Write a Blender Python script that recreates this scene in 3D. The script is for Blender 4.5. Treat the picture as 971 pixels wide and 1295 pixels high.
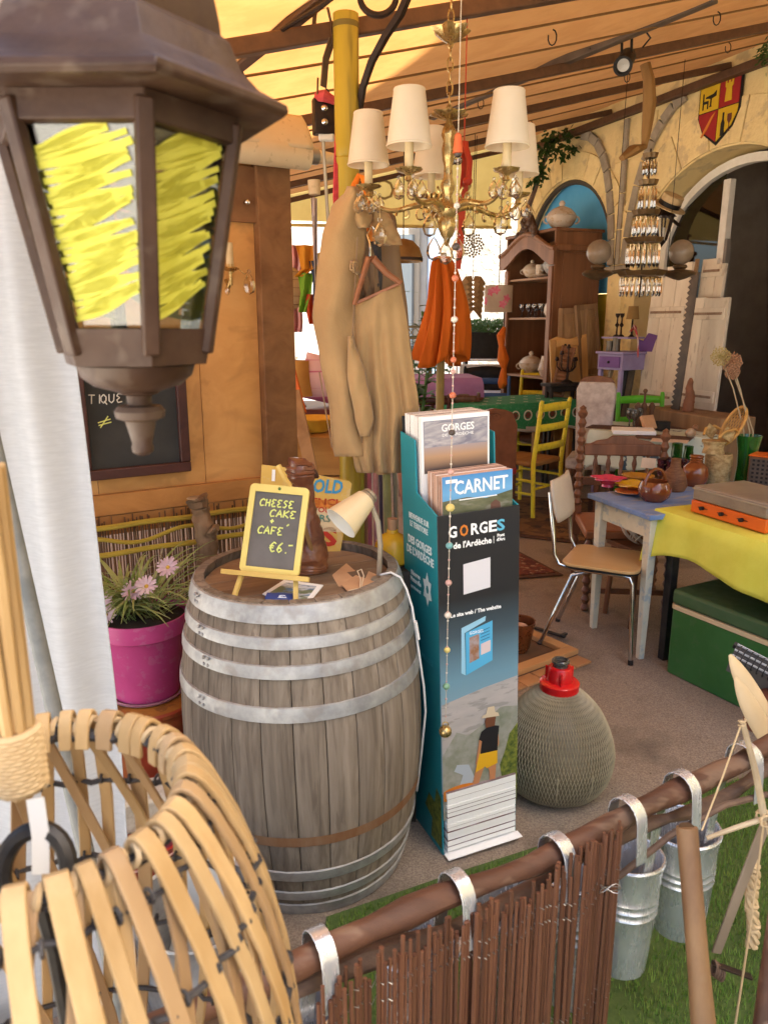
import bpy, math, random
from math import sin, cos, pi, radians, sqrt, atan2
from mathutils import Vector as V, Matrix
for o in list(bpy.data.objects): bpy.data.objects.remove(o)
S = bpy.context.scene; COL = S.collection; R = random.Random(11)
# ---------------------------------------------------------------- camera
PITCH = radians(14); CH = 1.61; FPX = 960.0
cd = bpy.data.cameras.new('camera'); cam = bpy.data.objects.new('camera', cd); COL.objects.link(cam)
cam.location = (0, 0, CH); cam.rotation_euler = (radians(90) - PITCH, 0, 0)
cd.sensor_width = 36; cd.lens = 36 * FPX / 1295; cd.clip_start = .02; cd.clip_end = 1000
cd.dof.use_dof = True; cd.dof.focus_distance = 3.2; cd.dof.aperture_fstop = 9.5
S.camera = cam
# ---------------------------------------------------------------- light
S.view_settings.view_transform = 'Standard'; S.view_settings.look = 'None'; S.view_settings.gamma = 1
S.view_settings.exposure = 3.05
SUN_EL = radians(56); TOSUN = V((.93, -.37, 0)).normalized()
w = bpy.data.worlds.new('World'); S.world = w; w.use_nodes = True
nt = w.node_tree; bg = nt.nodes['Background']; sky = nt.nodes.new('ShaderNodeTexSky')
sky.sky_type = 'NISHITA'; sky.sun_disc = False; sky.sun_elevation = SUN_EL
sky.sun_rotation = atan2(TOSUN.x, TOSUN.y); sky.dust_density = 4.5; sky.ozone_density = .6
nt.links.new(sky.outputs[0], bg.inputs[0]); bg.inputs[1].default_value = .068
sl = bpy.data.lights.new('sun', 'SUN'); sun = bpy.data.objects.new('sun', sl); COL.objects.link(sun)
sl.energy = 5.0; sl.angle = radians(.5); sl.color = (1, .95, .86)
dv = V((TOSUN.x * cos(SUN_EL), TOSUN.y * cos(SUN_EL), sin(SUN_EL)))
sun.rotation_euler = dv.to_track_quat('Z', 'Y').to_euler(); sun.location = dv * 20
S.cycles.max_bounces = 9; S.cycles.diffuse_bounces = 5; S.cycles.transparent_max_bounces = 12
S.cycles.caustics_reflective = False; S.cycles.caustics_refractive = False; S.cycles.sample_clamp_indirect = 6
# ---------------------------------------------------------------- helpers: places
def ray(px, py):
    u = (px - 485.5) / FPX; v = (647.5 - py) / FPX
    return V((u, cos(PITCH) + v * sin(PITCH), -sin(PITCH) + v * cos(PITCH)))
def at(px, py, Y):                     # the point of the place seen there, Y metres ahead
    d = ray(px, py); t = Y / d.y; return V((d.x * t, Y, CH + d.z * t))
def gp(px, py, z=0):                   # the point of the level z seen there
    d = ray(px, py); t = (z - CH) / d.z; return V((d.x * t, d.y * t, z))
W0 = V((2.84, 6.3, 0)); WE = V((-.371, .9286, 0)).normalized(); WN = V((-WE.y, WE.x, 0))
WROT = atan2(-WE.x, WE.y)              # heading of the house wall
def wp(s, p, z): return W0 + WE * s + WN * p + V((0, 0, z))   # along the wall, out from it, up
AWS = .265
def awz(x, y): return 3.6 - AWS * ((V((x, y, 0)) - W0).dot(WN))
# ---------------------------------------------------------------- helpers: objects
XF = {}
def tag(o, label=None, cat=None, group=None, kind=None):
    if label: o['label'] = label
    if cat: o['category'] = cat
    if group: o['group'] = group
    if kind: o['kind'] = kind
    return o
def thing(name, label, cat, loc=(0, 0, 0), rz=0, group=None, tilt=(0, 0)):
    o = bpy.data.objects.new(name, None); COL.objects.link(o); o.empty_display_size = .1
    o.location = loc; o.rotation_euler = (tilt[0], tilt[1], rz)
    XF[o.name] = Matrix.Translation(V(loc)) @ o.rotation_euler.to_matrix().to_4x4()
    return tag(o, label, cat, group)
def kids(o): return [c for c in bpy.data.objects if c.parent == o]
def dup(o, loc=None, rz=None, label=None, parent=None):
    c = o.copy(); COL.objects.link(c)
    if parent: c.parent = parent
    if loc is not None: c.location = loc
    if rz is not None: c.rotation_euler.z = rz
    if label: c['label'] = label
    if o.name in XF: XF[c.name] = Matrix.Translation(c.location) @ c.rotation_euler.to_matrix().to_4x4()
    for k in kids(o): dup(k, parent=c)
    return c
def frame(o, dirn, up=V((0, 0, 1))):
    d = V(dirn).normalized(); x = up.cross(d)
    if x.length < 1e-4: x = V((1, 0, 0)).cross(d)
    x.normalize(); y = d.cross(x)
    m = Matrix((x, y, d)).transposed().to_4x4(); m.translation = V(o); return m
from mathutils import noise
class MB:
    def __init__(s, M=None): s.v = []; s.f = []; s.m = []; s.k = 0; s.M = M
    def add(s, vs, fs):
        b = len(s.v); s.v += [(s.M @ V(p)) if s.M else V(p) for p in vs]
        for f in fs: s.f.append([i + b for i in f]); s.m.append(s.k)
        return s
    def box(s, c, d, M=None, rz=0, taper=1):
        x, y, z = d[0] / 2, d[1] / 2, d[2] / 2; vs = []
        for k, t in ((-1, 1), (1, taper)):
            for i, j in ((-1, -1), (1, -1), (1, 1), (-1, 1)):
                p = V((i * x * t, j * y * t, k * z))
                if rz: p = Matrix.Rotation(rz, 3, 'Z') @ p
                if M: p = M @ p
                vs.append(p + V(c))
        return s.add(vs, [(3, 2, 1, 0), (4, 5, 6, 7), (0, 1, 5, 4), (1, 2, 6, 5), (2, 3, 7, 6), (3, 0, 4, 7)])
    def bar(s, a, b, wd, th, up=(0, 0, 1), w2=None, t2=None):   # square bar from a to b
        a = V(a); b = V(b); m = frame(a, b - a, V(up)); L = (b - a).length
        w2 = wd if w2 is None else w2; t2 = th if t2 is None else t2; vs = []
        for z, ww, tt in ((0, wd, th), (L, w2, t2)):
            for i, j in ((-1, -1), (1, -1), (1, 1), (-1, 1)): vs.append(m @ V((i * ww / 2, j * tt / 2, z)))
        return s.add(vs, [(3, 2, 1, 0), (4, 5, 6, 7), (0, 1, 5, 4), (1, 2, 6, 5), (2, 3, 7, 6), (3, 0, 4, 7)])
    def tube(s, pts, r, n=8, closed=False, flat=1.0, up=None):
        pts = [V(p) for p in pts]; N = len(pts); rs = r if isinstance(r, (list, tuple)) else [r] * N
        vs = []; fs = []; u = None
        for i, p in enumerate(pts):
            a = pts[(i - 1) % N] if (closed or i > 0) else p; b = pts[(i + 1) % N] if (closed or i < N - 1) else p
            d = (b - a)
            d = d.normalized() if d.length > 1e-9 else V((0, 0, 1))
            if up is not None: u = V(up)
            elif u is None: u = V((0, 0, 1)) if abs(d.z) < .9 else V((1, 0, 0))
            x = u - d * u.dot(d)
            if x.length < 1e-6: x = d.orthogonal()
            x.normalize(); y = d.cross(x); u = x
            for k in range(n):
                t = 2 * pi * (k + .5) / n; vs.append(p + (x * cos(t) * flat + y * sin(t)) * rs[i])
        for i in range(N if closed else N - 1):
            j = (i + 1) % N
            for k in range(n): fs.append((i * n + k, i * n + (k + 1) % n, j * n + (k + 1) % n, j * n + k))
        if not closed: fs += [tuple(range(n - 1, -1, -1)), tuple(range((N - 1) * n, N * n))]
        return s.add(vs, fs)
    def cyl(s, a, b, r, r2=None, n=12): return s.tube([a, b], [r, r if r2 is None else r2], n)
    def lathe(s, prof, c=(0, 0, 0), n=24, M=None, a0=0, a1=2 * pi, f=None):
        vs = []; fs = []; full = abs(a1 - a0 - 2 * pi) < 1e-6; m = n if full else n + 1; c = V(c)
        for r, z in prof:
            for k in range(m):
                t = a0 + (a1 - a0) * k / n; rr = r * (f(t, z) if f else 1)
                p = V((rr * cos(t), rr * sin(t), z)); vs.append(((M @ p) if M else p) + c)
        for i in range(len(prof) - 1):
            for k in range(n):
                j = (k + 1) % m; fs.append((i * m + k, i * m + j, (i + 1) * m + j, (i + 1) * m + k))
        return s.add(vs, fs)
    def rough(s, a, f, b=0):
        s.v[b:] = [p + noise.noise_vector(p * f) * a + noise.noise_vector(p * f * 3.1) * a * .4 for p in s.v[b:]]; return s
    def ball(s, c, r, n=12, sc=(1, 1, 1)):
        h = max(4, n // 2); M = Matrix.Diagonal((sc[0], sc[1], sc[2], 1))
        return s.lathe([(r * max(sin(pi * i / h), .002), -r * cos(pi * i / h)) for i in range(h + 1)], c, n, M)
    def prism(s, poly, M, d):          # polygon in the xy of M, pushed d along its z
        n = len(poly); vs = [M @ V((x, y, 0)) for x, y in poly] + [M @ V((x, y, d)) for x, y in poly]
        return s.add(vs, [tuple(range(n - 1, -1, -1)), tuple(range(n, 2 * n))] + [(i, (i + 1) % n, n + (i + 1) % n, n + i) for i in range(n)])
    def grid(s, fn, nu, nv, cu=False):
        vs = [fn(i / nu, j / nv) for j in range(nv + 1) for i in range(nu + (0 if cu else 1))]; m = nu + (0 if cu else 1)
        return s.add(vs, [(j * m + i, j * m + (i + 1) % m, (j + 1) * m + (i + 1) % m, (j + 1) * m + i) for j in range(nv) for i in range(nu)])
    def build(s, name, mat, parent=None, world=False, smooth=True, bev=0, thick=0, loc=None, off=-1):
        me = bpy.data.meshes.new(name); vs = s.v
        if loc is not None: vs = [p - V(loc) for p in vs]
        if world and parent is not None:
            q = parent
            while q.parent: q = q.parent
            I = XF[q.name].inverted(); vs = [I @ p for p in vs]
        me.from_pydata([tuple(p) for p in vs], [], s.f)
        for m_ in (mat if isinstance(mat, (list, tuple)) else [mat]): me.materials.append(m_)
        if any(s.m): me.polygons.foreach_set('material_index', s.m)
        if smooth:
            me.polygons.foreach_set('use_smooth', [True] * len(s.f)); me.set_sharp_from_angle(angle=radians(40))
        o = bpy.data.objects.new(name, me); COL.objects.link(o)
        if parent: o.parent = parent
        if loc is not None: o.location = loc
        if thick:
            q = o.modifiers.new('t', 'SOLIDIFY'); q.thickness = thick; q.offset = off
        if bev:
            q = o.modifiers.new('b', 'BEVEL'); q.width = bev; q.segments = 2; q.limit_method = 'ANGLE'; q.angle_limit = radians(50)
        return o
def outline(name, polys, depth, mat, parent=None, M=None):     # filled outline with holes, real depth
    cu = bpy.data.curves.new('o', 'CURVE'); cu.dimensions = '2D'; cu.fill_mode = 'BOTH'; cu.extrude = depth / 2
    for pl in polys:
        sp = cu.splines.new('POLY'); sp.points.add(len(pl) - 1); sp.use_cyclic_u = True
        for q, (x, y) in zip(sp.points, pl): q.co = (x, y, 0, 1)
    t = bpy.data.objects.new('o', cu); COL.objects.link(t); bpy.context.view_layer.update()
    me = bpy.data.meshes.new_from_object(t.evaluated_get(bpy.context.evaluated_depsgraph_get()))
    bpy.data.objects.remove(t); bpy.data.curves.remove(cu)
    if M:
        me.transform(M)
    me.materials.clear(); me.materials.append(mat); me.name = name
    o = bpy.data.objects.new(name, me); COL.objects.link(o)
    if parent: o.parent = parent
    return o
def text(body, size, M, mat, parent=None, name='lettering', align='CENTER', shear=0, ext=.0004, offs=0, sx=1, space=1, wd=None):
    cu = bpy.data.curves.new('t', 'FONT'); cu.body = body; cu.size = size; cu.align_x = align; cu.align_y = 'CENTER'
    cu.extrude = ext; cu.shear = shear; cu.offset = offs; cu.space_character = space; cu.resolution_u = 2
    t = bpy.data.objects.new('t', cu); COL.objects.link(t); bpy.context.view_layer.update()
    me = bpy.data.meshes.new_from_object(t.evaluated_get(bpy.context.evaluated_depsgraph_get()))
    bpy.data.objects.remove(t); bpy.data.curves.remove(cu)
    if wd:
        xs = [v.co.x for v in me.vertices]; sx = wd / (max(xs) - min(xs))
    me.transform(M @ Matrix.Diagonal((sx, 1, 1, 1))); me.materials.clear(); me.materials.append(mat); me.name = name
    o = bpy.data.objects.new(name, me); COL.objects.link(o)
    if parent: o.parent = parent
    return o
def plane(o, x, up):                    # frame with x to the right, y up, z towards the viewer
    x = V(x).normalized(); up = V(up); y = (up - x * up.dot(x)).normalized(); z = x.cross(y)
    m = Matrix((x, y, z)).transposed().to_4x4(); m.translation = V(o); return m
# ---------------------------------------------------------------- helpers: materials
def hx(h, k=1.0):
    h = h.lstrip('#'); c = [int(h[i:i + 2], 16) / 255 for i in (0, 2, 4)]
    return tuple(((x / 12.92) if x <= .04045 else ((x + .055) / 1.055) ** 2.4) * k for x in c) + (1,)
def col(c): return hx(c) if isinstance(c, str) else tuple(c) + ((1,) if len(c) == 3 else ())
def mat(name, c, c2=None, r=.6, m=0, ns=6, st=(1, 1, 1), det=4, lo=.35, hi=.65, bump=0, bs=30, bst=None, c3=None, s3=40, f3=.4,
        lo3=.55, hi3=.62, spec=.3, trans=0, em=None, ems=0, coat=0, sheen=0, var=0, rr=0, dist=0, sss=0, tl=0):
    M = bpy.data.materials.new(name); M.use_nodes = True; N = M.node_tree.nodes; L = M.node_tree.links; b = N['Principled BSDF']
    tc = N.new('ShaderNodeTexCoord'); oi = N.new('ShaderNodeObjectInfo')
    ad = N.new('ShaderNodeVectorMath'); ad.operation = 'MULTIPLY_ADD'; L.new(oi.outputs['Random'], ad.inputs[0]); ad.inputs[1].default_value = (7, 11, 13)
    L.new(tc.outputs['Object'], ad.inputs[2])
    def noise(scale, stretch, d=4):
        mp = N.new('ShaderNodeMapping'); mp.inputs['Scale'].default_value = stretch; L.new(ad.outputs[0], mp.inputs[0])
        n = N.new('ShaderNodeTexNoise'); n.inputs['Scale'].default_value = scale; n.inputs['Detail'].default_value = d; n.inputs['Roughness'].default_value = .62
        n.inputs['Distortion'].default_value = dist
        L.new(mp.outputs[0], n.inputs['Vector']); return n.outputs['Fac']
    def ramp(src, a, z):
        q = N.new('ShaderNodeMapRange'); q.inputs[1].default_value = a; q.inputs[2].default_value = z; L.new(src, q.inputs[0]); return q.outputs[0]
    def mix(f, A, B):
        q = N.new('ShaderNodeMix'); q.data_type = 'RGBA'
        if isinstance(f, float): q.inputs[0].default_value = f
        else: L.new(f, q.inputs[0])
        for i, x in ((6, A), (7, B)):
            if isinstance(x, tuple): q.inputs[i].default_value = x
            else: L.new(x, q.inputs[i])
        return q.outputs[2]
    out = col(c); n1 = None
    if c2 is not None:
        n1 = noise(ns, st, det); out = mix(ramp(n1, lo, hi), out, col(c2))
    if c3 is not None:
        q = N.new('ShaderNodeMath'); q.operation = 'MULTIPLY'; q.inputs[1].default_value = f3; L.new(ramp(noise(s3, st, 3), lo3, hi3), q.inputs[0])
        out = mix(q.outputs[0], out, col(c3))
    if var:
        h = N.new('ShaderNodeHueSaturation'); q = N.new('ShaderNodeMapRange'); L.new(oi.outputs['Random'], q.inputs[0])
        q.inputs[3].default_value = 1 - var; q.inputs[4].default_value = 1 + var; L.new(q.outputs[0], h.inputs['Value'])
        if isinstance(out, tuple): h.inputs['Color'].default_value = out
        else: L.new(out, h.inputs['Color'])
        out = h.outputs[0]
    if isinstance(out, tuple): b.inputs['Base Color'].default_value = out
    else: L.new(out, b.inputs['Base Color'])
    b.inputs['Roughness'].default_value = r; b.inputs['Metallic'].default_value = m; b.inputs['Specular IOR Level'].default_value = spec
    if rr:
        q = N.new('ShaderNodeMapRange'); L.new(noise(ns * 2.3, st), q.inputs[0]); q.inputs[1].default_value = .3; q.inputs[2].default_value = .7
        q.inputs[3].default_value = max(r - rr, .02); q.inputs[4].default_value = min(r + rr, 1); L.new(q.outputs[0], b.inputs['Roughness'])
    if trans: b.inputs['Transmission Weight'].default_value = trans
    if coat: b.inputs['Coat Weight'].default_value = coat; b.inputs['Coat Roughness'].default_value = .08
    if sheen: b.inputs['Sheen Weight'].default_value = sheen
    if em: b.inputs['Emission Color'].default_value = col(em); b.inputs['Emission Strength'].default_value = ems
    if bump:
        q = N.new('ShaderNodeBump'); q.inputs['Strength'].default_value = 1; q.inputs['Distance'].default_value = bump
        L.new(noise(bs, bst or st, 5), q.inputs['Height']); L.new(q.outputs[0], b.inputs['Normal'])
    if tl:                               # thin cloth: part of the light comes through
        t = N.new('ShaderNodeBsdfTranslucent'); mx = N.new('ShaderNodeMixShader'); mx.inputs[0].default_value = tl
        if isinstance(out, tuple): t.inputs[0].default_value = out
        else: L.new(out, t.inputs[0])
        L.new(b.outputs[0], mx.inputs[1]); L.new(t.outputs[0], mx.inputs[2]); L.new(mx.outputs[0], N['Material Output'].inputs[0])
    return M
def glass(name, tint=(1, 1, 1), f=.12, r=.03, alpha=.85):      # thin pane: see-through with a sheen
    M = bpy.data.materials.new(name); M.use_nodes = True; N = M.node_tree.nodes; L = M.node_tree.links; N.remove(N['Principled BSDF'])
    a = N.new('ShaderNodeBsdfTransparent'); a.inputs[0].default_value = tuple(tint) + (1,)
    g = N.new('ShaderNodeBsdfGlossy'); g.inputs['Roughness'].default_value = r
    fr = N.new('ShaderNodeLayerWeight'); fr.inputs['Blend'].default_value = f
    ad = N.new('ShaderNodeMath'); ad.operation = 'ADD'; ad.use_clamp = True; ad.inputs[1].default_value = .06; L.new(fr.outputs['Fresnel'], ad.inputs[0])
    mx = N.new('ShaderNodeMixShader'); L.new(ad.outputs[0], mx.inputs[0]); L.new(a.outputs[0], mx.inputs[1]); L.new(g.outputs[0], mx.inputs[2])
    L.new(mx.outputs[0], N['Material Output'].inputs[0]); return M
def wood(name, c, c2, axis='z', r=.6, ns=5, bump=.0012, var=.12, **k):
    q = {'x': (.08, 1, 1), 'y': (1, .08, 1), 'z': (1, 1, .08)}[axis]
    a = dict(st=q, lo=.38, hi=.62, det=6, bs=26, dist=.6); a.update(k)
    return mat(name, c, c2, r=r, ns=ns * 3, bump=bump, var=var, **a)
IRON = mat('dark iron', '#2a2320', '#3a2c24', r=.55, m=.6, ns=30, bump=.0006, bs=90)
BLACK = mat('black', '#161514', '#232120', r=.55, ns=20)
WHITE = mat('white print', '#f2f2f0', r=.6)
GLASS = glass('clear glass')
BRASS = mat('old brass', (.56, .40, .17), (.30, .19, .07), r=.30, m=.85, ns=28, bump=.0006, bs=80, rr=.1)
CHROME = mat('chrome', '#d8d8d8', '#b9b7b4', r=.12, m=1, ns=20)
# ================================================================ the setting
ASPH = mat('terrace asphalt', (.20, .155, .12), (.35, .28, .215), r=.9, ns=170, det=3, lo=.36, hi=.66, bump=.004, bs=230, c3=(.06, .045, .035), s3=2.6, f3=.6, lo3=.5, hi3=.75)
b = MB()
ys_ = [-150, -20, 0, 3.5, 5, 7, 9, 12.5, 13, 40, 150]; xs_ = [-150, -20, -5, 0, 5, 20, 150]
b.grid(lambda u, v: V((xs_[round(u * 6)], ys_[round(v * 10)], max(0, min(.022 * (ys_[round(v * 10)] - 3.5), .2)))), 6, 10)
tag(b.build('ground', ASPH), kind='structure')
b = MB(); rq = random.Random(21)
for k in range(700):
    x, y = -.9 + 3.2 * rq.random(), 1.5 + 3.2 * rq.random(); r_ = .002 + .005 * rq.random() ** 3; n = len(b.v); a = rq.random() * 6
    b.add([(x + r_ * cos(a), y + r_ * sin(a), .001), (x + r_ * cos(a + 2.1), y + r_ * sin(a + 2.1), .001), (x + r_ * cos(a + 4.2), y + r_ * sin(a + 4.2), .001), (x, y, r_ * .9)], [(0, 1, 3), (1, 2, 3), (2, 0, 3), (2, 1, 0)])
tag(b.build('grit', mat('pale grit', (.34, .29, .23), (.12, .09, .06), r=.9, ns=90), smooth=False), 'loose grit and crumbs scattered on the terrace floor', 'grit', kind='stuff')
PAVE = mat('pale bounce paving', (.55, .52, .46), (.45, .42, .37), r=.9, ns=6, det=6, bump=.003, bs=40)  # street surface made pale to bounce sunlight into the terrace
b = MB(); b.add([wp(-60, 5.95, .004), wp(5.5, 5.95, .004), wp(5.5, 45, .004), wp(-60, 45, .004)], [(0, 3, 2, 1)])
tag(b.build('street', PAVE), kind='structure')
PLAS = mat('ochre plaster', (.82, .66, .33), (.72, .56, .26), r=.85, ns=3, det=7, bump=.006, bs=40, c3=(.46, .35, .20), s3=4, f3=.6)
STONE = mat('warm stone', (.84, .68, .34), (.74, .58, .28), r=.85, ns=9, det=6, bump=.006, bs=40, var=.09, c3=(.5, .38, .22), s3=7, f3=.6)
GREYST = mat('grey painted stone', (.38, .33, .25), (.28, .24, .18), r=.9, ns=12, det=6, bump=.002, bs=60, var=.08)
WALLM = plane(wp(0, 0, 0), -WE, (0, 0, 1))     # local x runs towards the camera, y up, z out of the wall
def arc(c, hw, z0, zt, n=20, pw=1.0, a0=0, a1=pi): return [(c + hw * cos(a0 + (a1 - a0) * i / n), z0 + (zt - z0) * abs(sin(a0 + (a1 - a0) * i / n)) ** pw) for i in range(n + 1)]
house = thing('stone_house', 'ochre stone house wall with arched openings beside the terrace', 'house', wp(0, 0, 0))
def hw(o): o.matrix_parent_inverse = Matrix.Translation(-V(house.location)); return o
DC, DH, DS, DT = -.3, .97, 2.18, 2.97          # door arch: centre, half width, spring, top (local x = -s)
BC, BH, BS, BT = -2.44, .79, 2.15, 3.06
outer = [(-3.42, 0), (7.69, 0), (7.69, 8.6), (-3.42, 8.6)]
door_hole = [(DC + DH, .001)] + arc(DC, DH, DS, DT, 28) + [(DC - DH, .001)]
blue_hole = [(BC + BH, .001)] + arc(BC, BH, BS, BT, 24, .92) + [(BC - BH, .001)]
far2 = [(3.2, .8), (4.6, .8), (4.6, 2.5), (3.2, 2.5)]
o = outline('wall', [outer, door_hole, blue_hole, far2], .35, PLAS, house, WALLM @ Matrix.Translation((0, 0, -.175))); hw(o)
o = MB(WALLM).box((2.14, 8.75, -.1), (11.1, .2, 1.3)).build('eave', wood('eave wood', (.2, .12, .06), (.1, .06, .03)), house); hw(o)
o = MB(WALLM).box((12.4, 6.5, -2.2), (9.4, 13, 3.6)).build('unseen_shade_block', PLAS, house); hw(o)  # unseen block added to keep direct sun off the lantern and curtain
o = MB(WALLM).box((-3.3, 4.3, -3.4), (.24, 8.6, 6.1)).build('side_wall', PLAS, house); hw(o)
# voussoirs round both arches, each stone proud of the plaster
def voussoir(poly, k): 
    h = hw(MB(WALLM).prism(poly, Matrix.Translation((0, 0, .002)), .014 + .006 * R.random()).build('stone', STONE, house, bev=.004)); return h
def ringstones(C, HW, S0, T, th, n, a0, a1, pw=1.0, g=.006):
    for i in range(n):
        t0 = a0 + (a1 - a0) * i / n; t1 = a0 + (a1 - a0) * (i + 1) / n; q0 = arc(C, HW, S0, T, 4, pw, t0, t1); q1 = arc(C, HW + th, S0, T + th, 4, pw, t0, t1)
        def sh(p, q): return p
        poly = q0 + q1[::-1]
        cx = sum(p[0] for p in poly) / len(poly); cy = sum(p[1] for p in poly) / len(poly)
        poly = [(cx + (x - cx) * .965, cy + (y - cy) * .965) for x, y in poly]
        voussoir(poly, i)
ringstones(DC, DH + .01, DS, DT + .01, .34, 9, .12, pi - .1)
ringstones(BC, BH + .015, BS, BT + .015, .25, 13, .05, pi - .05, .92)
# coursed blocks of the wall, the joints cut shallow
for r_ in range(9):
    z = .2 + r_ * .36; x = -3.3 + (r_ % 2) * .22
    while x < 3.1:
        wd = .5 + .16 * R.random(); xc, zc = x + wd / 2, z + .18
        def inside(px, pz, C, HW, S0, T, th): return abs(px - C) < HW + th + .02 and (pz < S0 or ((px - C) / (HW + th + .02)) ** 2 + ((pz - S0) / (T - S0 + th + .02)) ** 2 < 1)
        hit = any(inside(px, pz, *a) for px in (x, xc, x + wd) for pz in (z, z + .36) for a in ((DC, DH, DS, DT, .34), (BC, BH, BS, BT, .25)))
        if not hit and zc < 3.5:
            hw(MB(WALLM).box((xc, zc, .004), (wd - .012, .348, .012 + .004 * R.random())).build('stone', STONE, house, bev=.004))
        x += wd
# painted grey vault ribs that spring between the two arches
def rib(pts, wd, name='rib_stone'):
    for i in range(len(pts) - 1):
        a, c = V(pts[i] + (.024,)), V(pts[i + 1] + (.024,)); d = (c - a).normalized() * .006
        hw(MB(WALLM).bar(a + d, c - d, wd, .03, up=(0, 0, 1)).build('rib_stone', GREYST, house, bev=.003))
for pts, wd in (([(-1.52 - .0 * t, 2.15 + t * 1.3) for t in [0, .25, .5, .75, 1]], .05),
                ([(-1.43 + .10 * t + .55 * t * t, 2.15 + 1.32 * sin(t * 1.45)) for t in [i / 8 for i in range(9)]], .085),
                ([(-1.62 - .10 * t - .50 * t ** 2.2, 2.15 + 1.3 * sin(t * 1.5)) for t in [i / 8 for i in range(9)]], .085)):
    rib(pts, wd)
hw(MB(WALLM).box((-1.52, 2.12, .03), (.3, .045, .07)).build('capital', GREYST, house, bev=.008))
hw(MB(WALLM).box((-1.52, 1.05, .02), (.22, 2.08, .045)).build('pilaster', STONE, house, bev=.004))
BLUEP = mat('blue painted panel', (.08, .36, .68), (.10, .40, .72), r=.75, ns=7, bump=.001, bs=30)
YELP = mat('yellow painted panel', (.62, .50, .05), (.5, .4, .04), r=.7, ns=7)
hw(outline('painted_panel', [[(BC + BH - .01, 1.9)] + arc(BC, BH - .01, BS, BT - .01, 24, .92) + [(BC - BH + .01, 1.9)]], .02, BLUEP, house, WALLM @ Matrix.Translation((0, 0, -.10))))
hw(outline('painted_panel', [[(BC + BH - .01, 0.01), (BC + BH - .01, 1.895), (BC - BH + .01, 1.895), (BC - BH + .01, .01)]], .02, YELP, house, WALLM @ Matrix.Translation((0, 0, -.10))))
DKF = mat('dark arch frame', (.06, .05, .04), r=.6)
fr = [V((x, y, -.03)) for x, y in [(BC + BH - .02, .02)] + arc(BC, BH - .02, BS, BT - .02, 28, .92) + [(BC - BH + .02, .02)]]
hw(MB(WALLM).tube(fr, .03, 6).build('arch_frame', DKF, house))
# the door: white frame, dark room beyond
DWH = mat('white door paint', (.82, .79, .72), (.74, .70, .62), r=.5, ns=14, var=.05)
door = thing('arched_door', 'white framed arched glass door into the dark shop', 'door', wp(.3, -.3, 0))
P = WALLM @ Matrix.Translation((0, 0, -.27))
def dw(o): o.matrix_parent_inverse = Matrix.Translation(-V(door.location)); return o
fr = [(DC + DH - .03, .02)] + arc(DC, DH - .03, DS, DT - .03, 28) + [(DC - DH + .03, .02)]
inr = [(DC + DH - .1, .1)] + arc(DC, DH - .1, DS, DT - .1, 28) + [(DC - DH + .1, .1)]
dw(outline('door_frame', [fr, inr], .07, DWH, door, P))
dw(MB(P).box((-.50, 1.44, .0), (.075, 2.68, .066)).build('mullion', DWH, door, bev=.006))
dw(MB(P).box((-.445, 1.2, .008), (.03, 2.2, .05)).build('door_stile', mat('grey door edge', (.2, .18, .16), r=.5), door))
dw(outline('pane', [[(-1.17, .12), (-.54, .12), (-.54, 2.83), (-.7, 2.78), (-1.0, 2.6), (-1.13, 2.38), (-1.17, 2.2)]], .006, glass('door glass', (.45, .42, .38), .3), door, P))
dw(MB(P).bar((-.72, 1.0, .06), (-.6, 1.0, .06), .018, .018).build('handle', BRASS, door))
ROOM = mat('dark room wall', (.42, .35, .29), (.34, .28, .23), r=.9, ns=4)
o = MB(WALLM).box((1.0, 1.6, -2.2), (5.0, 3.4, .1)).box((1.0, 3.35, -1.3), (5.0, .1, 1.9)).box((3.55, 1.6, -1.3), (.1, 3.4, 1.9)).box((-1.55, 1.6, -1.3), (.1, 3.4, 1.9)).box((1, .0, -1.3), (5, .02, 1.9)).build('room', ROOM, house); hw(o)
PF = mat('pale old print', (.60, .54, .45), (.45, .40, .33), r=.6, ns=12)
PFR = wood('print frame', (.16, .11, .06), (.09, .06, .03))
for (x, z, ww, hh), lab in zip(((.12, 1.93, .46, .62), (.0, 1.15, .5, .34)), ('tall framed print hanging inside the dark shop', 'low framed print hanging under the tall one inside the shop')):
    pl = wp(-x, -2.13, z); f = thing('picture_frame', lab, 'picture', pl)
    q = plane(pl, -WE, (0, 0, 1))
    MB(q).box((0, 0, 0), (ww, hh, .03)).build('frame', PFR, f, world=True, bev=.004)
    MB(q).box((0, 0, .012), (ww - .1, hh - .1, .02)).build('print', PF, f, world=True)
# ---------------------------------------------------------------- awning
AWN = mat('orange awning canvas', (.70, .335, .105), (.64, .29, .085), r=.85, ns=6, det=6, bump=.0015, bs=60, tl=.21, lo=.42, hi=.6)
aw = thing('awning', 'orange canvas awning on dark rafters over the terrace', 'awning', wp(-2, 5.2, awz(*wp(-2, 5.2, 0).xy)))
def apt(s, p, dz=0):
    q = wp(s, p, 0); return V((q.x, q.y, 3.6 - AWS * p + dz))
RAF = [-3.6, -2.35, -.98, .33, 1.78, 3.3]
def sag(s):
    for a, c in zip(RAF, RAF[1:]):
        if a <= s <= c: return -.035 * sin(pi * (s - a) / (c - a)) ** 1
    return 0
MB().grid(lambda u, v: apt(-3.64 + 7.04 * u, 5.75 * v, .03 + sag(-3.64 + 7.04 * u) * sin(pi * v)), 70, 24).build('canvas', AWN, aw, world=True)
RUST = mat('brown rafter paint', (.085, .042, .022), (.12, .06, .03), r=.55, ns=20, var=.1)
for s in RAF: MB().bar(apt(s, .02, -.035), apt(s, 5.7, -.035), .045, .048).build('rafter', RUST, aw, world=True, bev=.006)
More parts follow.
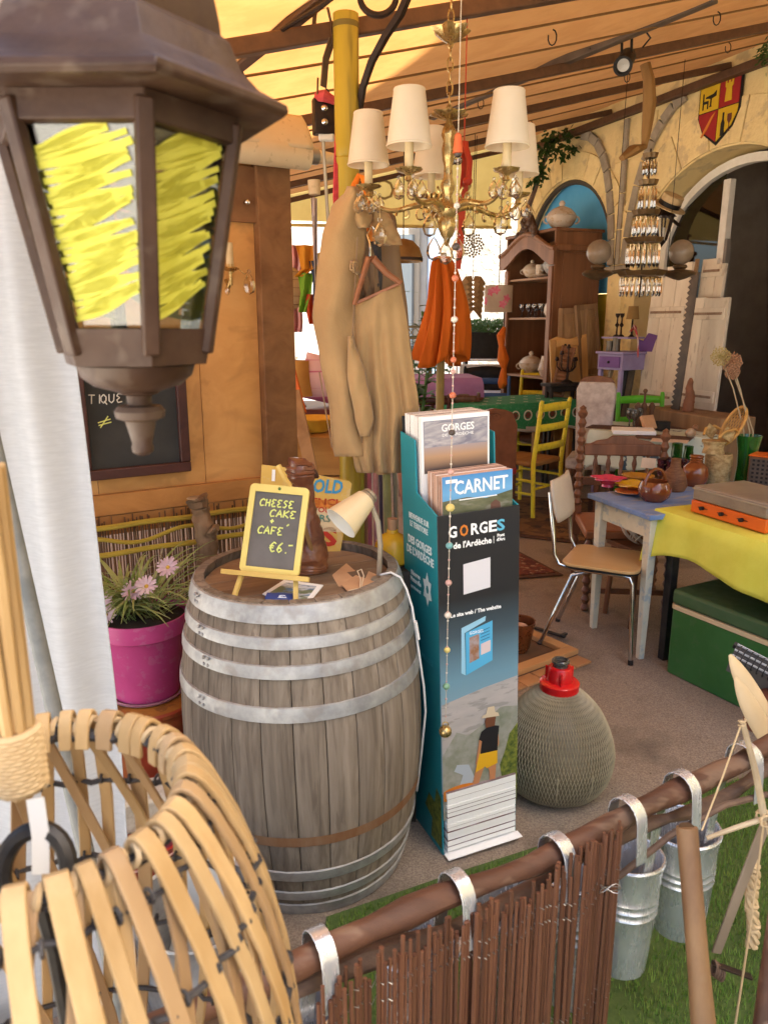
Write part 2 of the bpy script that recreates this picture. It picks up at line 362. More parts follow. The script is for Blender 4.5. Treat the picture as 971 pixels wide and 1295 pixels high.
MB().bar(apt(-3.64, .06, -.10), apt(3.38, .06, -.10), .07, .065).build('wall_plate', RUST, aw, world=True, bev=.008)
MB().bar(apt(-3.64, 5.70, -.06), apt(3.38, 5.70, -.06), .06, .08).build('front_bar', RUST, aw, world=True, bev=.008)
SEAM = mat('awning seam cord', (.20, .11, .04), r=.9)
for i in range(14):
    for s in (RAF[1] + .45, RAF[1] + .9, RAF[2] + .42, RAF[2] + .85, RAF[3] + .45, RAF[3] + .95, RAF[4] + .5, RAF[0] + .5)[i:i + 1]:
        MB().tube([apt(s + .015 * sin(k), 5.6 * k / 12, .012 + sag(s) * sin(pi * k / 12 * 5.6 / 5.75)) for k in range(13)], .005, 5).build('seam_cord', SEAM, aw, world=True)
b = MB()
for i, (s, p) in enumerate([(-1.75, 3.0), (-1.5, 1.9), (-.4, 2.6), (-.2, 1.4), (.75, 1.6), (1.3, 1.2), (-.55, .9), (-1.45, 3.9), (.85, 3.0)]):
    c = apt(s, p, -.012)
    MB().tube([c + V((.018 * sin(t), 0, -.025 + .03 * cos(t))) for t in [2 * pi * k / 10 for k in range(9)]], .003, 5).build('hook', IRON, aw, world=True)
# end valance with mirrored letters, seen from behind
VAL = mat('yellow valance canvas', (.72, .56, .20), (.66, .5, .17), r=.85, ns=5, bump=.001, bs=60, tl=.4)
va = thing('valance', 'yellow canvas valance with letters showing through at the far end of the awning', 'valance', wp(3.42, 2.5, 2.7))
def vpt(u, v):
    p = .1 + 5.2 * u; zt = 3.6 - AWS * p + .07; zb = 2.70 - .03 * sin(9 * u) - .16 * u; return wp(3.42 + .02 * sin(25 * u) * (1 - v), p, zb + (zt - zb) * v) if zt > zb + .1 else wp(3.42, p, zb + .1 * v)
MB().grid(vpt, 60, 4).build('canvas', VAL, va, world=True)
VL = mat('faded letters', (.38, .27, .10), r=.8)
for ch, px in (('C', 492), ('H', 462), ('S', 598)):
    c = at(px, 240, 8.75 if px < 560 else 9.05); q = plane(c, WN, (0, 0, 1)); c2 = c + WE * (-(c - W0).dot(WE) + 3.385)
    text(ch, .30, plane(c2, WN, (0, 0, 1)), VL, None, 'letter').parent = va
    va.children[-1].matrix_parent_inverse = Matrix.Translation(-V(va.location))
MB().bar(wp(3.40, .1, 2.69), wp(3.40, 5.2, 2.52), .03, .03).build('hem_bar', VAL, va, world=True)
# ---------------------------------------------------------------- street behind
FAC = mat('sunlit limestone', (.55, .52, .47), (.36, .33, .29), r=.9, ns=5, det=7, bump=.03, bs=7, c3=(.2, .18, .15), s3=8, f3=.5)
FACP = mat('white render', (.62, .60, .56), (.55, .53, .5), r=.9, ns=4)
SHB = mat('pale blue paint', (.26, .36, .52), (.30, .40, .55), r=.6, ns=8)
fh = thing('street_house', 'sunlit pale stone house across the street behind the terrace', 'house', (1, 14, 0))
MB().box((1.9, 14.5, 4), (2.3, 1, 8)).build('wall', FAC, fh, world=True)
MB().box((4.6, 14.45, 4), (3.1, 1.0, 8)).build('wall', FACP, fh, world=True)
MB().box((-3.2, 14.6, 4), (7.9, 1, 8)).build('wall', FACP, fh, world=True)
for x, ww in ((2.75, .26), (.86, .20)):
    MB().box((x, 13.93, 3.5), (ww, .12, 7)).build('blue_pilaster', SHB, fh, world=True, bev=.02)
for x in (.28, -1.9, -4.2):
    f = MB().box((x, 14.06, 2.1), (.7, .1, 2.2)).build('window', mat('grey window wood', (.35, .32, .28), r=.6), fh, world=True, bev=.01)
    MB().box((x, 14.0, 2.1), (.5, .03, 2.0)).build('pane', mat('street window glass', (.12, .14, .16), r=.1), f, world=True)
# ================================================================ the barrel
BW = mat('weathered oak', (.125, .096, .070), (.26, .212, .162), r=.85, ns=40, st=(1, 1, .06), det=7, lo=.3, hi=.7, bump=.003, bs=50, c3=(.10, .075, .055), s3=44, f3=.5, var=.15, dist=.5)
HOOP = mat('galvanised hoop', (.32, .32, .32), (.46, .46, .45), r=.55, m=.6, ns=22, det=6, bump=.001, bs=60, c3=(.28, .24, .2), s3=9, f3=.4, rr=.12)
barrel = thing('wine_barrel', 'weathered grey oak wine barrel with galvanised hoops carrying the menu easel', 'barrel', (-.232, 2.085, 0), .4, tilt=(0, radians(-1.2)))
BH_ = .93
def brad(z):
    t = (z / BH_ - .5) * 2; return .352 - .066 * abs(t) ** 2.1
NS = 26
for i in range(NS):
    a0 = 2 * pi * i / NS + .0035; a1 = 2 * pi * (i + 1) / NS - .0035; j = .0015 * R.random()
    b = MB(); vs = []
    zs = [k * BH_ / 14 for k in range(15)]
    for z in zs:
        for rr, aa in ((brad(z) - .024, a0), (brad(z) + j - .0015, a0), (brad(z) + j, a0 + .012), (brad(z) + j + .001, (a0 + a1) / 2), (brad(z) + j, a1 - .012), (brad(z) + j - .0015, a1), (brad(z) - .024, a1)):
            vs.append(V((rr * cos(aa), rr * sin(aa), z)))
    fs = [(k * 7 + m, k * 7 + (m + 1) % 7, (k + 1) * 7 + (m + 1) % 7, (k + 1) * 7 + m) for k in range(14) for m in range(7)]
    fs += [tuple(range(6, -1, -1)), tuple(range(98, 105))]
    b.add(vs, fs).build('stave', BW, barrel)
for zc, wdt in ((.903, .048), (.832, .032), (.760, .036), (.650, .042), (.155, .036), (.078, .034), (.022, .042)):
    n = 48; pr = [(brad(zc - wdt / 2) + .001, zc - wdt / 2), (brad(zc - wdt / 2) + .006, zc - wdt / 2 + .002), (brad(zc) + .0072, zc), (brad(zc + wdt / 2) + .006, zc + wdt / 2 - .002), (brad(zc + wdt / 2) + .001, zc + wdt / 2)]
    h = MB().lathe(pr, n=64).build('hoop', HOOP, barrel)
    a = radians(-172) + R.random() * .3
    for dz in (-.008, .010):
        for da in (0, .05):
            q = V(((brad(zc) + .008) * cos(a + da), (brad(zc) + .008) * sin(a + da), zc + dz)); MB().ball(q, .005, 8).build('rivet', HOOP, h)
RST = mat('rust stain on oak', (.19, .085, .035), (.23, .13, .07), r=.85, ns=18, st=(1, 1, .2), bump=.002, bs=60)
MB().lathe([(brad(.262) + .0035, .262), (brad(.292) + .0035, .292)], n=64).build('rust_mark', RST, barrel)
HEADW = mat('barrel head wood', (.16, .10, .06), (.25, .165, .10), r=.8, ns=14, st=(.1, 1, 1), det=6, bump=.002, bs=40, var=.15, dist=.5)
for i in range(7):
    y0 = -.26 + i * .0743; y1 = y0 + .0715; rr = .262
    xs = lambda y: sqrt(max(rr * rr - y * y, 0.0004))
    y0c, y1c = max(y0, -.258), min(y1, .258); n = 6
    poly = [(-xs(y0c + (y1c - y0c) * k / n), y0c + (y1c - y0c) * k / n) for k in range(n + 1)] + [(xs(y1c - (y1c - y0c) * k / n), y1c - (y1c - y0c) * k / n) for k in range(n + 1)]
    MB().prism(poly, Matrix.Translation((0, 0, .885)), .02 + .001 * R.random()).build('head_plank', HEADW, barrel, bev=.002)
# ================================================================ brochure stand
TEAL = mat('teal card', (.02, .27, .32), (.018, .24, .29), r=.38, ns=2)
CARDB = mat('black card', (.018, .018, .020), r=.42)
FL = V((.183, 2.035, 0)); SX = V((.247, .101, 0)).normalized(); SY = V((-SX.y, SX.x, 0)); SW = .262; SDp = .235
stand = thing('brochure_stand', 'tall teal and black cardboard brochure stand printed GORGES', 'display stand', FL, atan2(SX.y, SX.x), tilt=(0, radians(-2.2)))
FZ, BZ, CD = 1.095, 1.30, .005
side = [(0, 0), (SDp, 0), (SDp, BZ), (SDp - .10, BZ - .012), (SDp - .105, 1.135), (0, FZ)]
Yz = lambda x: Matrix(((0, 0, 1, x), (1, 0, 0, 0), (0, 1, 0, 0), (0, 0, 0, 1)))
MB().prism(side, Yz(0), CD).build('side_panel', TEAL, stand, bev=.001)
MB().prism(side, Yz(SW - CD), CD).build('side_panel', TEAL, stand, bev=.001)
MB().box((SW / 2, SDp - CD / 2, 1.345 / 2), (SW - 2 * CD - .002, CD, 1.345)).build('back_panel', CARDB, stand)
def grad_mat(name, stops, zlo, zhi, r=.42):
    M = bpy.data.materials.new(name); M.use_nodes = True; N = M.node_tree.nodes; L = M.node_tree.links; b_ = N['Principled BSDF']
    tc = N.new('ShaderNodeTexCoord'); sp = N.new('ShaderNodeSeparateXYZ'); mr = N.new('ShaderNodeMapRange'); rp = N.new('ShaderNodeValToRGB')
    L.new(tc.outputs['Object'], sp.inputs[0]); L.new(sp.outputs['Z'], mr.inputs[0]); mr.inputs[1].default_value = zlo; mr.inputs[2].default_value = zhi
    L.new(mr.outputs[0], rp.inputs[0]); L.new(rp.outputs[0], b_.inputs['Base Color']); b_.inputs['Roughness'].default_value = r
    e = rp.color_ramp.elements
    for i, (p, c) in enumerate(stops):
        q = e[i] if i < 2 else e.new(p); q.position = p; q.color = col(c)
    return M
PRINT = grad_mat('printed front', [(0, (.24, .36, .42)), (.20, (.16, .30, .38)), (.42, (.06, .09, .11)), (.60, (.018, .018, .02)), (1, (.016, .016, .018))], .46, 1.095)
MB().box((SW / 2, -.0026, FZ / 2 + .11), (SW, CD, FZ - .22)).build('front_panel', PRINT, stand, bev=.001)
PH = lambda x, z, d=-.0062: plane(V((x, d, z)), (1, 0, 0), (0, 0, 1))
def flat(name, poly, m, d=-.0056): return outline(name, [poly], .0006, m, stand, plane(V((0, d, 0)), (1, 0, 0), (0, 0, 1)))
ORNG = mat('orange print', (.62, .20, .03), r=.5); SKB = mat('sky blue print', (.12, .45, .62), r=.5)
LAND = mat('printed gorge hills', (.38, .36, .32), (.19, .21, .14), r=.5, ns=22, det=7, lo=.3, hi=.7, c3=(.40, .38, .36), s3=9, f3=.6)
HAZY = mat('printed hazy hills', (.48, .43, .40), (.38, .35, .33), r=.5, ns=8, st=(.5, 1, 2), c3=(.2, .2, .18), s3=24, f3=.5)
flat('printed_landscape', [(.002, .13), (SW - .002, .13), (SW - .002, .56), (.14, .545), (.002, .52)], HAZY)
flat('printed_hills', [(.002, .13), (SW - .002, .13), (SW - .002, .46), (.20, .47), (.15, .43), (.09, .40), (.05, .42), (.002, .35)], LAND, -.0063)
flat('printed_river', [(.01, .16), (.06, .17), (.11, .25), (.09, .30), (.05, .31), (.04, .29), (.07, .27), (.06, .24), (.02, .2)], mat('printed river', (.42, .46, .5), r=.5), -.007)
BUSHP = mat('printed bush', (.05, .08, .02), (.22, .24, .04), r=.5, ns=60, det=6)
flat('printed_bush', [(SW - .002, .13), (SW - .002, .40), (.232, .37), (.215, .31), (.198, .27), (.206, .22), (.19, .19), (.15, .17), (.16, .13)], BUSHP, -.0075)
el = [(.060 + .072 * cos(t), .213 + .026 * sin(t)) for t in [2 * pi * k / 28 for k in range(28)]]
flat('printed_ellipse', [(max(x, .003), y) for x, y in el], mat('printed orange', (.60, .19, .02), r=.5), -.008)
SKINP = mat('printed skin', (.50, .22, .10), r=.5)
wx, wz = .148, .18
pf = lambda n, p, m, d: flat(n, [(wx + x, wz + z) for x, z in p], m, d)
pf('printed_legs', [(-.052, 0), (-.036, -.004), (-.026, .045), (-.012, .085), (.0, .11), (.012, .08), (.014, .03), (.012, -.01), (.030, -.012), (.032, .04), (.036, .10), (.034, .125), (-.03, .125), (-.046, .05)], SKINP, -.009)
pf('printed_shorts', [(-.037, .088), (-.002, .100), (.002, .092), (.040, .100), (.040, .148), (-.022, .152)], mat('printed yellow', (.72, .40, .02), r=.5), -.0094)
pf('printed_arm', [(-.022, .20), (-.012, .22), (-.01, .17), (-.028, .12), (-.036, .115), (-.03, .15)], SKINP, -.0092)
pf('printed_arm', [(.036, .22), (.044, .20), (.046, .165), (.040, .155), (.034, .18)], SKINP, -.0092)
pf('printed_top', [(-.020, .148), (.040, .145), (.042, .19), (.046, .228), (.014, .238), (-.016, .222), (-.024, .198), (-.014, .19)], mat('printed black', (.018, .016, .018), r=.5), -.0096)
pf('printed_hair', [(.0, .232), (.03, .232), (.034, .262), (.026, .275), (.004, .272), (-.004, .255)], mat('printed hair', (.16, .06, .03), r=.5), -.0098)
pf('printed_hat', [(-.014, .268), (.046, .262), (.042, .274), (.032, .277), (.028, .298), (.006, .300), (.001, .279), (-.012, .276)], mat('printed straw', (.62, .50, .34), r=.5), -.0101)
for ch, x, m_ in zip('GORGES', (.058, .093, .126, .155, .184, .211), (WHITE, ORNG, WHITE, WHITE, WHITE, SKB)):
    text(ch, .045, PH(x - .012, 1.043), m_, stand, offs=.0012, wd=.026)
text("de l'Ardèche", .025, PH(.108, 1.003), WHITE, stand, offs=.0007, wd=.122)
MB().box((.176, -.0063, 1.004), (.0014, .0008, .022)).build('printed_line', WHITE, stand)
text("Pont\nd'Arc", .0125, PH(.199, 1.008), WHITE, stand, offs=.0005)
text('Le site web / The website', .0165, PH(.118, .796), WHITE, stand, offs=.0005, wd=.165)
flat('printed_square', [(.078, .945), (.165, .953), (.165, .862), (.078, .854)], mat('pale printed square', (.66, .64, .66), r=.5), -.0060)
# small printed picture of a brochure
flat('printed_brochure', [(.080, .735), (.148, .76), (.150, .775), (.070, .752), (.068, .61), (.082, .60)], mat('printed pale blue', (.32, .58, .72), r=.45), -.0060)
flat('printed_brochure', [(.083, .735), (.172, .757), (.172, .63), (.083, .60)], mat('printed blue cover', (.10, .42, .66), r=.4), -.0066)
text('GORGES', .013, PH(.118, .731, -.0073), WHITE, stand, wd=.045)
flat('printed_photo', [(.095, .718), (.127, .724), (.127, .646), (.095, .637)], mat('printed coast', (.42, .35, .34), (.30, .14, .07), r=.4, ns=40), -.0072)
flat('printed_square', [(.133, .690), (.165, .697), (.165, .662), (.133, .655)], mat('printed rose', (.68, .55, .53), r=.5), -.0072)
for k in range(4): flat('printed_line', [(.133, .732 - k * .01), (.162, .738 - k * .01), (.162, .736 - k * .01), (.133, .730 - k * .01)], mat('printed navy', (.03, .12, .22), r=.5), -.0072)
# side print
SP = lambda y, z: plane(V((-.0012, y, z)), (0, -1, 0), (0, 0, 1))
WT = mat('pale print on teal', (.68, .82, .84), r=.5)
text('BIENVENUE SUR\nLE TERRITOIRE', .024, SP(.118, 1.045), WT, stand, offs=.0004, wd=.135)
text('DES GORGES\nDE L\'ARDÈCHE', .033, SP(.115, .965), WT, stand, offs=.0010, wd=.185)
text('Réserve\nNaturelle', .021, SP(.150, .868), WT, stand, offs=.0006, wd=.075)
text('DE FRANCE', .013, SP(.150, .832), WT, stand, wd=.07)
st = []
for k in range(12):
    rr = .042 if k % 2 == 0 else .026; st.append((rr * .75 * cos(k * pi / 6 + pi / 2), rr * 1.25 * sin(k * pi / 6 + pi / 2)))
o = outline('printed_star', [st, [(.010 * cos(t), .014 * sin(t)) for t in [2 * pi * k / 6 for k in range(6)]]], .0006, WT, stand, SP(.068, .858))
text('GORGES', .026, SP(.10, .63), mat('faint print on teal', (.05, .32, .36), r=.5), stand, wd=.12)
# leaves printed at the foot of the side
flat2 = lambda poly, m: outline('printed_leaves', [poly], .0006, m, stand, plane(V((-.0008, 0, 0)), (0, -1, 0), (0, 0, 1)))
flat2([(-.005, .02), (-.005, .20), (-.035, .22), (-.05, .16), (-.09, .17), (-.12, .11), (-.07, .09), (-.08, .02)], BUSHP)
# bottom tray with a stack of brochures seen by their page edges
PAPER = mat('page edges', (.74, .73, .72), (.62, .61, .61), r=.7, ns=40, st=(.3, .3, 12), lo=.4, hi=.6)
PAPERO = mat('warm page edges', (.72, .52, .40), (.60, .36, .25), r=.7, ns=50, st=(12, 1, .2), lo=.35, hi=.65)
SPINE = mat('brochure cover print', (.12, .05, .035), (.30, .26, .28), r=.45, ns=30, st=(.4, .4, 3))
zz = .022; k = 0
while zz < .205:
    t = .009 + .016 * R.random(); dx = .004 * (R.random() - .5)
    m_ = MB().box((SW / 2 + dx, .085 + dx, zz + t / 2), (SW - .022, .20, t - .0014)).build('brochure', WHITE, stand)
    if t > .013: MB().box((SW / 2 + dx, .085 + dx, zz + t - .0005), (SW - .020, .202, .0010)).build('cover', SPINE, m_)
    zz += t
MB().box((SW / 2, .1, .008), (SW - .012, .22, .01)).box((SW / 2, -.026, .012), (SW, .03, .003)).build('tray', WHITE, stand)
# two stacks of brochures on top
def stack(name, x0, x1, y0, y1, z0, z1, n, edge, cover):
    for i in range(n):
        ya, yb = y0 + (y1 - y0) * i / n, y0 + (y1 - y0) * (i + 1) / n
        j = .003 * R.random()
        m_ = MB().box(((x0 + x1) / 2 + j, (ya + yb) / 2, (z0 + z1) / 2 + j), (x1 - x0, (yb - ya) - .0012, z1 - z0)).build('brochure', edge, stand)
        if i: MB().box(((x0 + x1) / 2 + j, ya + .0004, (z0 + z1) / 2 + j), (x1 - x0 + .001, .0008, z1 - z0 + .001)).build('cover', SPINE if i % 3 else WHITE, m_)
    return V((x0, y0, z0)), V((x1, y0, z1))
stack('carnet', .022, .246, .012, .105, .93, 1.197, 8, PAPERO, None)
stack('gorges', .012, .232, .118, .228, 1.02, 1.352, 6, WHITE, None)
SKYC = grad_mat('printed carnet sky', [(0, (.10, .30, .55)), (.5, (.16, .40, .66)), (1, (.07, .26, .55))], 1.10, 1.2)
SUNSET = grad_mat('printed sunset', [(0, (.10, .07, .06)), (.25, (.42, .26, .15)), (.5, (.33, .30, .33)), (1, (.20, .21, .27))], 1.20, 1.35)
CLOUDS = mat('printed clouds', (.20, .20, .25), (.50, .47, .47), r=.35, ns=14, st=(.6, 1, 2.0), det=7, dist=1.5)
def ff(poly, m, y): return outline('printed_cover', [poly], .0006, m, stand, plane(V((0, y, 0)), (1, 0, 0), (0, 0, 1)))
ff([(.024, .94), (.246, .94), (.246, 1.199), (.024, 1.199)], SKYC, .0108)
FIELD = mat('printed fields', (.08, .09, .045), (.17, .17, .10), r=.4, ns=20, st=(.6, 1, 2), det=6, c3=(.26, .25, .2), s3=14, f3=.6)
ff([(.024, .94), (.246, .94), (.246, 1.140), (.16, 1.125), (.1, 1.135), (.024, 1.130)], FIELD, .0098)
text('CARNET', .054, plane(V((.145, .009, 1.163)), (1, 0, 0), (0, 0, 1)), WHITE, stand, offs=.0010, wd=.170)
ff([(.075, 1.128), (.195, 1.128), (.195, 1.131), (.075, 1.131)], WHITE, .0090)
ff([(.165, .94), (.215, .94), (.21, 1.09), (.195, 1.105), (.178, 1.10), (.17, 1.06)], mat('printed figure', (.55, .50, .5), r=.4), .0088)
ff([(.172, 1.075), (.208, 1.075), (.205, 1.108), (.19, 1.118), (.175, 1.108)], mat('printed brown hair', (.14, .07, .05), r=.4), .0082)
ff([(.034, 1.19), (.07, 1.19), (.07, 1.18), (.034, 1.18)], WHITE, .0092)
ff([(.014, 1.19), (.232, 1.19), (.232, 1.352), (.014, 1.352)], WHITE, .1168)
ff([(.020, 1.19), (.226, 1.19), (.226, 1.340), (.020, 1.340)], SUNSET, .1160)
ff([(.022, 1.265), (.224, 1.265), (.224, 1.338), (.022, 1.338)], CLOUDS, .1152)
text('GORGES', .030, plane(V((.128, .114, 1.316)), (1, 0, 0), (0, 0, 1)), WHITE, stand, offs=.0006, wd=.105)
text("DE L'ARDÈCHE", .012, plane(V((.128, .114, 1.296)), (1, 0, 0), (0, 0, 1)), WHITE, stand, wd=.10)
# ================================================================ foreground: lantern
def ribbon(b, pts, sides, wd, th):      # flat strip: pts centre line, sides width directions
    vs = []; fs = []; N = len(pts)
    for i, p in enumerate(pts):
        p = V(p); d = (V(pts[min(i + 1, N - 1)]) - V(pts[max(i - 1, 0)])).normalized(); sd = V(sides[i] if isinstance(sides, list) else sides)
        sd = (sd - d * sd.dot(d)).normalized(); nn = d.cross(sd); ww = wd[i] if isinstance(wd, list) else wd
        vs += [p - sd * ww / 2 - nn * th / 2, p + sd * ww / 2 - nn * th / 2, p + sd * ww / 2 + nn * th / 2, p - sd * ww / 2 + nn * th / 2]
    for i in range(N - 1):
        for k in range(4): fs.append((i * 4 + k, i * 4 + (k + 1) % 4, i * 4 + 4 + (k + 1) % 4, i * 4 + 4 + k))
    fs += [(3, 2, 1, 0), (N * 4 - 4, N * 4 - 3, N * 4 - 2, N * 4 - 1)]
    return b.add(vs, fs)
LBR = mat('bronze lantern paint', (.034, .014, .007), (.06, .030, .017), r=.5, m=0, ns=16, det=6, bump=.0004, bs=120, c3=(.2, .15, .11), s3=18, f3=.2, rr=.12)
lan = thing('hanging_lantern', 'brown six sided hanging lantern with yellow scribbled panes, closest to the camera', 'lantern', (-.212, .662, 1.49))
LZ = 1.49; PHI = radians(29)
def hp(k, r, z): a = PHI + k * pi / 3; return V((r * sin(a), -r * cos(a), z - LZ))
def hexl(prof, name, m=LBR, parent=lan): 
    return MB().lathe([(r, z - LZ) for r, z in prof], n=6, a0=PHI - pi / 2, a1=PHI + 1.5 * pi).build(name, m, parent, bev=.0012)
hexl([(.001, 1.7680), (.098, 1.7680), (.133, 1.7680), (.137, 1.7715), (.136, 1.7760), (.114, 1.7870), (.101, 1.8000), (.093, 1.8200), (.086, 1.8260), (.0855, 1.8340), (.080, 1.8630), (.066, 1.8900), (.045, 1.9080), (.02, 1.9180), (.001, 1.9200)], 'roof')
hexl([(.097, 1.7675), (.097, 1.7479), (.089, 1.7461), (.089, 1.7675)], 'top_rail')
hexl([(.0665, 1.6053), (.0605, 1.5760), (.001, 1.5760), (.001, 1.5824), (.056, 1.5824), (.0605, 1.6053), (.0665, 1.6053)], 'bottom_rail')
for k in range(6):
    MB().bar(hp(k, .0945, 1.7630), hp(k, .0605, 1.5851), .0135, .010, up=hp(k, 1, LZ)).build('corner_bar', LBR, lan, bev=.002)
YEL = mat('yellow glass paint', (.74, .70, .11), (.66, .62, .07), r=.55, ns=30, tl=.28)
LGL = glass('lantern glass', (.86, .88, .86), .2, .08)
for k in range(6):
    A, B_, C_, D_ = hp(k, .090, 1.7488), hp(k + 1, .090, 1.7488), hp(k + 1, .0615, 1.6034), hp(k, .0615, 1.6034)
    nn = (B_ - A).cross(D_ - A).normalized(); nn = nn if nn.dot((A + B_) * .5 - V((0, 0, A.z))) > 0 else -nn
    ins = lambda p: p - nn * .004
    pane = MB().add([ins(A), ins(B_), ins(C_), ins(D_), ins(A) - nn * .002, ins(B_) - nn * .002, ins(C_) - nn * .002, ins(D_) - nn * .002],
             [(0, 1, 2, 3), (7, 6, 5, 4), (0, 4, 5, 1), (1, 5, 6, 2), (2, 6, 7, 3), (3, 7, 4, 0)]).build('pane', LGL, lan, smooth=False)
    b = MB(); rr_ = random.Random(40 + k)
    def q(u, v): return (A + (B_ - A) * u) * (1 - v) + (D_ + (C_ - D_) * u) * v - nn * (.0032)
    v = .075
    while v < .90:                       # long slanted strokes, each rising to the right with a ragged end
        u0 = .06 + .06 * rr_.random(); u1 = .93 - .10 * rr_.random() ; rise = .13 + .07 * rr_.random(); h = .0070 + .004 * rr_.random()
        if rr_.random() < .1: u1 -= .22
        pts = [q(u0 + (u1 - u0) * t, max(.03, v + .045 - rise * (t ** 1.2) * (.75 if k != 0 else 1) + .010 * sin(3 * t + v * 30))) for t in [i / 8 for i in range(9)]]
        ribbon(b, pts, (C_ - B_), [h * (.45 + 1.3 * sin(pi * min(max(t, .10), .88))) * .55 for t in [i / 8 for i in range(9)]], .0009)
        v += .026 + .010 * rr_.random()
    b.build('paint_strokes', YEL, pane)
MB().lathe([(r, z - LZ) for r, z in ((.001, 1.552), (.020, 1.553), (.036, 1.558), (.046, 1.566), (.049, 1.575), (.001, 1.5765))], n=24).build('bowl', LBR, lan)
MB().lathe([(r, z - LZ) for r, z in ((.001, 1.555), (.016, 1.554), (.017, 1.551), (.0105, 1.549), (.0100, 1.541), (.018, 1.540), (.0215, 1.536), (.0205, 1.530), (.013, 1.527), (.0125, 1.524), (.0105, 1.516), (.0085, 1.507), (.0095, 1.504), (.009, 1.500), (.005, 1.497), (.001, 1.4965))], n=24).build('finial', LBR, lan)
MB().cyl((0, 0, 1.9130 - LZ), (0, 0, 2.26 - LZ), .006).tube([(.015 * sin(t), 0, 1.9300 - LZ + .015 * cos(t)) for t in [2 * pi * i / 16 for i in range(16)]], .004, 6, True).build('hanging_rod', LBR, lan)
# ================================================================ foreground: split cane basket hung by its handle
CANE = mat('split cane', (.37, .225, .09), (.50, .34, .165), r=.55, ns=14, st=(1, 1, .15), det=5, bump=.0008, bs=70, var=.16)
CANE2 = mat('outer cane skin', (.30, .18, .085), (.40, .26, .13), r=.5, ns=14, st=(1, 1, .15), bump=.0006, bs=70, var=.12)
WIRE = mat('black wire binding', (.028, .026, .028), (.06, .055, .055), r=.5, ns=60, bump=.0006, bs=200)
bk = thing('cane_basket', 'hanging split cane basket bound with black wire in the near corner', 'basket', (-.262, .50, .80))
BZ0 = .80
prof = [(.101, 1.244), (.101, 1.256), (.103, 1.266), (.107, 1.272), (.112, 1.274), (.117, 1.272), (.123, 1.266), (.134, 1.248), (.153, 1.205), (.171, 1.15), (.184, 1.09), (.192, 1.02), (.195, .95), (.19, .88), (.175, .815)]
NST = 36
for i in range(NST):
    a = 2 * pi * i / NST + .06 * (R.random() - .5); tw = .16 + .07 * R.random()
    pts = [V((r * cos(a + tw * (1.275 - z) / .4), r * sin(a + tw * (1.275 - z) / .4), z - BZ0)) for r, z in prof]
    sd = [V((-sin(a + tw * (1.275 - z) / .4), cos(a + tw * (1.275 - z) / .4), 0)) for r, z in prof]
    w_ = .0115 + .005 * R.random()
    ribbon(MB(), pts, sd, [w_ * .95] * 12 + [w_ * .9, w_ * .8, w_ * .75], .0045).build('strip', CANE if i % 4 else CANE2, bk, bev=.0012)
for i in range(24):
    a = 2 * pi * (i + .5) / 24 + .1 * (R.random() - .5); tw = -.45 - .25 * R.random(); q_ = prof[5:]
    an = [a + tw * (1.275 - z) / .4 for r, z in q_]
    ribbon(MB(), [V(((r - .008) * cos(u), (r - .008) * sin(u), z - .004 - BZ0)) for u, (r, z) in zip(an, q_)], [V((-sin(u), cos(u), 0)) for u in an], .010, .0035).build('strip', CANE2 if i % 3 else CANE, bk, bev=.001)
for r, z, t in ((.108, 1.258, .0055), (.131, 1.243, .0022), (.160, 1.178, .0028), (.183, 1.075, .0028), (.189, .985, .0028), (.187, .90, .0028)):
    g = MB().tube([((r + .004 * sin(NST * u)) * V((cos(u), sin(u), 0)) + V((0, 0, z - BZ0 + .004 * sin(u * 3)))) for u in [2 * pi * k / 84 for k in range(84)]], t, 6, True)
    for k in range(NST):
        u = 2 * pi * (k + .5) / NST; c = V((r * cos(u), r * sin(u), z - BZ0))
        g.tube([c + V((cos(u) * .005 * sin(q), sin(u) * .005 * sin(q), .005 * cos(q))) for q in [2 * pi * j / 8 for j in range(8)]], .0015, 5, True)
    g.build('wire_ring', WIRE, bk)
MB().lathe([(.001, .81 - BZ0), (.17, .812 - BZ0), (.176, .82 - BZ0)], n=24).build('base_disc', CANE2, bk)
rc = MB()
rc.tube([V((.110 * cos(u), .110 * sin(u), 1.262 - BZ0)) + V((cos(u), sin(u), 0)) * .007 * cos(u * 66) + V((0, 0, .007 * sin(u * 66))) for u in [2 * pi * k / 660 for k in range(660)]], .0028, 5, True)
RAFF = mat('raffia', (.42, .29, .15), (.54, .40, .23), r=.7, ns=30, st=(1, 1, .3), bump=.001, bs=80, var=.1)
rc.build('rim_binding', RAFF, bk)
hd0, hd1 = at(28, 1000, .50) - V(bk.location), at(-30, 590, .47) - V(bk.location)
for k in range(9):
    a = 2 * pi * k / 9; rr0, rr1 = .014, .020; o_ = V((cos(a), sin(a), 0))
    MB().tube([hd0 + o_ * .010, hd0.lerp(hd1, .35) + o_ * (.010 + .004 * R.random()), hd0.lerp(hd1, .7) + o_ * (.010 + .005 * R.random()), hd1 + o_ * .013], [.0040 + .0012 * R.random()] * 4, 7).build('handle_cane', CANE, bk)
b = MB(); N_ = 190
b.tube([hd0.lerp(hd1, .02 + .20 * k / N_) + V((.0165 * cos(k * .5), .0165 * sin(k * .5), 0)) for k in range(N_)], .0036, 6)
b.build('raffia_binding', RAFF, bk)
st_ = at(45, 1010, .48) - V(bk.location); en_ = at(52, 1105, .47) - V(bk.location)
ribbon(MB(), [st_, st_.lerp(en_, .5) + V((.002, 0, 0)), en_], V((1, .2, 0)), .012, .0015).build('strap', mat('white strap', (.62, .6, .56), r=.6), bk)
hk = at(45, 1102, .47) - V(bk.location)
BIRON = mat('blackened iron hook', (.022, .021, .022), (.05, .045, .04), r=.45, m=.5, ns=40)
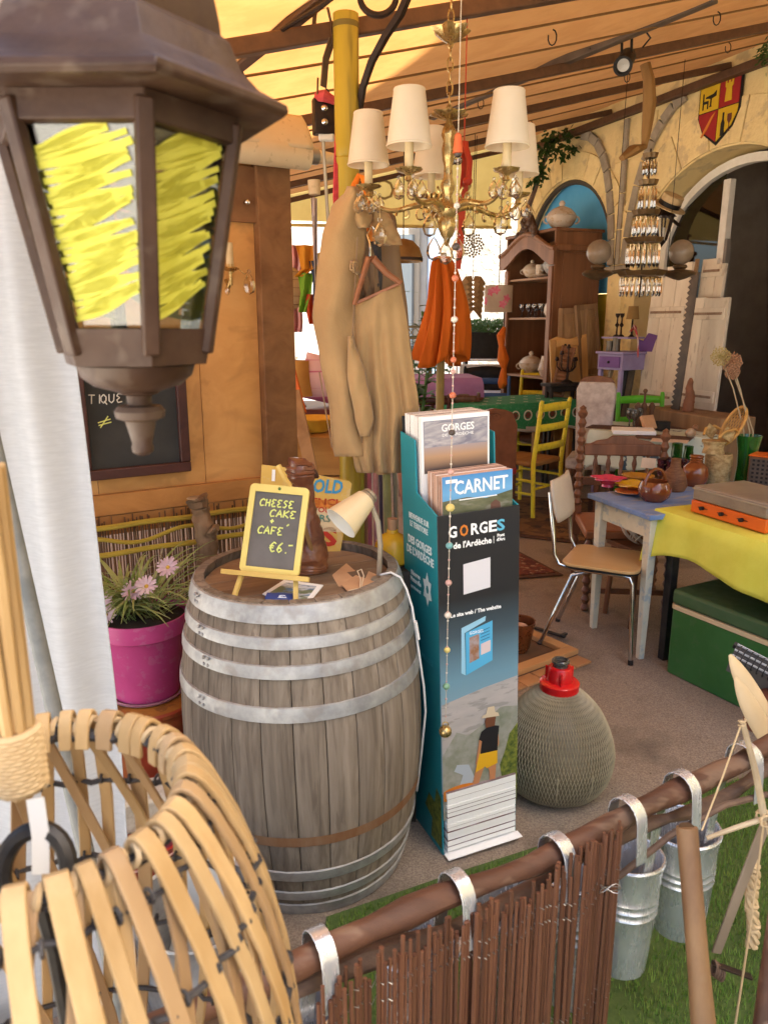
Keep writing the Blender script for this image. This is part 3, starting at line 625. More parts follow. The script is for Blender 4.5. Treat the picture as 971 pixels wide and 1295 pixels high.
MB().tube([hk + V((.024 * cos(t), .012 * sin(t), .026 * sin(t))) for t in [radians(-60 + 300 * k / 22) for k in range(23)]], .0068, 8).build('hook', BIRON, bk)
MB().tube([hk + V((.004, 0, -.028)), at(70, 1200, .47) - V(bk.location), at(90, 1310, .46) - V(bk.location), at(110, 1420, .45) - V(bk.location)], [.0085, .0065, .006, .006], 8).build('hook_shank', BIRON, bk)
# ================================================================ curtain and its pole
CURT = mat('white linen', (.58, .59, .61), (.52, .53, .55), r=.9, ns=70, st=(.4, .4, 3), bump=.0006, bs=260, bst=(.6, .6, 2), tl=.4)
cur = MB()
def cfn(u, v):
    z = .10 + 2.14 * v; x1 = -.560 + .006 * sin(5 * v); s = (1 - u)
    x = x1 - .95 * s; y = 1.40 + .35 * (-s) * .3
    y += .022 * sin(s * 52 + .6 * sin(3 * v)) * (.35 + .65 * max(0, 1 - s * 3.0)) + .012 * sin(s * 17 + v) + .003 * sin(v * 23 + s * 9)
    x += .006 * sin(v * 6 + s * 10)
    return V((x, y, z))
cur.grid(cfn, 110, 26)
tag(cur.build('curtain', CURT, thick=.0015, loc=(-.6, 1.38, .10)), 'white linen curtain hanging at the edge of the terrace beside the lantern', 'curtain')
GPOLE = mat('grey pole paint', (.10, .105, .10), (.16, .16, .15), r=.5, ns=20, bump=.0005, bs=60)
p0, p1 = at(-12, 540, 1.22), at(112, 1090, 1.02); pp = p0 + (p1 - p0) * 1.9
tag(MB().cyl(p0 + (p0 - p1) * .6, V((pp.x, pp.y, .002)) if pp.z < 0 else pp, .0125, n=12).build('metal_pole', GPOLE, loc=V((pp.x, pp.y, 0))), 'slim grey metal pole leaning in front of the white curtain', 'pole')
# ================================================================ rail with hooks and buckets
BARK = mat('peeled branch', (.125, .055, .030), (.062, .028, .017), r=.55, ns=12, st=(.25, 1, 1), det=6, bump=.003, bs=22, c3=(.26, .17, .11), s3=16, f3=.4)
BARK2 = mat('dry bark branch', (.17, .105, .070), (.09, .055, .04), r=.8, ns=22, st=(.3, 1, 1), det=6, bump=.004, bs=40)
def railp(t): return V((-.50, .672, .715)).lerp(V((1.10, 1.60, .745)), t) + V((0, 0, .010 * sin(t * 9) + .006 * sin(t * 23)))
RD = V((1.60, .928, 0)).normalized(); RNB = V((-RD.y, RD.x, 0))
rail = thing('branch_rail', 'peeled brown branch rail running across the foreground on stakes', 'railing', (railp(.5).x, railp(.5).y, 0))
MB().tube([railp(k / 30) for k in range(31)], [.0195 + .002 * sin(k * 1.3) + .0015 * R.random() for k in range(31)], 16).rough(.005, 26).build('rail', BARK, rail, world=True)
MB().tube([railp(k / 24) + V((0, 0, -.064 - .012 * sin(k * .8))) + RNB * (.012 + .008 * sin(k * .6)) for k in range(25)], [.015 + .004 * sin(k * 1.9) for k in range(25)], 10).rough(.006, 35).build('lower_branch', BARK2, rail, world=True)
for t in (.02, .985):
    q = railp(t); MB().cyl((q.x, q.y, 0), (q.x, q.y, q.z - .01), .022).build('stake', BARK, rail, world=True)
# rusty hoop twig under the right end
tag(MB().tube([railp(.58) + V((0, 0, -.13)), railp(.64) + V((0, 0, -.06)) - RNB * .03, railp(.72) + V((0, 0, -.045)) - RNB * .035, railp(.80) + V((0, 0, -.085)) - RNB * .03, railp(.86) + V((0, 0, -.18)) - RNB * .02], .0065, 7).build('bent_twig', BARK2), 'thin bent twig arching below the right end of the rail', 'twig')
GALV = mat('galvanised bucket', (.74, .75, .77), (.56, .57, .59), r=.25, m=.7, ns=9, st=(3, 3, .5), det=4, rr=.10, bump=.0006, bs=14)
def rail_at(px):
    best = min((abs((lambda q: 485.5 + FPX * q.x / (q.y * cos(PITCH) - (q.z - CH) * sin(PITCH)))(railp(k / 400)) - px), k / 400) for k in range(401)); return best[1]
BLAB = ['shiny zinc bucket on the leftmost rail hook, mostly hidden by the cane basket', 'shiny zinc bucket behind the left edge of the willow screen', 'shiny zinc bucket behind the middle of the willow screen',
        'tilted zinc bucket just right of the willow screen', 'zinc bucket with three bright ribs left of the bamboo stake', 'rightmost zinc bucket, right of the bamboo stake']
for i, px in enumerate((405, 576, 705, 792, 862, 940)):
    t = rail_at(px); q = railp(t); sh = -.02 if i < 3 else 0
    bu = thing('zinc_bucket', BLAB[i], 'bucket', q + RNB * .115 + V((0, 0, -.375 - (.05 if i > 2 else 0))), atan2(RD.y, RD.x), 'zinc buckets hooked over the branch rail', tilt=((0, 0), (0, 0), (0, 0), (-.12, .16), (-.06, .06), (-.02, -.02))[i])
    wallp = [(.048, .004), (.049, 0), (.050, .003), (.056, .05), (.0605, .094), (.063, .097), (.0605, .101), (.061, .106), (.0635, .109), (.061, .113), (.0615, .118), (.064, .121), (.0625, .126), (.067, .165), (.070, .170), (.0705, .174), (.068, .176), (.066, .172), (.061, .12), (.049, .010), (.001, .008)]
    MB().lathe([(r_ * 1.15, z_ * 1.5 - .07) for r_, z_ in wallp], n=36).build('body', GALV, bu)
    MB().tube([(.0775 * cos(u), .0775 * sin(u), .1925) for u in [2 * pi * k / 36 for k in range(36)]], .0032, 6, True).build('rim', GALV, bu)
    # strap over the rail down to the bucket
    L0 = bu.matrix_basis.inverted() if False else XF[bu.name].inverted()
    pth = [q + RNB * .060 + V((0, 0, -.185 - (.05 if i > 2 else 0))), q + RNB * .048 + V((0, 0, -.12)), q + RNB * .036 + V((0, 0, -.03))]
    pth += [q + RNB * .034 * cos(a) + V((0, 0, .034 * sin(a) + .001)) for a in [pi * k / 8 for k in range(9)]] + [q - RNB * .037 + V((0, 0, -.03)), q - RNB * .040 + V((0, 0, -.068 - .01 * (i % 2)))]
    ribbon(MB(), [L0 @ p for p in pth], (L0.to_3x3() @ RD), .026, .0022).build('strap_hook', GALV, bu, bev=.0006)
# ================================================================ willow screen hung in front of the rail
WIL = mat('willow stick', (.085, .033, .018), (.14, .06, .032), r=.5, ns=10, st=(1, 1, .1), det=4, bump=.0006, bs=60, var=.28)
TW = mat('tie wire', (.33, .30, .27), r=.35, m=.8)
ws = thing('willow_screen', 'brown willow stick screen wired upright in front of the branch rail', 'screen', (railp(.42).x, railp(.42).y, 0))
t0, t1 = rail_at(385), rail_at(764); n = 112
tops = []
for i in range(n):
    f = i / (n - 1); t = t0 + (t1 - t0) * (f ** 1.0) + .0012 * R.random()
    if f < .2 and R.random() < .15: continue
    q = railp(t) - RNB * (.036 + .010 * R.random()); zt = q.z + .030 - .05 * R.random() - .03 * (1 - f) + (.02 if f > .8 else 0)
    rr_ = .0032 + .0014 * R.random(); lean = .010 * (R.random() - .5)
    top = V((q.x, q.y, zt)); bot = V((q.x + lean, q.y + lean * .5, .03)); mid = top.lerp(bot, .5) + V((.006 * (R.random() - .5), .006 * (R.random() - .5), 0))
    if f < .3 and R.random() < .35:
        bot = V((q.x + lean * 3, q.y, .25))
    MB().tube([top, mid, bot], [rr_ * .85, rr_, rr_], 6).build('stick', WIL, ws, world=True)
    tops.append((q, f))
for dz in (-.055, -.085, -.30, -.33):
    pts = []
    for q, f in tops:
        pts.append(V((q.x, q.y, q.z + dz + .012 * sin(f * 21))) - RNB * .007 * (1 if len(pts) % 2 else -1))
    MB().tube(pts, .0010, 4).build('tie_wire', TW, ws, world=True)
q = tops[-1][0]
MB().tube([V((q.x - .02, q.y - .03, q.z - .075)) + V((.018 * cos(a), .004 * sin(2 * a), .007 * sin(a * 1.5))) for a in [k * .45 for k in range(30)]], .0009, 4).build('wire_knot', TW, ws, world=True)
# ================================================================ right foreground: bamboo stake, twig star, raffia braid, thick stick
BAM = mat('old bamboo', (.29, .165, .075), (.17, .09, .045), r=.5, ns=10, st=(1, 1, .12), det=5, bump=.0006, bs=50, c3=(.42, .30, .17), s3=8, f3=.5)
a_, b_ = at(868, 1046, 1.10), at(890, 1310, .97); dd = (b_ - a_)
bs_ = thing('bamboo_stake', 'upright sawn bamboo stake standing in front of the zinc buckets', 'stake', a_ + dd * ((0 - a_.z) / dd.z))
pts = [a_ + dd * (k / 12) * ((0 - a_.z) / dd.z) for k in range(13)]
MB().tube(pts, [.0175, .0172, .0172, .0175, .0195, .0178, .0176, .0176, .0195, .018, .018, .018, .018], 14).build('culm', BAM, bs_, world=True)
MB().tube([a_ + V((0, 0, .0008)), a_ + V((0, 0, -.004))], .0125, 12).build('hollow', mat('bamboo hollow', (.08, .045, .02), r=.9), bs_, world=True)
TWG = mat('bleached twig', (.42, .33, .21), (.30, .22, .13), r=.7, ns=16, bump=.0006, bs=60, var=.1)
star = thing('twig_star', 'twig and string star hanging at the right edge in front of the rail', 'decoration', at(962, 1035, 1.05))
ce = at(966, 1035, 1.05); top = at(938, 912, 1.06)
def twg(nm, a, c, r0, r1, m=TWG): return MB().tube([a, a.lerp(c, .5) + V((.002, 0, .002)), c], [r0, (r0 + r1) / 2, r1], 7).build(nm, m, star, world=True)
twg('twig', top, ce, .0042, .0060); twg('twig', ce, at(893, 1060, 1.05), .0045, .0035); twg('twig', ce, at(1010, 1000, 1.05), .005, .004)
twg('cord', top, at(887, 1050, 1.06), .0014, .0014, RAFF); twg('cord', ce, at(927, 1310, 1.0), .0018, .0018, RAFF); twg('cord', ce, at(985, 1120, 1.02), .002, .002, RAFF)
ribbon(MB(), [at(968, 1040, 1.06), at(935, 1125, 1.05), at(905, 1205, 1.05)], V((.7, 0, .5)), .016, .004).build('flat_twig', mat('grey flat twig', (.26, .20, .14), (.2, .15, .10), r=.7), star, world=True, bev=.001)
MB().tube([ce + V((.010 * cos(k * .9), .010 * sin(k * .7), .012 * sin(k * .9))) for k in range(26)], .0018, 5).build('binding', RAFF, star, world=True)
MB().tube([top + V((.005 * cos(k), .005 * sin(k), .001 * k - .01)) for k in range(14)], .0016, 5).build('binding', RAFF, star, world=True)
br = MB()
for ph in (0, 2.1, 4.2):
    br.tube([at(951 + 1.5 * sin(k * .3), 1090 + k * 3.2, 1.12) + V((.007 * cos(k * .8 + ph), .006 * sin(k * .8 + ph), .004 * sin(k * 1.6 + ph))) for k in range(34)], .0052, 6)
tag(br.build('raffia_braid', RAFF, loc=at(951, 1195, 1.12)), 'pale raffia braid hanging at the right edge below the twig star', 'braid')
sp = thing('spring_clip', 'small rusty wire clip with dark prongs above the turf by the right edge', 'clip', at(915, 1232, 1.06))
for k in range(4):
    c = at(903 + 3 * k, 1222 + 2.2 * k, 1.06); MB().tube([c + V((.002 * sin(a), .009 * cos(a), .013 * sin(a) - .004)) for a in [2 * pi * j / 10 for j in range(10)]], .0022, 6, True).build('coil', BARK2, sp, world=True)
MB().bar(at(900, 1218, 1.06), at(950, 1236, 1.05), .012, .004).build('prong', IRON, sp, world=True, bev=.001)
tag(MB().tube([at(1000, 1085, .95), at(986, 1160, .93), at(976, 1240, .90), at(968, 1310, .87), at(960, 1400, .85)], [.014, .017, .018, .019, .02], 10).build('thick_stick', BARK), 'thick dark brown stick rising at the bottom right corner', 'stick')
# pale wooden scoops and a spiral bound album at the right edge
PALEW = mat('pale carved wood', (.60, .45, .25), (.52, .37, .19), r=.5, ns=6, st=(1, 1, .3), det=5, bump=.0006, bs=50)
def scoop(pa, pb, wd, label, Y):
    a, c = at(*pa, Y), at(*pb, Y - .10); d = c - a; L = d.length; M = frame(a, d, V((.3, -1, .2))); b = MB(); N_ = 18; pr = []
    def fn(u, v):
        t = .02 + .98 * v; wv = wd * sin(pi * (t ** .72) * .80 + .0) ; an = 2 * pi * u
        return M @ V((wv * cos(an), wv * .42 * sin(an) * (1 if sin(an) > 0 else .35) + .03 * (t - .5) ** 2, L * t))
    b.grid(fn, 20, N_, cu=True)
    return tag(b.build('wooden_scoop', PALEW, loc=c), label, 'scoop', 'pale wooden scoops at the right edge')
scoop((919, 826), (985, 940), .028, 'upper pale pointed wooden scoop leaning over the green cooler', 1.72)
scoop((926, 855), (985, 962), .026, 'lower pale pointed wooden scoop under its twin at the right edge', 1.68)
al = thing('spiral_album', 'black spiral bound album lying open at the right edge above the wooden scoops', 'album', at(965, 850, 1.86))
a0_, a1_, a2_ = at(932, 818, 1.90), at(1010, 858, 1.80), at(1010, 900, 1.70); ax = (a1_ - a0_); ay = V((-.02, -.10, -.06))
pl = plane(a0_, ax, -ay)
MB(pl).box((.10, -.004, .006), (.22, .014, .014)).build('cover', BLACK, al, world=True, bev=.001)
for k in range(9):
    MB(pl).box((.105, -.012 - .0035 * k, -.002 - .004 * k), (.21, .0012, .06)).build('page', mat('album page', (.10, .09, .085), r=.7) if k % 3 else PAPER, al, world=True)
for k in range(13):
    MB(pl).tube([V((.012 + .015 * k, -.03 + .026 * cos(a), .01 + .022 * sin(a))) for a in [2 * pi * j / 12 for j in range(12)]], .0016, 5, True).build('spiral_ring', BLACK, al, world=True)
tag(MB().box(at(985, 905, 1.78), (.12, .12, .10), rz=.4).build('wooden_box', mat('dark red wood', (.12, .035, .02), r=.5), bev=.004), 'dark red wooden box at the right edge behind the scoops', 'box')
# ================================================================ artificial turf
TURF = mat('artificial turf', (.10, .20, .022), (.20, .30, .05), r=.75, ns=14, var=0, c3=(.28, .26, .10), s3=60, f3=.6)
tf = [(-.16, 1.775), (.17, 1.93), (.76, 2.19), (1.30, 2.44), (2.3, 2.9), (2.3, .2), (-.16, .2)]
tag(outline('turf_mat', [tf], .006, mat('turf backing', (.05, .085, .02), (.08, .12, .03), r=.95, ns=80), None, Matrix.Translation((0, 0, .005))), kind='structure')
def intf(x, y): return x > -.155 and y < 1.84 + .47 * x - .01 and y > .9
b = MB(); vs = []; fs = []
rt = random.Random(5); cnt = 0
while cnt < 30000:
    x = -.16 + 1.95 * rt.random(); y = .95 + 1.55 * rt.random()
    if not intf(x, y): continue
    if cnt > 9000 and not (x < .35 and y > 1.55 or x > .6): continue
    a = 2 * pi * rt.random(); h = .016 + .012 * rt.random(); wv = .0016; lx, ly = .012 * (rt.random() - .5), .012 * (rt.random() - .5); n = len(vs)
    vs += [V((x - wv * cos(a), y - wv * sin(a), .007)), V((x + wv * cos(a), y + wv * sin(a), .007)), V((x + lx, y + ly, .007 + h))]; fs.append((n, n + 1, n + 2)); cnt += 1
b.v = vs; b.f = fs; b.m = [0] * len(fs)
tag(b.build('turf_blades', TURF, smooth=False), 'short green artificial turf blades beyond the branch rail', 'turf', kind='stuff')
# ================================================================ timber panel at the street side
PA = V((-1.02, 2.6, 0)); PD = V((.645, .40, 0)).normalized(); PN = V((PD.y, -PD.x, 0))   # PN looks towards the camera
def onpan(px, py, off=0):
    d = ray(px, py); P0 = PA + PN * off; o = V((0, 0, CH)); t = (P0 - o).dot(PN) / d.dot(PN); return o + d * t
def pan(x, z, off=0): return PA + PD * x + PN * off + V((0, 0, z))
PANM = plane(PA, PD, (0, 0, 1))                    # z towards the camera
PINE = wood('honey plywood', (.62, .335, .115), (.54, .275, .085), 'y', r=.5, ns=2.2, bump=.0006, bs=20, c3=(.22, .10, .03), s3=5, f3=.25)
PINE2 = wood('honey board', (.50, .235, .07), (.38, .17, .048), 'x', r=.5, ns=3, bump=.0008)
BEAM = wood('brown beam', (.23, .115, .05), (.155, .072, .03), 'y', r=.6, ns=3, bump=.0012)
pn = thing('timber_panel', 'honey brown timber wall panel with a dark post behind the chalkboard', 'wall', pan(.2, 0))
xr = (onpan(345, 400) - PA).dot(PD); xe = (onpan(366, 400) - PA).dot(PD); xb = (onpan(326, 400) - PA).dot(PD)
def pw(b, nm, m, **k): return b.build(nm, m, pn, world=True, **k)
xs_ = [-.75, -.36, .02, .41, xb]
for a, c in zip(xs_, xs_[1:]): pw(MB(PANM).box(((a + c) / 2, 1.62, -.012), (c - a - .002, 1.20, .02)), 'board', PINE, bev=.001)
pw(MB(PANM).box(((xb + xe) / 2, 1.16, .006), (xe - xb, 2.32, .075)), 'post', BEAM, bev=.003)
pw(MB(PANM).box((-.05, .985, .004), (1.60 + .0, .075, .034)), 'base_board', PINE2, bev=.002)
pw(MB(PANM).box((-.05, .91, .002), (1.58 + .0, .07, .03)), 'base_board', PINE2, bev=.002)
q = onpan(307, 250); xq = (q - PA).dot(PD)
pw(MB(PANM).box((xq, q.z + .01, .006), (.115, .19, .03)), 'patch_board', BEAM, bev=.002)
pw(MB(PANM).lathe([(.001, .028), (.008, .026), (.011, .02), (.008, .004)], (0, 0, 0), 14, Matrix.Translation((xq, q.z - .02, .02))), 'screw_cap', CHROME)
pw(MB(PANM).box((-.05, 2.25, .0), (1.6, .10, .06)), 'head_board', BEAM, bev=.002)
# chalkboard on the panel
CHB = mat('chalkboard', (.028, .030, .030), (.05, .05, .05), r=.75, ns=6, lo=.4, hi=.8)
MAR = wood('maroon frame', (.075, .03, .025), (.05, .02, .018), 'x', r=.4)
tl = onpan(96, 462, .02); brr = onpan(234, 590, .02); x0 = (tl - PA).dot(PD); x1 = (brr - PA).dot(PD); z1 = 1.50; z0 = onpan(225, 590, .02).z
cb = thing('chalkboard', 'large dark chalkboard in a maroon frame on the timber panel, partly behind the lantern', 'chalkboard', pan((x0 + x1) / 2, z0, .01))
def cw(b, nm, m, **k): return b.build(nm, m, cb, world=True, **k)
cw(MB(PANM).box(((x0 + x1) / 2, (z0 + z1) / 2, .018), (x1 - x0, z1 - z0, .012)), 'board', CHB)
for (cx, cz, ww, hh) in (((x0 + x1) / 2, z0, x1 - x0 + .036, .036), ((x0 + x1) / 2, z1, x1 - x0 + .036, .036), (x1, (z0 + z1) / 2, .036, z1 - z0 - .037), (x0, (z0 + z1) / 2, .036, z1 - z0 - .037)):
    cw(MB(PANM).box((cx, cz, .026), (ww, hh, .034)), 'frame_bar', MAR, bev=.004)
CHALK = mat('white chalk', (.62, .62, .58), r=.9); CHALKY = mat('yellow chalk', (.66, .72, .22), r=.9)
SL = {'C': [[(1, .8), (.6, 1), (.15, .75), (.05, .35), (.3, 0), (.9, .1)]], 'H': [[(.1, 1), (.1, 0)], [(.85, 1), (.85, 0)], [(.1, .5), (.85, .55)]],
      'E': [[(.95, .95), (.3, 1), (.1, .75), (.55, .55), (.1, .3), (.3, 0), (.95, .08)]], 'S': [[(.9, .9), (.5, 1), (.2, .75), (.8, .35), (.5, 0), (.1, .1)]],
      'A': [[(0, 0), (.5, 1), (1, 0)], [(.2, .4), (.85, .42)]], 'K': [[(.1, 1), (.1, 0)], [(.95, 1), (.12, .5), (1, 0)]], 'F': [[(.15, 0), (.1, 1), (.95, .95)], [(.1, .5), (.7, .52)]],
      '+': [[(.5, .9), (.5, .1)], [(.1, .5), (.9, .5)]], '6': [[(.8, 1), (.3, .65), (.1, .25), (.45, 0), (.85, .25), (.5, .5), (.15, .3)]],
      '€': [[(1, .85), (.6, 1), (.25, .7), (.2, .3), (.5, 0), (.95, .12)], [(0, .6), (.7, .62)], [(0, .4), (.65, .42)]], '.': [[(.3, .05), (.45, .0)]], '-': [[(.0, .8), (.7, .85)]],
      'R': [[(.1, 0), (.1, 1), (.7, .95), (.8, .65), (.12, .5), (.9, 0)]], 'O': [[(.5, 1), (.1, .7), (.1, .3), (.5, 0), (.9, .3), (.9, .7), (.5, 1)]], 'U': [[(.1, 1), (.12, .25), (.5, 0), (.85, .25), (.9, 1)]],
      'T': [[(.5, 0), (.5, 1)], [(0, 1), (1, .97)]], 'I': [[(.5, 0), (.5, 1)]], 'Q': [[(.5, 1), (.1, .7), (.1, .3), (.5, 0), (.9, .3), (.9, .7), (.5, 1)], [(.6, .25), (1.05, -.15)]],
      "'": [[(.3, 1.3), (.7, 1.55)]], ',': [[(.5, .15), (.3, -.25)]], '"': [[(0, .2), (1.4, .55)], [(.1, -.1), (1.5, .2)], [(.3, -.4), (1.1, .9)]], 'B': [[(.1, 0), (.1, 1), (.7, .9), (.15, .55), (.85, .3), (.1, 0)]]}
def write(s, M, x, y, h, w, r, m, parent, sp=1.25, world=True, name='chalk_writing'):
    b = MB()
    for ch in s:
        if ch in SL:
            for st in SL[ch]:
                pts = []
                for (ax, ay), (bx, by) in zip(st, st[1:]):
                    for t in (0, .5): pts.append((ax + (bx - ax) * t, ay + (by - ay) * t))
                pts.append(st[-1])
                b.tube([M @ V((x + px * w + .12 * py * w, y + py * h, 0)) for px, py in pts], r, 5)
        x += w * sp * (.5 if ch in ".I',-" else 1)
    if b.v: return b.build(name, m, parent, world=world)
M0 = PANM @ Matrix.Translation((0, 0, .0245))
def pxz(px, py): q = onpan(px, py, .0245); return (q - PA).dot(PD), q.z
x, z = pxz(118, 488); write('RO,UI', M0, x, z, .030, .022, .0022, CHALK, cb)
x, z = pxz(112, 511); write('TIQUE', M0, x, z, .030, .021, .0022, CHALK, cb)
x, z = pxz(124, 537); write('"', M0, x, z, .03, .03, .0022, CHALKY, cb)
# brass sconce with a candle and crystals
q = onpan(291, 335, .05)
CRY = glass('crystal', (.95, .93, .88), .22, .03); CANDLE = mat('ivory candle sleeve', (.62, .50, .30), (.52, .40, .22), r=.6, ns=20)
sc = thing('wall_sconce', 'brass wall sconce with an ivory candle and a crystal drop on the timber panel', 'sconce', q + V((0, 0, -.08)))
def drop(b, c, h, w, n=8):
    b.lathe([(.001, h), (w * .18, h * .9), (w * .42, h * .62), (w * .5, h * .36), (w * .34, h * .10), (.001, 0)], c, n); return b
MB().cyl(q + V((0, 0, -.01)), q + V((0, 0, .075)), .013, n=14).build('candle', CANDLE, sc, world=True)
MB().lathe([(.001, -.012), (.02, -.008), (.028, .0), (.026, .004), (.013, .0), (.013, .015)], q + V((0, 0, -.012)), 16).cyl(q + V((0, 0, -.07)), q, .007).tube([q + V((0, 0, -.04)) - PN * .0, q + V((0, 0, -.075)) - PN * .02, q - PN * .05 + V((0, 0, -.05))], .006).tube([q + V((0, 0, -.03)), q + PD * .03 + V((0, 0, -.012)), q + PD * .055 + V((0, 0, -.03))], .0022, 6).build('bracket', BRASS, sc, world=True)
q2 = onpan(315, 350, .07); b = MB(); drop(b, q2 + V((0, 0, -.062)), .075, .045); b.ball(q2 + V((0, 0, .018)), .007, 8); b.build('crystal_drop', CRY, sc, world=True)
MB().cyl(q + PD * .055 + V((0, 0, -.03)), q2 + V((0, 0, .02)), .001, n=5).build('wire', BRASS, sc, world=True)
b = MB(); drop(b, q + V((-.012, -.01, -.105)), .04, .02); b.build('crystal_drop', CRY, sc, world=True)
# reed fence with split yellow rails below
REED = mat('heather reed', (.095, .045, .02), (.17, .09, .04), r=.7, ns=8, st=(1, 1, .2), bump=.0006, bs=60, var=.35)
YBAM = mat('yellow split bamboo', (.44, .33, .045), (.36, .26, .04), r=.5, ns=9, st=(.3, 1, 1), bump=.0006, bs=40, var=.1)
rf = thing('reed_fence', 'brown heather reed fence with wavy yellow bamboo rails under the timber panel', 'fence', pan(.2, 0, .06))
x = -.45
while x < .80:
    zt = .955 - .05 * R.random(); r_ = .0034 + .0016 * R.random(); l_ = .006 * (R.random() - .5)
    MB(PANM).tube([V((x + l_, zt, .045 + .010 * R.random())), V((x, .45, .045)), V((x, .0, .045))], [r_ * .7, r_, r_], 5).build('reed', REED, rf, world=True)
    x += .0072 + .003 * R.random()
MB(PANM).tube([V((-.46 + .05 * k, .72 + .006 * sin(k), .058)) for k in range(27)], .0012, 4).build('tie_wire', TW, rf, world=True)
zt_, zb_ = onpan(200, 660, .07).z, onpan(200, 690, .07).z
for zz in (zt_, zb_ - .01):
    MB(PANM).tube([V((-.47 + .05 * k, zz + .002 * sin(k * 1.1) + .004, .066)) for k in range(27)], .0105, 7, up=(0, 0, 1)).build('bamboo_rail', YBAM, rf, world=True)
MB(PANM).tube([V((-.47 + .025 * k, (zt_ + zb_) / 2 - .002 + .017 * sin(k * .44 + .5), .070)) for k in range(53)], .008, 7).build('wavy_strip', YBAM, rf, world=True)
# driftwood stump behind the barrel
DRW = mat('driftwood', (.14, .08, .04), (.27, .175, .10), r=.8, ns=16, st=(1, 1, .35), det=7, bump=.006, bs=28, c3=(.08, .045, .025), s3=12, f3=.7)
def gn(pts, rs, sub=6):                   # gnarled limb: smooth path with a knotted radius
    out = []; rad = []; pts = [V(p) for p in pts]
    for i in range(len(pts) - 1):
        for k in range(sub):
            t = k / sub; s_ = t * t * (3 - 2 * t); out.append(pts[i].lerp(pts[i + 1], t)); rad.append((rs[i] + (rs[i + 1] - rs[i]) * s_) * (1 + .16 * (R.random() - .5)))
    out.append(pts[-1]); rad.append(rs[-1]); return out, rad
dw_ = thing('driftwood_stump', 'gnarled driftwood stump rising between the flower pot and the barrel', 'stump', (-.64, 2.62, 0))
b = MB(); Yd = 2.62
for pts, rs in (([at(249, 630, Yd), at(256, 652, Yd), at(262, 690, Yd), at(268, 730, Yd), at(262, 780, Yd), (-.60, Yd, .3), (-.62, Yd, 0)], [.037, .032, .034, .046, .06, .07, .09]),
                ([at(268, 712, Yd), at(290, 728, Yd - .04), at(312, 742, Yd - .06), at(330, 740, Yd - .08)], [.045, .036, .028, .02]),
                ([at(262, 745, Yd), at(245, 775, Yd - .06), at(232, 800, Yd - .1)], [.045, .038, .03]),
                ([at(262, 680, Yd), at(270, 672, Yd - .02), at(276, 668, Yd - .02)], [.025, .02, .012])):
    b.tube(*gn(pts, rs, 10), 16)
b.rough(.012, 24).build('trunk', DRW, dw_, world=True)
MB().lathe([(.001, .003), (.03, .004), (.036, 0)], at(249, 630, Yd), 12).build('cut_end', mat('cut wood end', (.38, .28, .17), (.28, .2, .12), r=.8, ns=30), dw_, world=True)
# ================================================================ flower pot on an orange drum
MAG = mat('magenta pot paint', (.56, .075, .25), (.50, .06, .215), r=.42, ns=8, bump=.0004, bs=90, c3=(.5, .25, .35), s3=30, f3=.25)
pc = V((-.79, 2.32, .415)); pot = thing('flower_pot', 'magenta plastic flower pot with a striped spider plant and pink daisies', 'flower pot', pc)
MB().lathe([(.001, .0), (.098, .0), (.105, .006), (.132, .215), (.137, .222), (.146, .226), (.150, .275), (.149, .282), (.143, .282), (.138, .24), (.001, .235)], n=44).build('body', MAG, pot)
MB().lathe([(.106, .001), (.118, .001), (.121, .008), (.112, .008)], n=40).build('saucer', mat('dusty magenta', (.40, .12, .22), (.45, .3, .33), r=.6, ns=30), pot)
MB().lathe([(.139, .262), (.05, .27), (.001, .272)], n=24).build('soil', mat('potting soil', (.04, .028, .02), r=.95, bump=.004, bs=60), pot)
def leafmat(n, c, c2): return mat(n, c, c2, r=.45, ns=3, tl=.3)
GL = mat('striped leaf', (.16, .27, .05), (.48, .52, .22), r=.45, ns=9, st=(2, 2, .3), tl=.3); rp = random.Random(3)
GL2 = mat('pale leaf', (.45, .47, .20), (.28, .36, .10), r=.5, ns=9, tl=.3)
for i in range(110):
    a = 2 * pi * rp.random(); L = .17 + .16 * rp.random(); up_ = .07 + .12 * rp.random(); r0 = .085 * sqrt(rp.random()); bend = .5 + .6 * rp.random()
    c0 = V((r0 * cos(a * 1.7), r0 * sin(a * 1.7), .27)); d = V((cos(a), sin(a), 0)); s_ = V((-sin(a), cos(a), 0))
    pts = [c0 + d * (L * t) + V((0, 0, up_ * 2.2 * t * (1 - .55 * t * bend * 1.5))) for t in [k / 7 for k in range(8)]]
    b = MB(); ribbon(b, pts, s_, [.004, .008, .010, .010, .009, .007, .004, .001], .0006); b.build('leaf', GL if i % 3 else GL2, pot)
PNK = mat('pink petals', (.70, .48, .55), (.78, .64, .67), r=.6, ns=12, tl=.25)
for fx, fy in ((170, 748), (186, 742), (213, 718), (135, 778), (131, 762)):
    q = at(fx, fy, 2.24 if fx != 213 else 2.3) - pc; nrm = V((-.1, -.75, .65)).normalized(); M = frame(q, nrm); b = MB()
    for k in range(18):
        a = 2 * pi * k / 18; d = V((cos(a), sin(a), .25 + .2 * (k % 2))).normalized(); L = .036 + .005 * rp.random()
        ribbon(b, [M @ (d * .006), M @ (d * L * .55 + V((0, 0, .002))), M @ (d * L + V((0, 0, -.003)))], M.to_3x3() @ V((-sin(a), cos(a), 0)), [.005, .010, .005], .0008)
    b.build('daisy', PNK, pot); MB(M).ball((0, 0, .004), .007, 10, (1, 1, .6)).build('daisy_centre', mat('daisy centre', (.5, .32, .05), r=.8), pot)
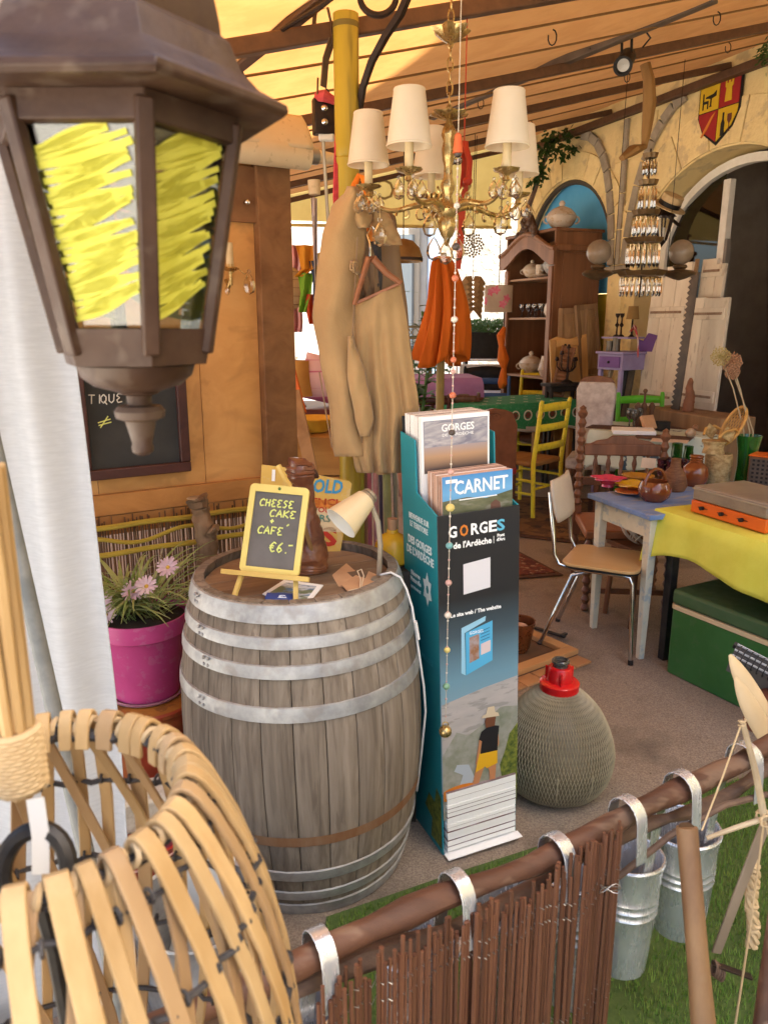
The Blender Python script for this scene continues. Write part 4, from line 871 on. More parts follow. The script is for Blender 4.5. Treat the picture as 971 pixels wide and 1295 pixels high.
for px_, h_ in ((184, 725), (197, 712), (206, 692), (172, 700)):
    MB().tube([at(192, 770, 2.3) - pc, at((px_ + 190) / 2, (h_ + 770) / 2, 2.3) - pc, at(px_, h_, 2.3) - pc], [.0022, .0018, .0015], 5).build('dry_stalk', TWG, pot)
DRUM = mat('rusty orange drum', (.42, .075, .032), (.33, .05, .025), r=.42, ns=9, det=6, bump=.0008, bs=50, c3=(.45, .22, .05), s3=7, f3=.35)
DTOP = mat('rusty yellow lid', (.46, .20, .03), (.34, .11, .02), r=.75, ns=12, det=7, bump=.0012, bs=60, c3=(.16, .06, .02), s3=26, f3=.6)
dr = thing('oil_drum', 'rusty orange ribbed metal drum under the magenta flower pot', 'drum', (-.80, 2.32, 0))
pr = [(.001, .002), (.178, .002), (.183, .008)]
for k in range(6): z = .06 + k * .058; pr += [(.182, z - .015), (.187, z), (.182, z + .015)]
pr += [(.183, .385), (.189, .392), (.189, .404), (.183, .410), (.178, .404)]
MB().lathe(pr, n=48).build('body', DRUM, dr); MB().lathe([(.179, .405), (.176, .408), (.09, .413), (.001, .4135)], n=40).build('lid', DTOP, dr)
RED = mat('red enamel', (.48, .03, .02), (.40, .02, .015), r=.3, ns=8, coat=.3)
rb = thing('red_basin', 'red enamel basin with pale rim stripes on the ground beside the drum', 'basin', (-.70, 1.90, 0))
MB().lathe([(.001, .002), (.10, .002), (.12, .02), (.145, .20), (.150, .205), (.146, .21), (.13, .10), (.001, .02)], n=36).build('body', RED, rb)
for z in (.165, .182): MB().lathe([(.1415 + (z - .165) * .14, z - .004), (.1435 + (z - .165) * .14, z), (.1415 + (z - .165) * .14, z + .004)], n=36).build('stripe', mat('pink stripe', (.7, .4, .36), r=.5), rb)
tag(MB().box((-.70, 1.92, .26), (.20, .12, .10), rz=.3).build('lace_box', mat('white lace cloth', (.62, .58, .50), (.5, .45, .36), r=.9, ns=60, bump=.001, bs=160), bev=.01, loc=(-.70, 1.92, .21)), 'small cream lace covered box standing in the red basin', 'box')
zt = thing('zinc_tub', 'grey zinc tub on the ground behind the cane basket', 'tub', (-.455, 1.56, 0))
MB().lathe([(.001, .003), (.125, .003), (.13, .01), (.142, .12), (.146, .124), (.143, .13), (.152, .235), (.158, .242), (.156, .248), (.148, .244), (.138, .12), (.126, .02), (.001, .015)], n=40).build('body', HOOP, zt)
for a in (.3, .3 + pi): MB().tube([V((.152 * cos(a) + .03 * cos(t) * -sin(a) + .012 * cos(a), .152 * sin(a) + .03 * cos(t) * cos(a) + .012 * sin(a), .20 - .03 * sin(t))) for t in [pi * k / 10 for k in range(11)]], .004, 6).build('handle', HOOP, zt)
b = MB(); 
wf = thing('white_sign', 'small white painted board leaning in the zinc tub behind the cane basket', 'board', (-.46, 1.62, .02))
MB().box((0, 0, .16), (.11, .012, .32), M=Matrix.Rotation(.25, 3, 'Y')).build('board', mat('white painted board', (.62, .62, .60), (.52, .52, .5), r=.6, ns=12), wf, bev=.002)
# ================================================================ on the barrel
ZB = .9055
YW = wood('yellow pine', (.62, .44, .13), (.54, .35, .09), 'x', r=.5, ns=3); YF = mat('pale yellow frame', (.68, .56, .18), (.62, .50, .14), r=.5, ns=9)
bl, br_, tl = at(303, 722, 1.900), at(378, 730, 1.880), at(327, 612, 1.985)
ea = thing('easel_menu', 'small yellow easel chalkboard reading CHEESE CAKE + CAFÉ on the barrel', 'easel', (-.30, 1.93, ZB))
EM = plane(bl, br_ - bl, tl - bl); ew = (br_ - bl).length; eh = (tl - bl).dot(EM.to_3x3() @ V((0, 1, 0))); sk = (tl - bl).dot(EM.to_3x3() @ V((1, 0, 0)))
def erect(x0, x1, y0, y1, r=.012, n=5):
    pts = []
    for cx, cy, a0 in ((x1 - r, y1 - r, 0), (x0 + r, y1 - r, pi / 2), (x0 + r, y0 + r, pi), (x1 - r, y0 + r, 1.5 * pi)):
        pts += [(cx + r * cos(a0 + pi / 2 * k / n), cy + r * sin(a0 + pi / 2 * k / n)) for k in range(n + 1)]
    return pts
fx = .0155
outline('frame', [erect(0, ew, 0, eh), [(fx, fx), (fx, eh - fx * 1.3), (ew - fx, eh - fx * 1.3), (ew - fx, fx)]], .012, YF, None, EM).data.transform(XF[ea.name].inverted())
o = bpy.data.objects[[k for k in bpy.data.objects.keys() if k.startswith('frame')][-1]]
o = [x for x in bpy.data.objects if x.name.startswith('frame') and x.parent is None][-1]; o.parent = ea
MB(EM).box((ew / 2, eh / 2, -.001), (ew - 2 * fx + .004, eh - 2 * fx, .004)).build('slate', mat('grey slate', (.10, .095, .09), (.14, .13, .125), r=.8, ns=9), ea, world=True)
ME = EM @ Matrix.Translation((0, 0, .0022))
u = ew / .157
for s_, x, y, h, w in (('CHEESE', .030, .176, .019, .0125), ('CAKE', .060, .150, .019, .0145), ('+', .062, .131, .014, .012), ("CAFE'", .034, .103, .020, .0140), ('€6.-', .070, .058, .026, .0160)):
    write(s_, ME, x * u, y * eh / .233, h, w * u, .0021, CHALKY, ea, sp=1.22)
MB(EM).bar((-.045, -.006, .010), (ew + .03, -.004, .010), .013, .016).build('ledge', YW, ea, world=True, bev=.001)
MB().bar(at(306, 726, 1.902), V((at(294, 750, 1.865).x, 1.865, ZB + .001)), .012, .010).build('leg', YW, ea, world=True, bev=.001)
MB().bar(at(374, 735, 1.885), V((at(374, 762, 1.850).x, 1.850, ZB + .001)), .013, .010).build('leg', YW, ea, world=True, bev=.001)
MB().bar(at(352, 588, 2.01), at(368, 620, 1.995), .011, .010).build('leg', YW, ea, world=True, bev=.001)
MB().bar(at(378, 640, 2.015), V((at(402, 722, 2.10).x, 2.10, ZB + .001)), .010, .008).build('leg', wood('dark pine', (.30, .17, .06), (.24, .13, .05), 'z'), ea, world=True, bev=.001)
MB(EM).lathe([(.001, .003), (.004, .002), (.004, 0)], n=12, M=Matrix.Translation((ew / 2, eh - .009, .006))).build('hole', mat('green hole', (.05, .12, .03)), ea, world=True)
# painted sign at the back of the barrel
YS = mat('yellow sign paint', (.68, .44, .10), (.62, .38, .08), r=.5, ns=10, c3=(.6, .5, .3), s3=30, f3=.3)
sg = thing('painted_sign', 'yellow painted sign lettered OLD, YOU and FIRST at the back of the barrel', 'sign', (-.22, 2.28, ZB))
a_, b_, c_ = at(326, 706, 2.295), at(428, 712, 2.295), at(331, 590, 2.33)
SM = plane(a_, b_ - a_, c_ - a_); sw_ = (b_ - a_).length; shh = (c_ - a_).length
poly = [(0, 0), (sw_, 0), (sw_ + .028, shh * .87), (sw_ + .020, shh * .90), (sw_ * .56, shh * .96), (sw_ * .40, shh * .955), (sw_ * .38, shh * 1.0), (.0, shh * 1.02)]
MB().prism(poly, SM @ Matrix.Translation((0, 0, -.008)), .008).build('board', YS, sg, world=True)
def stext(body, px, py, size, m, wd, **k):
    d = ray(px, py); nrm = SM.to_3x3() @ V((0, 0, 1)); o_ = V((0, 0, CH)); P0 = SM @ V((0, 0, .0012)); t = (P0 - o_).dot(nrm) / d.dot(nrm); q = o_ + d * t
    M_ = SM.copy(); M_.translation = q
    o = text(body, size, M_, m, None, 'lettering', wd=wd, **k); o.data.transform(XF[sg.name].inverted()); o.parent = sg
SBL = mat('blue sign paint', (.05, .28, .48), r=.5); SRD = mat('red sign paint', (.50, .04, .02), r=.5); SGN = mat('green sign paint', (.05, .26, .22), r=.5)
CRM = mat('cream sign paint', (.70, .55, .33), r=.5)
stext('OLD', 414, 616, .058, SBL, .092, offs=.0016, shear=.15); stext('I', 346, 602, .05, WHITE, .010, offs=.001)
def sband(y0, y1, x0, x1, m): MB().prism([(x0, y0), (x1, y0), (x1 + .004, y1), (x0, y1)], SM @ Matrix.Translation((0, 0, .0004)), .0012).build('painted_band', m, sg, world=True)
sband(shh * .60, shh * .68, sw_ * .5, sw_ + .018, ORNG); sband(shh * .34, shh * .585, sw_ * .5, sw_ + .010, CRM)
stext('ENCI', 411, 635, .028, SRD, .080, offs=.0008); stext('YOU', 407, 645, .024, SRD, .055, offs=.0008); stext('FIRST', 410, 656, .030, SGN, .080, offs=.0008); stext('S', 416, 680, .08, SRD, .05, offs=.003)
# carved brown figure
CARV = mat('carved red brown wood', (.115, .036, .020), (.20, .075, .035), r=.28, ns=12, det=6, bump=.003, bs=45, c3=(.33, .13, .05), s3=10, f3=.4, coat=.3)
cv = thing('carved_figure', 'glossy red brown carved bird figure standing behind the easel chalkboard', 'sculpture', (at(388, 705, 2.10).x, 2.12, ZB))
qx = lambda px, py: at(px, py, 2.12) - V(cv.location)
b = MB(); ps = [V((.0, 0, 0)), V((.002, 0, .03)), V((0, 0, .10)), V((-.004, 0, .16)), V((-.006, 0, .205)), qx(382, 612), qx(381, 598), qx(381, 585), qx(383, 579)]
pts, rad = gn(ps, [.056, .060, .052, .040, .030, .031, .043, .036, .008], 8); rad = [r_ * .5 + .5 * sum(rad[max(0, i - 1):i + 2]) / len(rad[max(0, i - 1):i + 2]) for i, r_ in enumerate(rad)]; b.tube(pts, rad, 20).rough(.005, 40); b.build('body', CARV, cv)
MB().tube([qx(388, 598), qx(398, 600), qx(403, 604)], [.026, .014, .003], 9).build('beak', mat('dark carved wood', (.05, .022, .015), r=.3), cv)
# desk lamp
LSH = mat('cream lamp enamel', (.66, .54, .33), (.62, .50, .30), r=.35, ns=6); LIN = mat('white lamp inside', (.80, .78, .72), r=.5); LMET = mat('grey lamp metal', (.30, .25, .18), (.36, .31, .24), r=.4, m=.4, ns=12)
Yl = 2.02; lp = thing('desk_lamp', 'cream cone desk lamp on a bent grey stem on the barrel', 'lamp', (at(479, 728, Yl).x, Yl, ZB))
tp, mo = at(464, 630, Yl + .02), at(431, 662, Yl - .03); M = frame(tp, mo - tp); Ls = (mo - tp).length
MB(M).lathe([(.024, 0), (.030, .004), (.052, Ls)], n=32).build('shade', LSH, lp, world=True); MB(M).lathe([(.028, .007), (.0505, Ls - .0004), (.052, Ls)], n=32).lathe([(.001, .01), (.028, .0075)], n=20).build('shade_lining', LIN, lp, world=True)
MB(M).lathe([(.001, -.020), (.020, -.019), (.024, -.012), (.024, -.010), (.021, -.009), (.025, -.004), (.0255, .002), (.001, .003)], n=24).build('socket_cap', LMET, lp, world=True)
MB(M).ball((0, 0, .045), .02, 12).build('bulb', mat('white bulb', (.75, .74, .7), r=.2), lp, world=True)
ribbon(MB(), [at(461, 627, Yl + .02), at(470, 640, Yl + .012), at(478, 660, Yl + .006), at(481, 690, Yl), at(479, 728, Yl)], V((.9, -.4, 0)), .013, .010).build('stem', LMET, lp, world=True, bev=.002)
MB().lathe([(.001, .012), (.02, .011), (.024, .004), (.024, .0005), (.001, .0005)], n=20).build('foot', LMET, lp)
WCORD = mat('white cord', (.66, .65, .62), r=.5)
cdp = [at(481, 727, 2.0), at(494, 724, 1.99), at(506, 730, 1.985), at(514, 745, 1.98), at(521, 768, 1.97), at(526, 800, 1.96), at(531, 835, 1.96), at(536, 870, 1.97), at(538, 900, 1.98), at(533, 950, 2.0), at(527, 1000, 2.05)]
MB().tube(cdp, .0032, 7).build('cord', WCORD, lp, world=True); MB().tube([at(525, 786, 1.957), at(529, 808, 1.957)], [.009, .008], 10, flat=.6).build('switch', WCORD, lp, world=True)
# leaflets and tags lying on the barrel head
def flatitem(nm, label, cat, pts, z, m, th=.002, group=None):
    ps = [gp(px, py, z) for px, py in pts]; c = sum(ps, V()) / len(ps); b = MB(); n = len(ps)
    ps2 = [p + V((0, 0, th)) for p in ps]; b.add(ps + ps2, [tuple(range(n - 1, -1, -1)), tuple(range(n, 2 * n))] + [(i, (i + 1) % n, n + (i + 1) % n, n + i) for i in range(n)])
    o = b.build(nm, m, loc=V((c.x, c.y, z)), smooth=False); return tag(o, label, cat, group)
LEAF = mat('leaflet print', (.10, .22, .42), (.60, .62, .66), r=.35, ns=14, st=(1, 2.5, 1), lo=.45, hi=.55, c3=(.12, .16, .06), s3=16, f3=.9, lo3=.5, hi3=.55)
flatitem('leaflet', 'white edged travel leaflet with a blue landscape lying under the easel', 'leaflet', [(332, 752), (360, 734), (409, 741), (390, 764), (365, 766)], ZB + .002, WHITE, .003)
flatitem('leaflet', 'travel photo leaflet lying on the white leaflet under the easel', 'leaflet', [(338, 752), (362, 737), (400, 742), (386, 760)], ZB + .0055, LEAF, .0015)
o = flatitem('leaflet', 'dark blue leaflet with a small white emblem under the easel ledge', 'leaflet', [(335, 757), (338, 750), (371, 751), (370, 764), (340, 764)], ZB + .0075, mat('royal blue card', (.012, .06, .30), r=.35), .0015)
q = gp(357, 754, ZB + .0095); b = MB(); b.tube([V((.008 * cos(a), .006 * sin(a), 0)) for a in [5.2 * k / 14 for k in range(15)]], .0012, 5).tube([(-.01, -.01, 0), (.012, -.010, 0)], .0012, 5); b.build('emblem', WHITE, o, loc=V(o.location) - q if False else None).location = q - V(o.location)
KR = mat('kraft card', (.56, .33, .18), (.50, .28, .15), r=.7, ns=20)
flatitem('card_tag', 'kraft paper tag on the barrel with a string loop, left of the others', 'tag', [(420, 728), (438, 713), (460, 732), (446, 745), (428, 742)], ZB + .001, KR, .002)
flatitem('card_tag', 'kraft paper tag on the barrel nearest the lamp stem', 'tag', [(462, 732), (466, 723), (485, 731), (480, 743), (468, 744)], ZB + .0035, KR, .002)
o = flatitem('card_tag', 'kraft paper tag lying across the other two tags on the barrel', 'tag', [(432, 740), (450, 728), (478, 738), (476, 746), (440, 749)], ZB + .006, KR, .002)
b = MB(); q0 = gp(455, 742, ZB + .010)
b.tube([gp(px, py, ZB + zz) - q0 for px, py, zz in ((440, 747, .009), (455, 744, .0095), (456, 732, .02), (452, 722, .035), (457, 720, .038), (460, 728, .025), (457, 742, .0095), (480, 744, .009))], .0016, 5)
so = b.build('string', mat('cream string', (.68, .55, .38), r=.8), o); so.location = q0 - V(o.location)
# ================================================================ roller blind, pulley, yellow pole, iron bracket
CREAM = mat('cream canvas', (.68, .56, .38), (.62, .49, .31), r=.7, ns=5, bump=.001, bs=20, c3=(.35, .27, .16), s3=30, f3=.35, lo3=.6, hi3=.64, tl=.15)
rl = thing('roller_blind', 'cream rolled canvas blind above the timber panel', 'blind', onpan(340, 178, .06))
ra, rb_ = onpan(140, 200, .10), onpan(388, 180, .10); ra.z = rb_.z = onpan(345, 196, .10).z + .012
rd = (rb_ - ra).normalized(); rM = frame(ra, rd)
MB(rM).lathe([(.001, 0), (.048, .0), (.050, .01), (.050, (rb_ - ra).length), (.001, (rb_ - ra).length + .002)], n=28).build('canvas_roll', CREAM, rl, world=True)
def flapf(u, v):
    q = ra.lerp(rb_, u); return q + V((0, 0, .012 + .125 * v)) + PN * (.050 - .10 * v * v * .6 - .03 * v + .004 * sin(u * 14))
MB().grid(flapf, 30, 8).build('canvas_flap', CREAM, rl, world=True, thick=.002)
MB().cyl(rb_, rb_ + rd * .04, .028, n=16).build('clamp', mat('grey clamp', (.24, .23, .22), r=.4, m=.6), rl, world=True); MB().cyl(rb_ + rd * .04, rb_ + rd * .11, .024, .019, 16).build('tube_end', CREAM, rl, world=True)
at0 = at; ats = lambda x, y, Y: at0(x, y, Y - .34); at = ats
YPOLE = mat('yellow bamboo pole', (.42, .30, .030), (.30, .22, .028), r=.4, ns=8, st=(1, 1, .12), det=5, bump=.001, bs=30, c3=(.10, .08, .02), s3=12, f3=.6)
px0 = at(438, 100, 2.86).x; yp = thing('bamboo_pole', 'thick yellow bamboo pole carrying the awning beside the hanging coat', 'pole', (px0, 2.52, 0))
pr = [(.001, 0), (.039, 0)]
for z in (.42, .98, 1.58, 2.10): pr += [(.037, z - .03), (.0395, z - .004), (.0365, z), (.0392, z + .004), (.037, z + .03)]
MB().lathe(pr + [(.038, 2.49), (.001, 2.49)], n=22).build('culm', YPOLE, yp)
q = at(437, 33, 2.86); MB().lathe([(.038, -.008), (.0392, 0), (.038, .008)], (0, 0, q.z), 22).build('binding', mat('dark binding', (.16, .12, .03), r=.8), yp)
ib = thing('iron_bracket', 'curved dark iron bracket arching from the yellow pole to the awning', 'bracket', at(452, 170, 2.9))
ribbon(MB(), [at(449, 190, 2.90), at(452, 150, 2.88), at(459, 110, 2.84), at(470, 78, 2.80), (at(488, 45, 2.74)), at(506, 18, 2.68), at(518, -10, 2.62), at(520, -30, 2.58)], V((.2, 1, 0)), .022, .018).build('arch_bar', IRON, ib, world=True, bev=.002)
MB().tube([at(478, -4, 2.72) + V((.05 * cos(t), .0, .045 * sin(t))) for t in [pi + pi * k / 12 for k in range(13)]], .009, 8).build('scroll', IRON, ib, world=True)
at = at0
# folding arm of the awning and its straps
fa = thing('folding_brace', 'dark steel folding arm with straps under the left part of the awning', 'awning arm', at(350, 48, 2.55))
MB().bar(at(283, 97, 2.95), at(428, -22, 2.35), .045, .035).build('arm', RUST, fa, world=True, bev=.005)
MB().tube([at(278, 60, 2.55), at(330, 56, 2.58), at(338, 50, 2.56), at(420, -2, 2.3)], .006, 6).tube([at(306, 92, 2.7), at(320, 118, 2.9)], .006, 6).build('cable', IRON, fa, world=True)
STRP = mat('brown strap', (.13, .085, .05), (.09, .06, .04), r=.8, ns=30)
for pts, wd in (([(402, -5), (398, 20), (396, 46)], .014), ([(411, -5), (419, 30), (421, 55), (413, 70)], .008), ([(420, 50), (412, 75), (409, 110)], .026)):
    ribbon(MB(), [at(x, y, 2.55) for x, y in pts], V((.6, .8, 0)), wd, .004).build('strap', STRP, fa, world=True)
MB().cyl(at(402, 98, 2.55), at(401, 130, 2.6), .003, n=6).build('rod', CHROME, fa, world=True)
pl_ = thing('pulley_block', 'dark metal pulley block with two bolts and a rod hanging left of the yellow pole', 'pulley', at(411, 180, 2.62))
q = at(411, 148, 2.62); MB().box(q, (.075, .045, .105), rz=.3).build('housing', IRON, pl_, world=True, bev=.004)
for dz in (.02, -.02): MB().ball(q + V((0, -.028, dz)), .011, 10, (1, .6, 1)).build('bolt', CHROME, pl_, world=True)
MB().tube([at(402, 122, 2.6), at(410, 121, 2.58), at(423, 128, 2.6)], [.016, .018, .012], 8).build('red_cord_ball', mat('red cord', (.55, .08, .08), (.45, .05, .06), r=.7, ns=40), pl_, world=True)
MB().box(at(413, 172, 2.62), (.05, .03, .03)).build('clasp', mat('white clasp', (.62, .58, .5), r=.4), pl_, world=True, bev=.006)
MB().cyl(at(408, 168, 2.62), at(418, 330, 2.7), .006, n=8).build('rod', LMET, pl_, world=True)
tag(MB().cyl(at(397, 228, 2.8), at(398, 246, 2.8), .022, .020, 14).build('cord_weight', CREAM, loc=at(397, 246, 2.8)), 'small cream cord bell hanging under the roller blind', 'cord weight')
at = ats
RC = mat('red braided cord', (.50, .05, .06), (.36, .03, .04), r=.7, ns=60); b = MB()
for k in range(4): b.tube([at(426 + 3 * (k % 2), 160, 2.86 + .01 * k), at(424 + 3 * k, 210, 2.84), at(423 + 2.2 * k, 250, 2.84), at(426 + 2 * k, 300, 2.84)], .006, 6)
tag(b.build('rope_bundle', RC, loc=at(425, 300, 2.84)), 'bundle of red cord hanging down the yellow pole behind the coat', 'cord')
# narrow cloths and rods left of the coat
for pts, c, wd, lab, nm in (([(397, 250), (399, 320), (402, 420)], (.62, .55, .56), .022, 'narrow white ribbon hanging left of the coat sleeve', 'ribbon'),
                        ([(385, 310), (389, 340), (378, 350)], (.68, .30, .03), .06, 'small orange pennant hanging left of the coat', 'pennant'),
                        ([(386, 345), (387, 370), (383, 395)], (.22, .42, .04), .055, 'small green pennant hanging under the orange one', 'pennant'),
                        ([(396, 330), (400, 360), (399, 386)], (.06, .08, .16), .03, 'small navy pennant hanging left of the coat', 'pennant'),
                        ([(392, 372), (393, 390), (396, 410)], (.58, .08, .03), .05, 'small red pennant hanging lowest left of the coat', 'pennant'),
                        ([(404, 320), (403, 350), (402, 366)], (.60, .42, .10), .03, 'small yellow strip hanging behind the white ribbon', 'pennant')):
    b = MB(); N_ = len(pts); fp = [at(x, y, 3.1) for x, y in pts]
    def fn(u, v, fp=fp, wd=wd):
        k = v * 2; i = min(int(k), 1); p = fp[i].lerp(fp[i + 1], k - i); return p + V(((u - .5) * wd * (1 - .5 * v), .012 * sin(u * 9 + v * 4), 0))
    tag(b.grid(fn, 10, 12).build(nm, mat(nm + ' cloth', c, r=.85, tl=.35, bump=.0006, bs=80), thick=.001, loc=fp[-1]), lab, 'ribbon' if nm == 'ribbon' else 'pennant')
# ================================================================ coat on hangers
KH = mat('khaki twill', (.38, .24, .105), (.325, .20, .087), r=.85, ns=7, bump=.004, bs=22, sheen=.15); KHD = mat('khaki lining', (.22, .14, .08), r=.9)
coat = thing('khaki_coat', 'khaki brown coat hanging by an orange loop in front of the yellow pole', 'coat', at(460, 600, 2.70))
def sheet(rows, Y, nu=28, nv=60, fold=(.010, 20), puff=.05, name='cloth', m=KH, parent=coat, th=.003):
    ys = [r[0] for r in rows]
    def fn(u, v):
        y = ys[0] + (ys[-1] - ys[0]) * v; i = 0
        while i < len(ys) - 2 and y > ys[i + 1]: i += 1
        t = (y - ys[i]) / (ys[i + 1] - ys[i]); t = t * t * (3 - 2 * t) * .5 + t * .5; a, c = rows[i], rows[i + 1]
        xl = a[1] + (c[1] - a[1]) * t; xr_ = a[2] + (c[2] - a[2]) * t; yy = y + (a[3] + (c[3] - a[3]) * t) * (u - .5) if len(a) > 3 else y
        d = -puff * sin(pi * min(max(u, 0), 1)) ** .8 + fold[0] * v * sin(u * fold[1] + 2 * sin(v * 3)) + .004 * sin(v * 18 + u * 7)
        return at(xl + (xr_ - xl) * u, yy, Y + d)
    return MB().grid(fn, nu, nv).build(name, m, parent, world=True, thick=th)
# back body, sleeve, front body, cuffs
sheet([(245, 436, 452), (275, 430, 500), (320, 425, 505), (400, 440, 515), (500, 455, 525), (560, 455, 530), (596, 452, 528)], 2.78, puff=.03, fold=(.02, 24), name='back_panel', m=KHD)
sheet([(372, 449, 506, -27), (430, 449, 516, -18), (520, 454, 530, -6), (575, 452, 524, 0), (598, 456, 520, 0)], 2.64, nu=40, puff=.035, fold=(.018, 26), name='draped_skirt')
sheet([(240, 440, 456), (262, 420, 464), (300, 408, 462), (350, 401, 455), (400, 396, 452), (450, 405, 455), (520, 418, 460), (560, 420, 470), (577, 424, 474, -20)], 2.66, puff=.05, fold=(.006, 8), name='sleeve')
sheet([(425, 441, 445), (475, 440, 462), (530, 450, 472), (552, 456, 466)], 2.60, nu=16, nv=24, puff=.025, fold=(.003, 5), name='sleeve_fold')
sheet([(575, 447, 470), (590, 449, 472), (597, 452, 473)], 2.68, nu=10, nv=6, puff=.03, fold=(.002, 8), name='cuff')
sheet([(570, 474, 492), (588, 476, 494), (600, 477, 493)], 2.69, nu=10, nv=6, puff=.03, fold=(.002, 8), name='cuff')
# buttons and seams
BTN = mat('brown button', (.10, .05, .03), r=.35)
for px, py in ((458, 350),): q = at(px, py, 2.585); MB(frame(q, V((0, -1, 0)))).lathe([(.001, .004), (.008, .0035), (.0095, 0)], n=14).build('button', BTN, coat, world=True)
for pts in ([(452, 300), (449, 360), (446, 420), (450, 500), (458, 560)], [(404, 470), (412, 520), (420, 566)]): MB().tube([at(x, y, 2.60 if x > 440 else 2.645) for x, y in pts], .0022, 5).build('seam', KHD, coat, world=True)
# collar
sheet([(236, 440, 452), (250, 434, 462), (275, 442, 470), (288, 452, 466)], 2.64, nu=14, nv=14, puff=.03, fold=(.004, 6), name='collar')
sheet([(262, 466, 486), (285, 470, 498), (302, 474, 506), (310, 486, 508)], 2.68, nu=12, nv=14, puff=.02, fold=(.006, 10), name='lapel')
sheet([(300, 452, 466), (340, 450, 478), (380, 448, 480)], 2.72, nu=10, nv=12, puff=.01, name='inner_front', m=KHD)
sheet([(330, 444, 452), (336, 443, 451, 4), (345, 443, 453, 8)], 2.60, nu=8, nv=6, puff=.008, name='flap')
HW_ = wood('red brown hanger wood', (.30, .12, .055), (.22, .08, .035), 'x', r=.4)
hg = thing('coat_hanger', 'red brown wooden coat hanger inside the open coat', 'hanger', at(468, 330, 2.62))
MB().tube([at(448, 385, 2.60), at(458, 352, 2.59), at(466, 326, 2.59), at(472, 327, 2.59), at(488, 345, 2.60), at(507, 358, 2.61)], [.010, .012, .014, .014, .012, .009], 10, flat=.7).build('shoulder', HW_, hg, world=True)
MB().bar(at(449, 384, 2.60), at(506, 358, 2.61), .010, .009).build('trouser_bar', HW_, hg, world=True, bev=.002)
MB().tube([at(468, 326, 2.6), at(468, 308, 2.6), at(464, 296, 2.61), at(470, 286, 2.62), at(476, 292, 2.62)], .003, 6).build('hook', CHROME, hg, world=True)
ORL = mat('orange webbing', (.70, .22, .02), (.60, .17, .02), r=.6, ns=40); 
tag(MB().tube([at(447, 250, 2.70), at(448, 234, 2.72), at(454, 222, 2.74), at(460, 226, 2.72), at(463, 240, 2.70), at(466, 280, 2.70), at(470, 305, 2.70)], .010, 8, flat=.5).build('orange_loop', ORL, loc=at(455, 222, 2.74)), 'bright orange webbing loop holding up the coat', 'strap')
dk = MB(); dk.tube([at(466, 260, 2.74), at(473, 300, 2.74), at(476, 350, 2.74), at(474, 388, 2.74)], [.02, .022, .02, .018], 8)
tag(dk.build('dark_strap', mat('dark webbing', (.03, .03, .035), (.06, .05, .05), r=.7, ns=30), loc=at(474, 388, 2.74)), 'dark webbing strap hanging inside the open coat', 'strap')
# rolled cloth lengths and poles under the coat
for i, (x0, x1, c, lab) in enumerate(((452, 461, (.40, .36, .05), 'dull yellow pole in the row under the coat'), (465, 470, (.55, .16, .20), 'deep pink cloth roll under the coat'), (472, 478, (.62, .30, .30), 'pale pink cloth roll under the coat'),
                                   (479, 483, (.10, .07, .10), 'thin dark cloth roll under the coat'), (484, 493, (.36, .36, .16), 'olive striped cloth roll under the coat'), (496, 501, (.30, .28, .22), 'thin grey roll next to the brochure stand'))):
    q0 = at((x0 + x1) / 2 - 1, 585, 2.86); r_ = (x1 - x0) / 2 / FPX * 3.0
    tag(MB().tube([(q0.x, q0.y, 0), (q0.x + .005 * i, q0.y, .5), q0 + V((0, 0, .08))], r_, 10).build('cloth_roll', mat('cloth roll', c, tuple(x * .75 for x in c), r=.85, ns=12, bump=.001, bs=60), loc=(q0.x, q0.y, 0)), lab, 'roll', 'cloth rolls standing under the coat')
# yellow jug behind the barrel
yj = thing('yellow_jug', 'yellow jug with a cork standing on a box between the barrel and the brochure stand', 'jug', at(496, 712, 2.62)); z_ = yj.location.z
MB().lathe([(.001, 0), (.045, 0), (.055, .01), (.055, .06), (.045, .085), (.018, .10), (.017, .11), (.001, .11)], n=22).build('body', mat('yellow glaze', (.60, .36, .02), (.5, .27, .02), r=.25, ns=8), yj); MB().cyl((0, 0, .11), (0, 0, .145), .014, .016, 12).build('cork', mat('cork', (.38, .22, .12), r=.9, ns=40), yj)
tag(MB().box((yj.location.x, yj.location.y, z_ / 2 - .001), (.16, .16, z_ - .002)).build('dark_box', mat('dark box paint', (.04, .035, .03), r=.6), loc=(yj.location.x, yj.location.y, 0)), 'dark box under the yellow jug behind the barrel', 'box')
at = at0
# ================================================================ candle chandelier
CHY = 2.2; cc = at(566, 240, CHY); chd = thing('chandelier', 'brass candle chandelier with cream shades and crystal drops hanging from the awning', 'chandelier', cc)
SHD = mat('cream lamp shade', (.84, .76, .62), (.80, .72, .57), r=.8, ns=9, tl=.45, bump=.0003, bs=300)
za = awz(cc.x, cc.y) - cc.z
L = lambda px, py, dy=0: at(px, py, CHY + dy) - cc
ch_ = MB(); z = L(566, 150).z; k = 0
while z < za - .045:
    M = Matrix.Translation((0, 0, z + .016)) @ Matrix.Rotation(pi / 2 * (k % 2), 4, 'Z')
    MB(M).tube([(.0075 * cos(t), 0, .018 * sin(t)) for t in [2 * pi * j / 14 for j in range(14)]], .0022, 6, True).build('chain_link', BRASS, chd); z += .028; k += 1
q = L(562, 45); MB().lathe([(.003, -.02), (.012, -.016), (.030, -.004), (.042, .010), (.046, .016), (.030, .006), (.008, .004), (.006, .03), (.001, .03)], (0, 0, q.z), 24, f=lambda t, z_: 1 + .22 * sin(6 * t) * (1 if z_ > 0 else .3)).build('canopy', BRASS, chd)
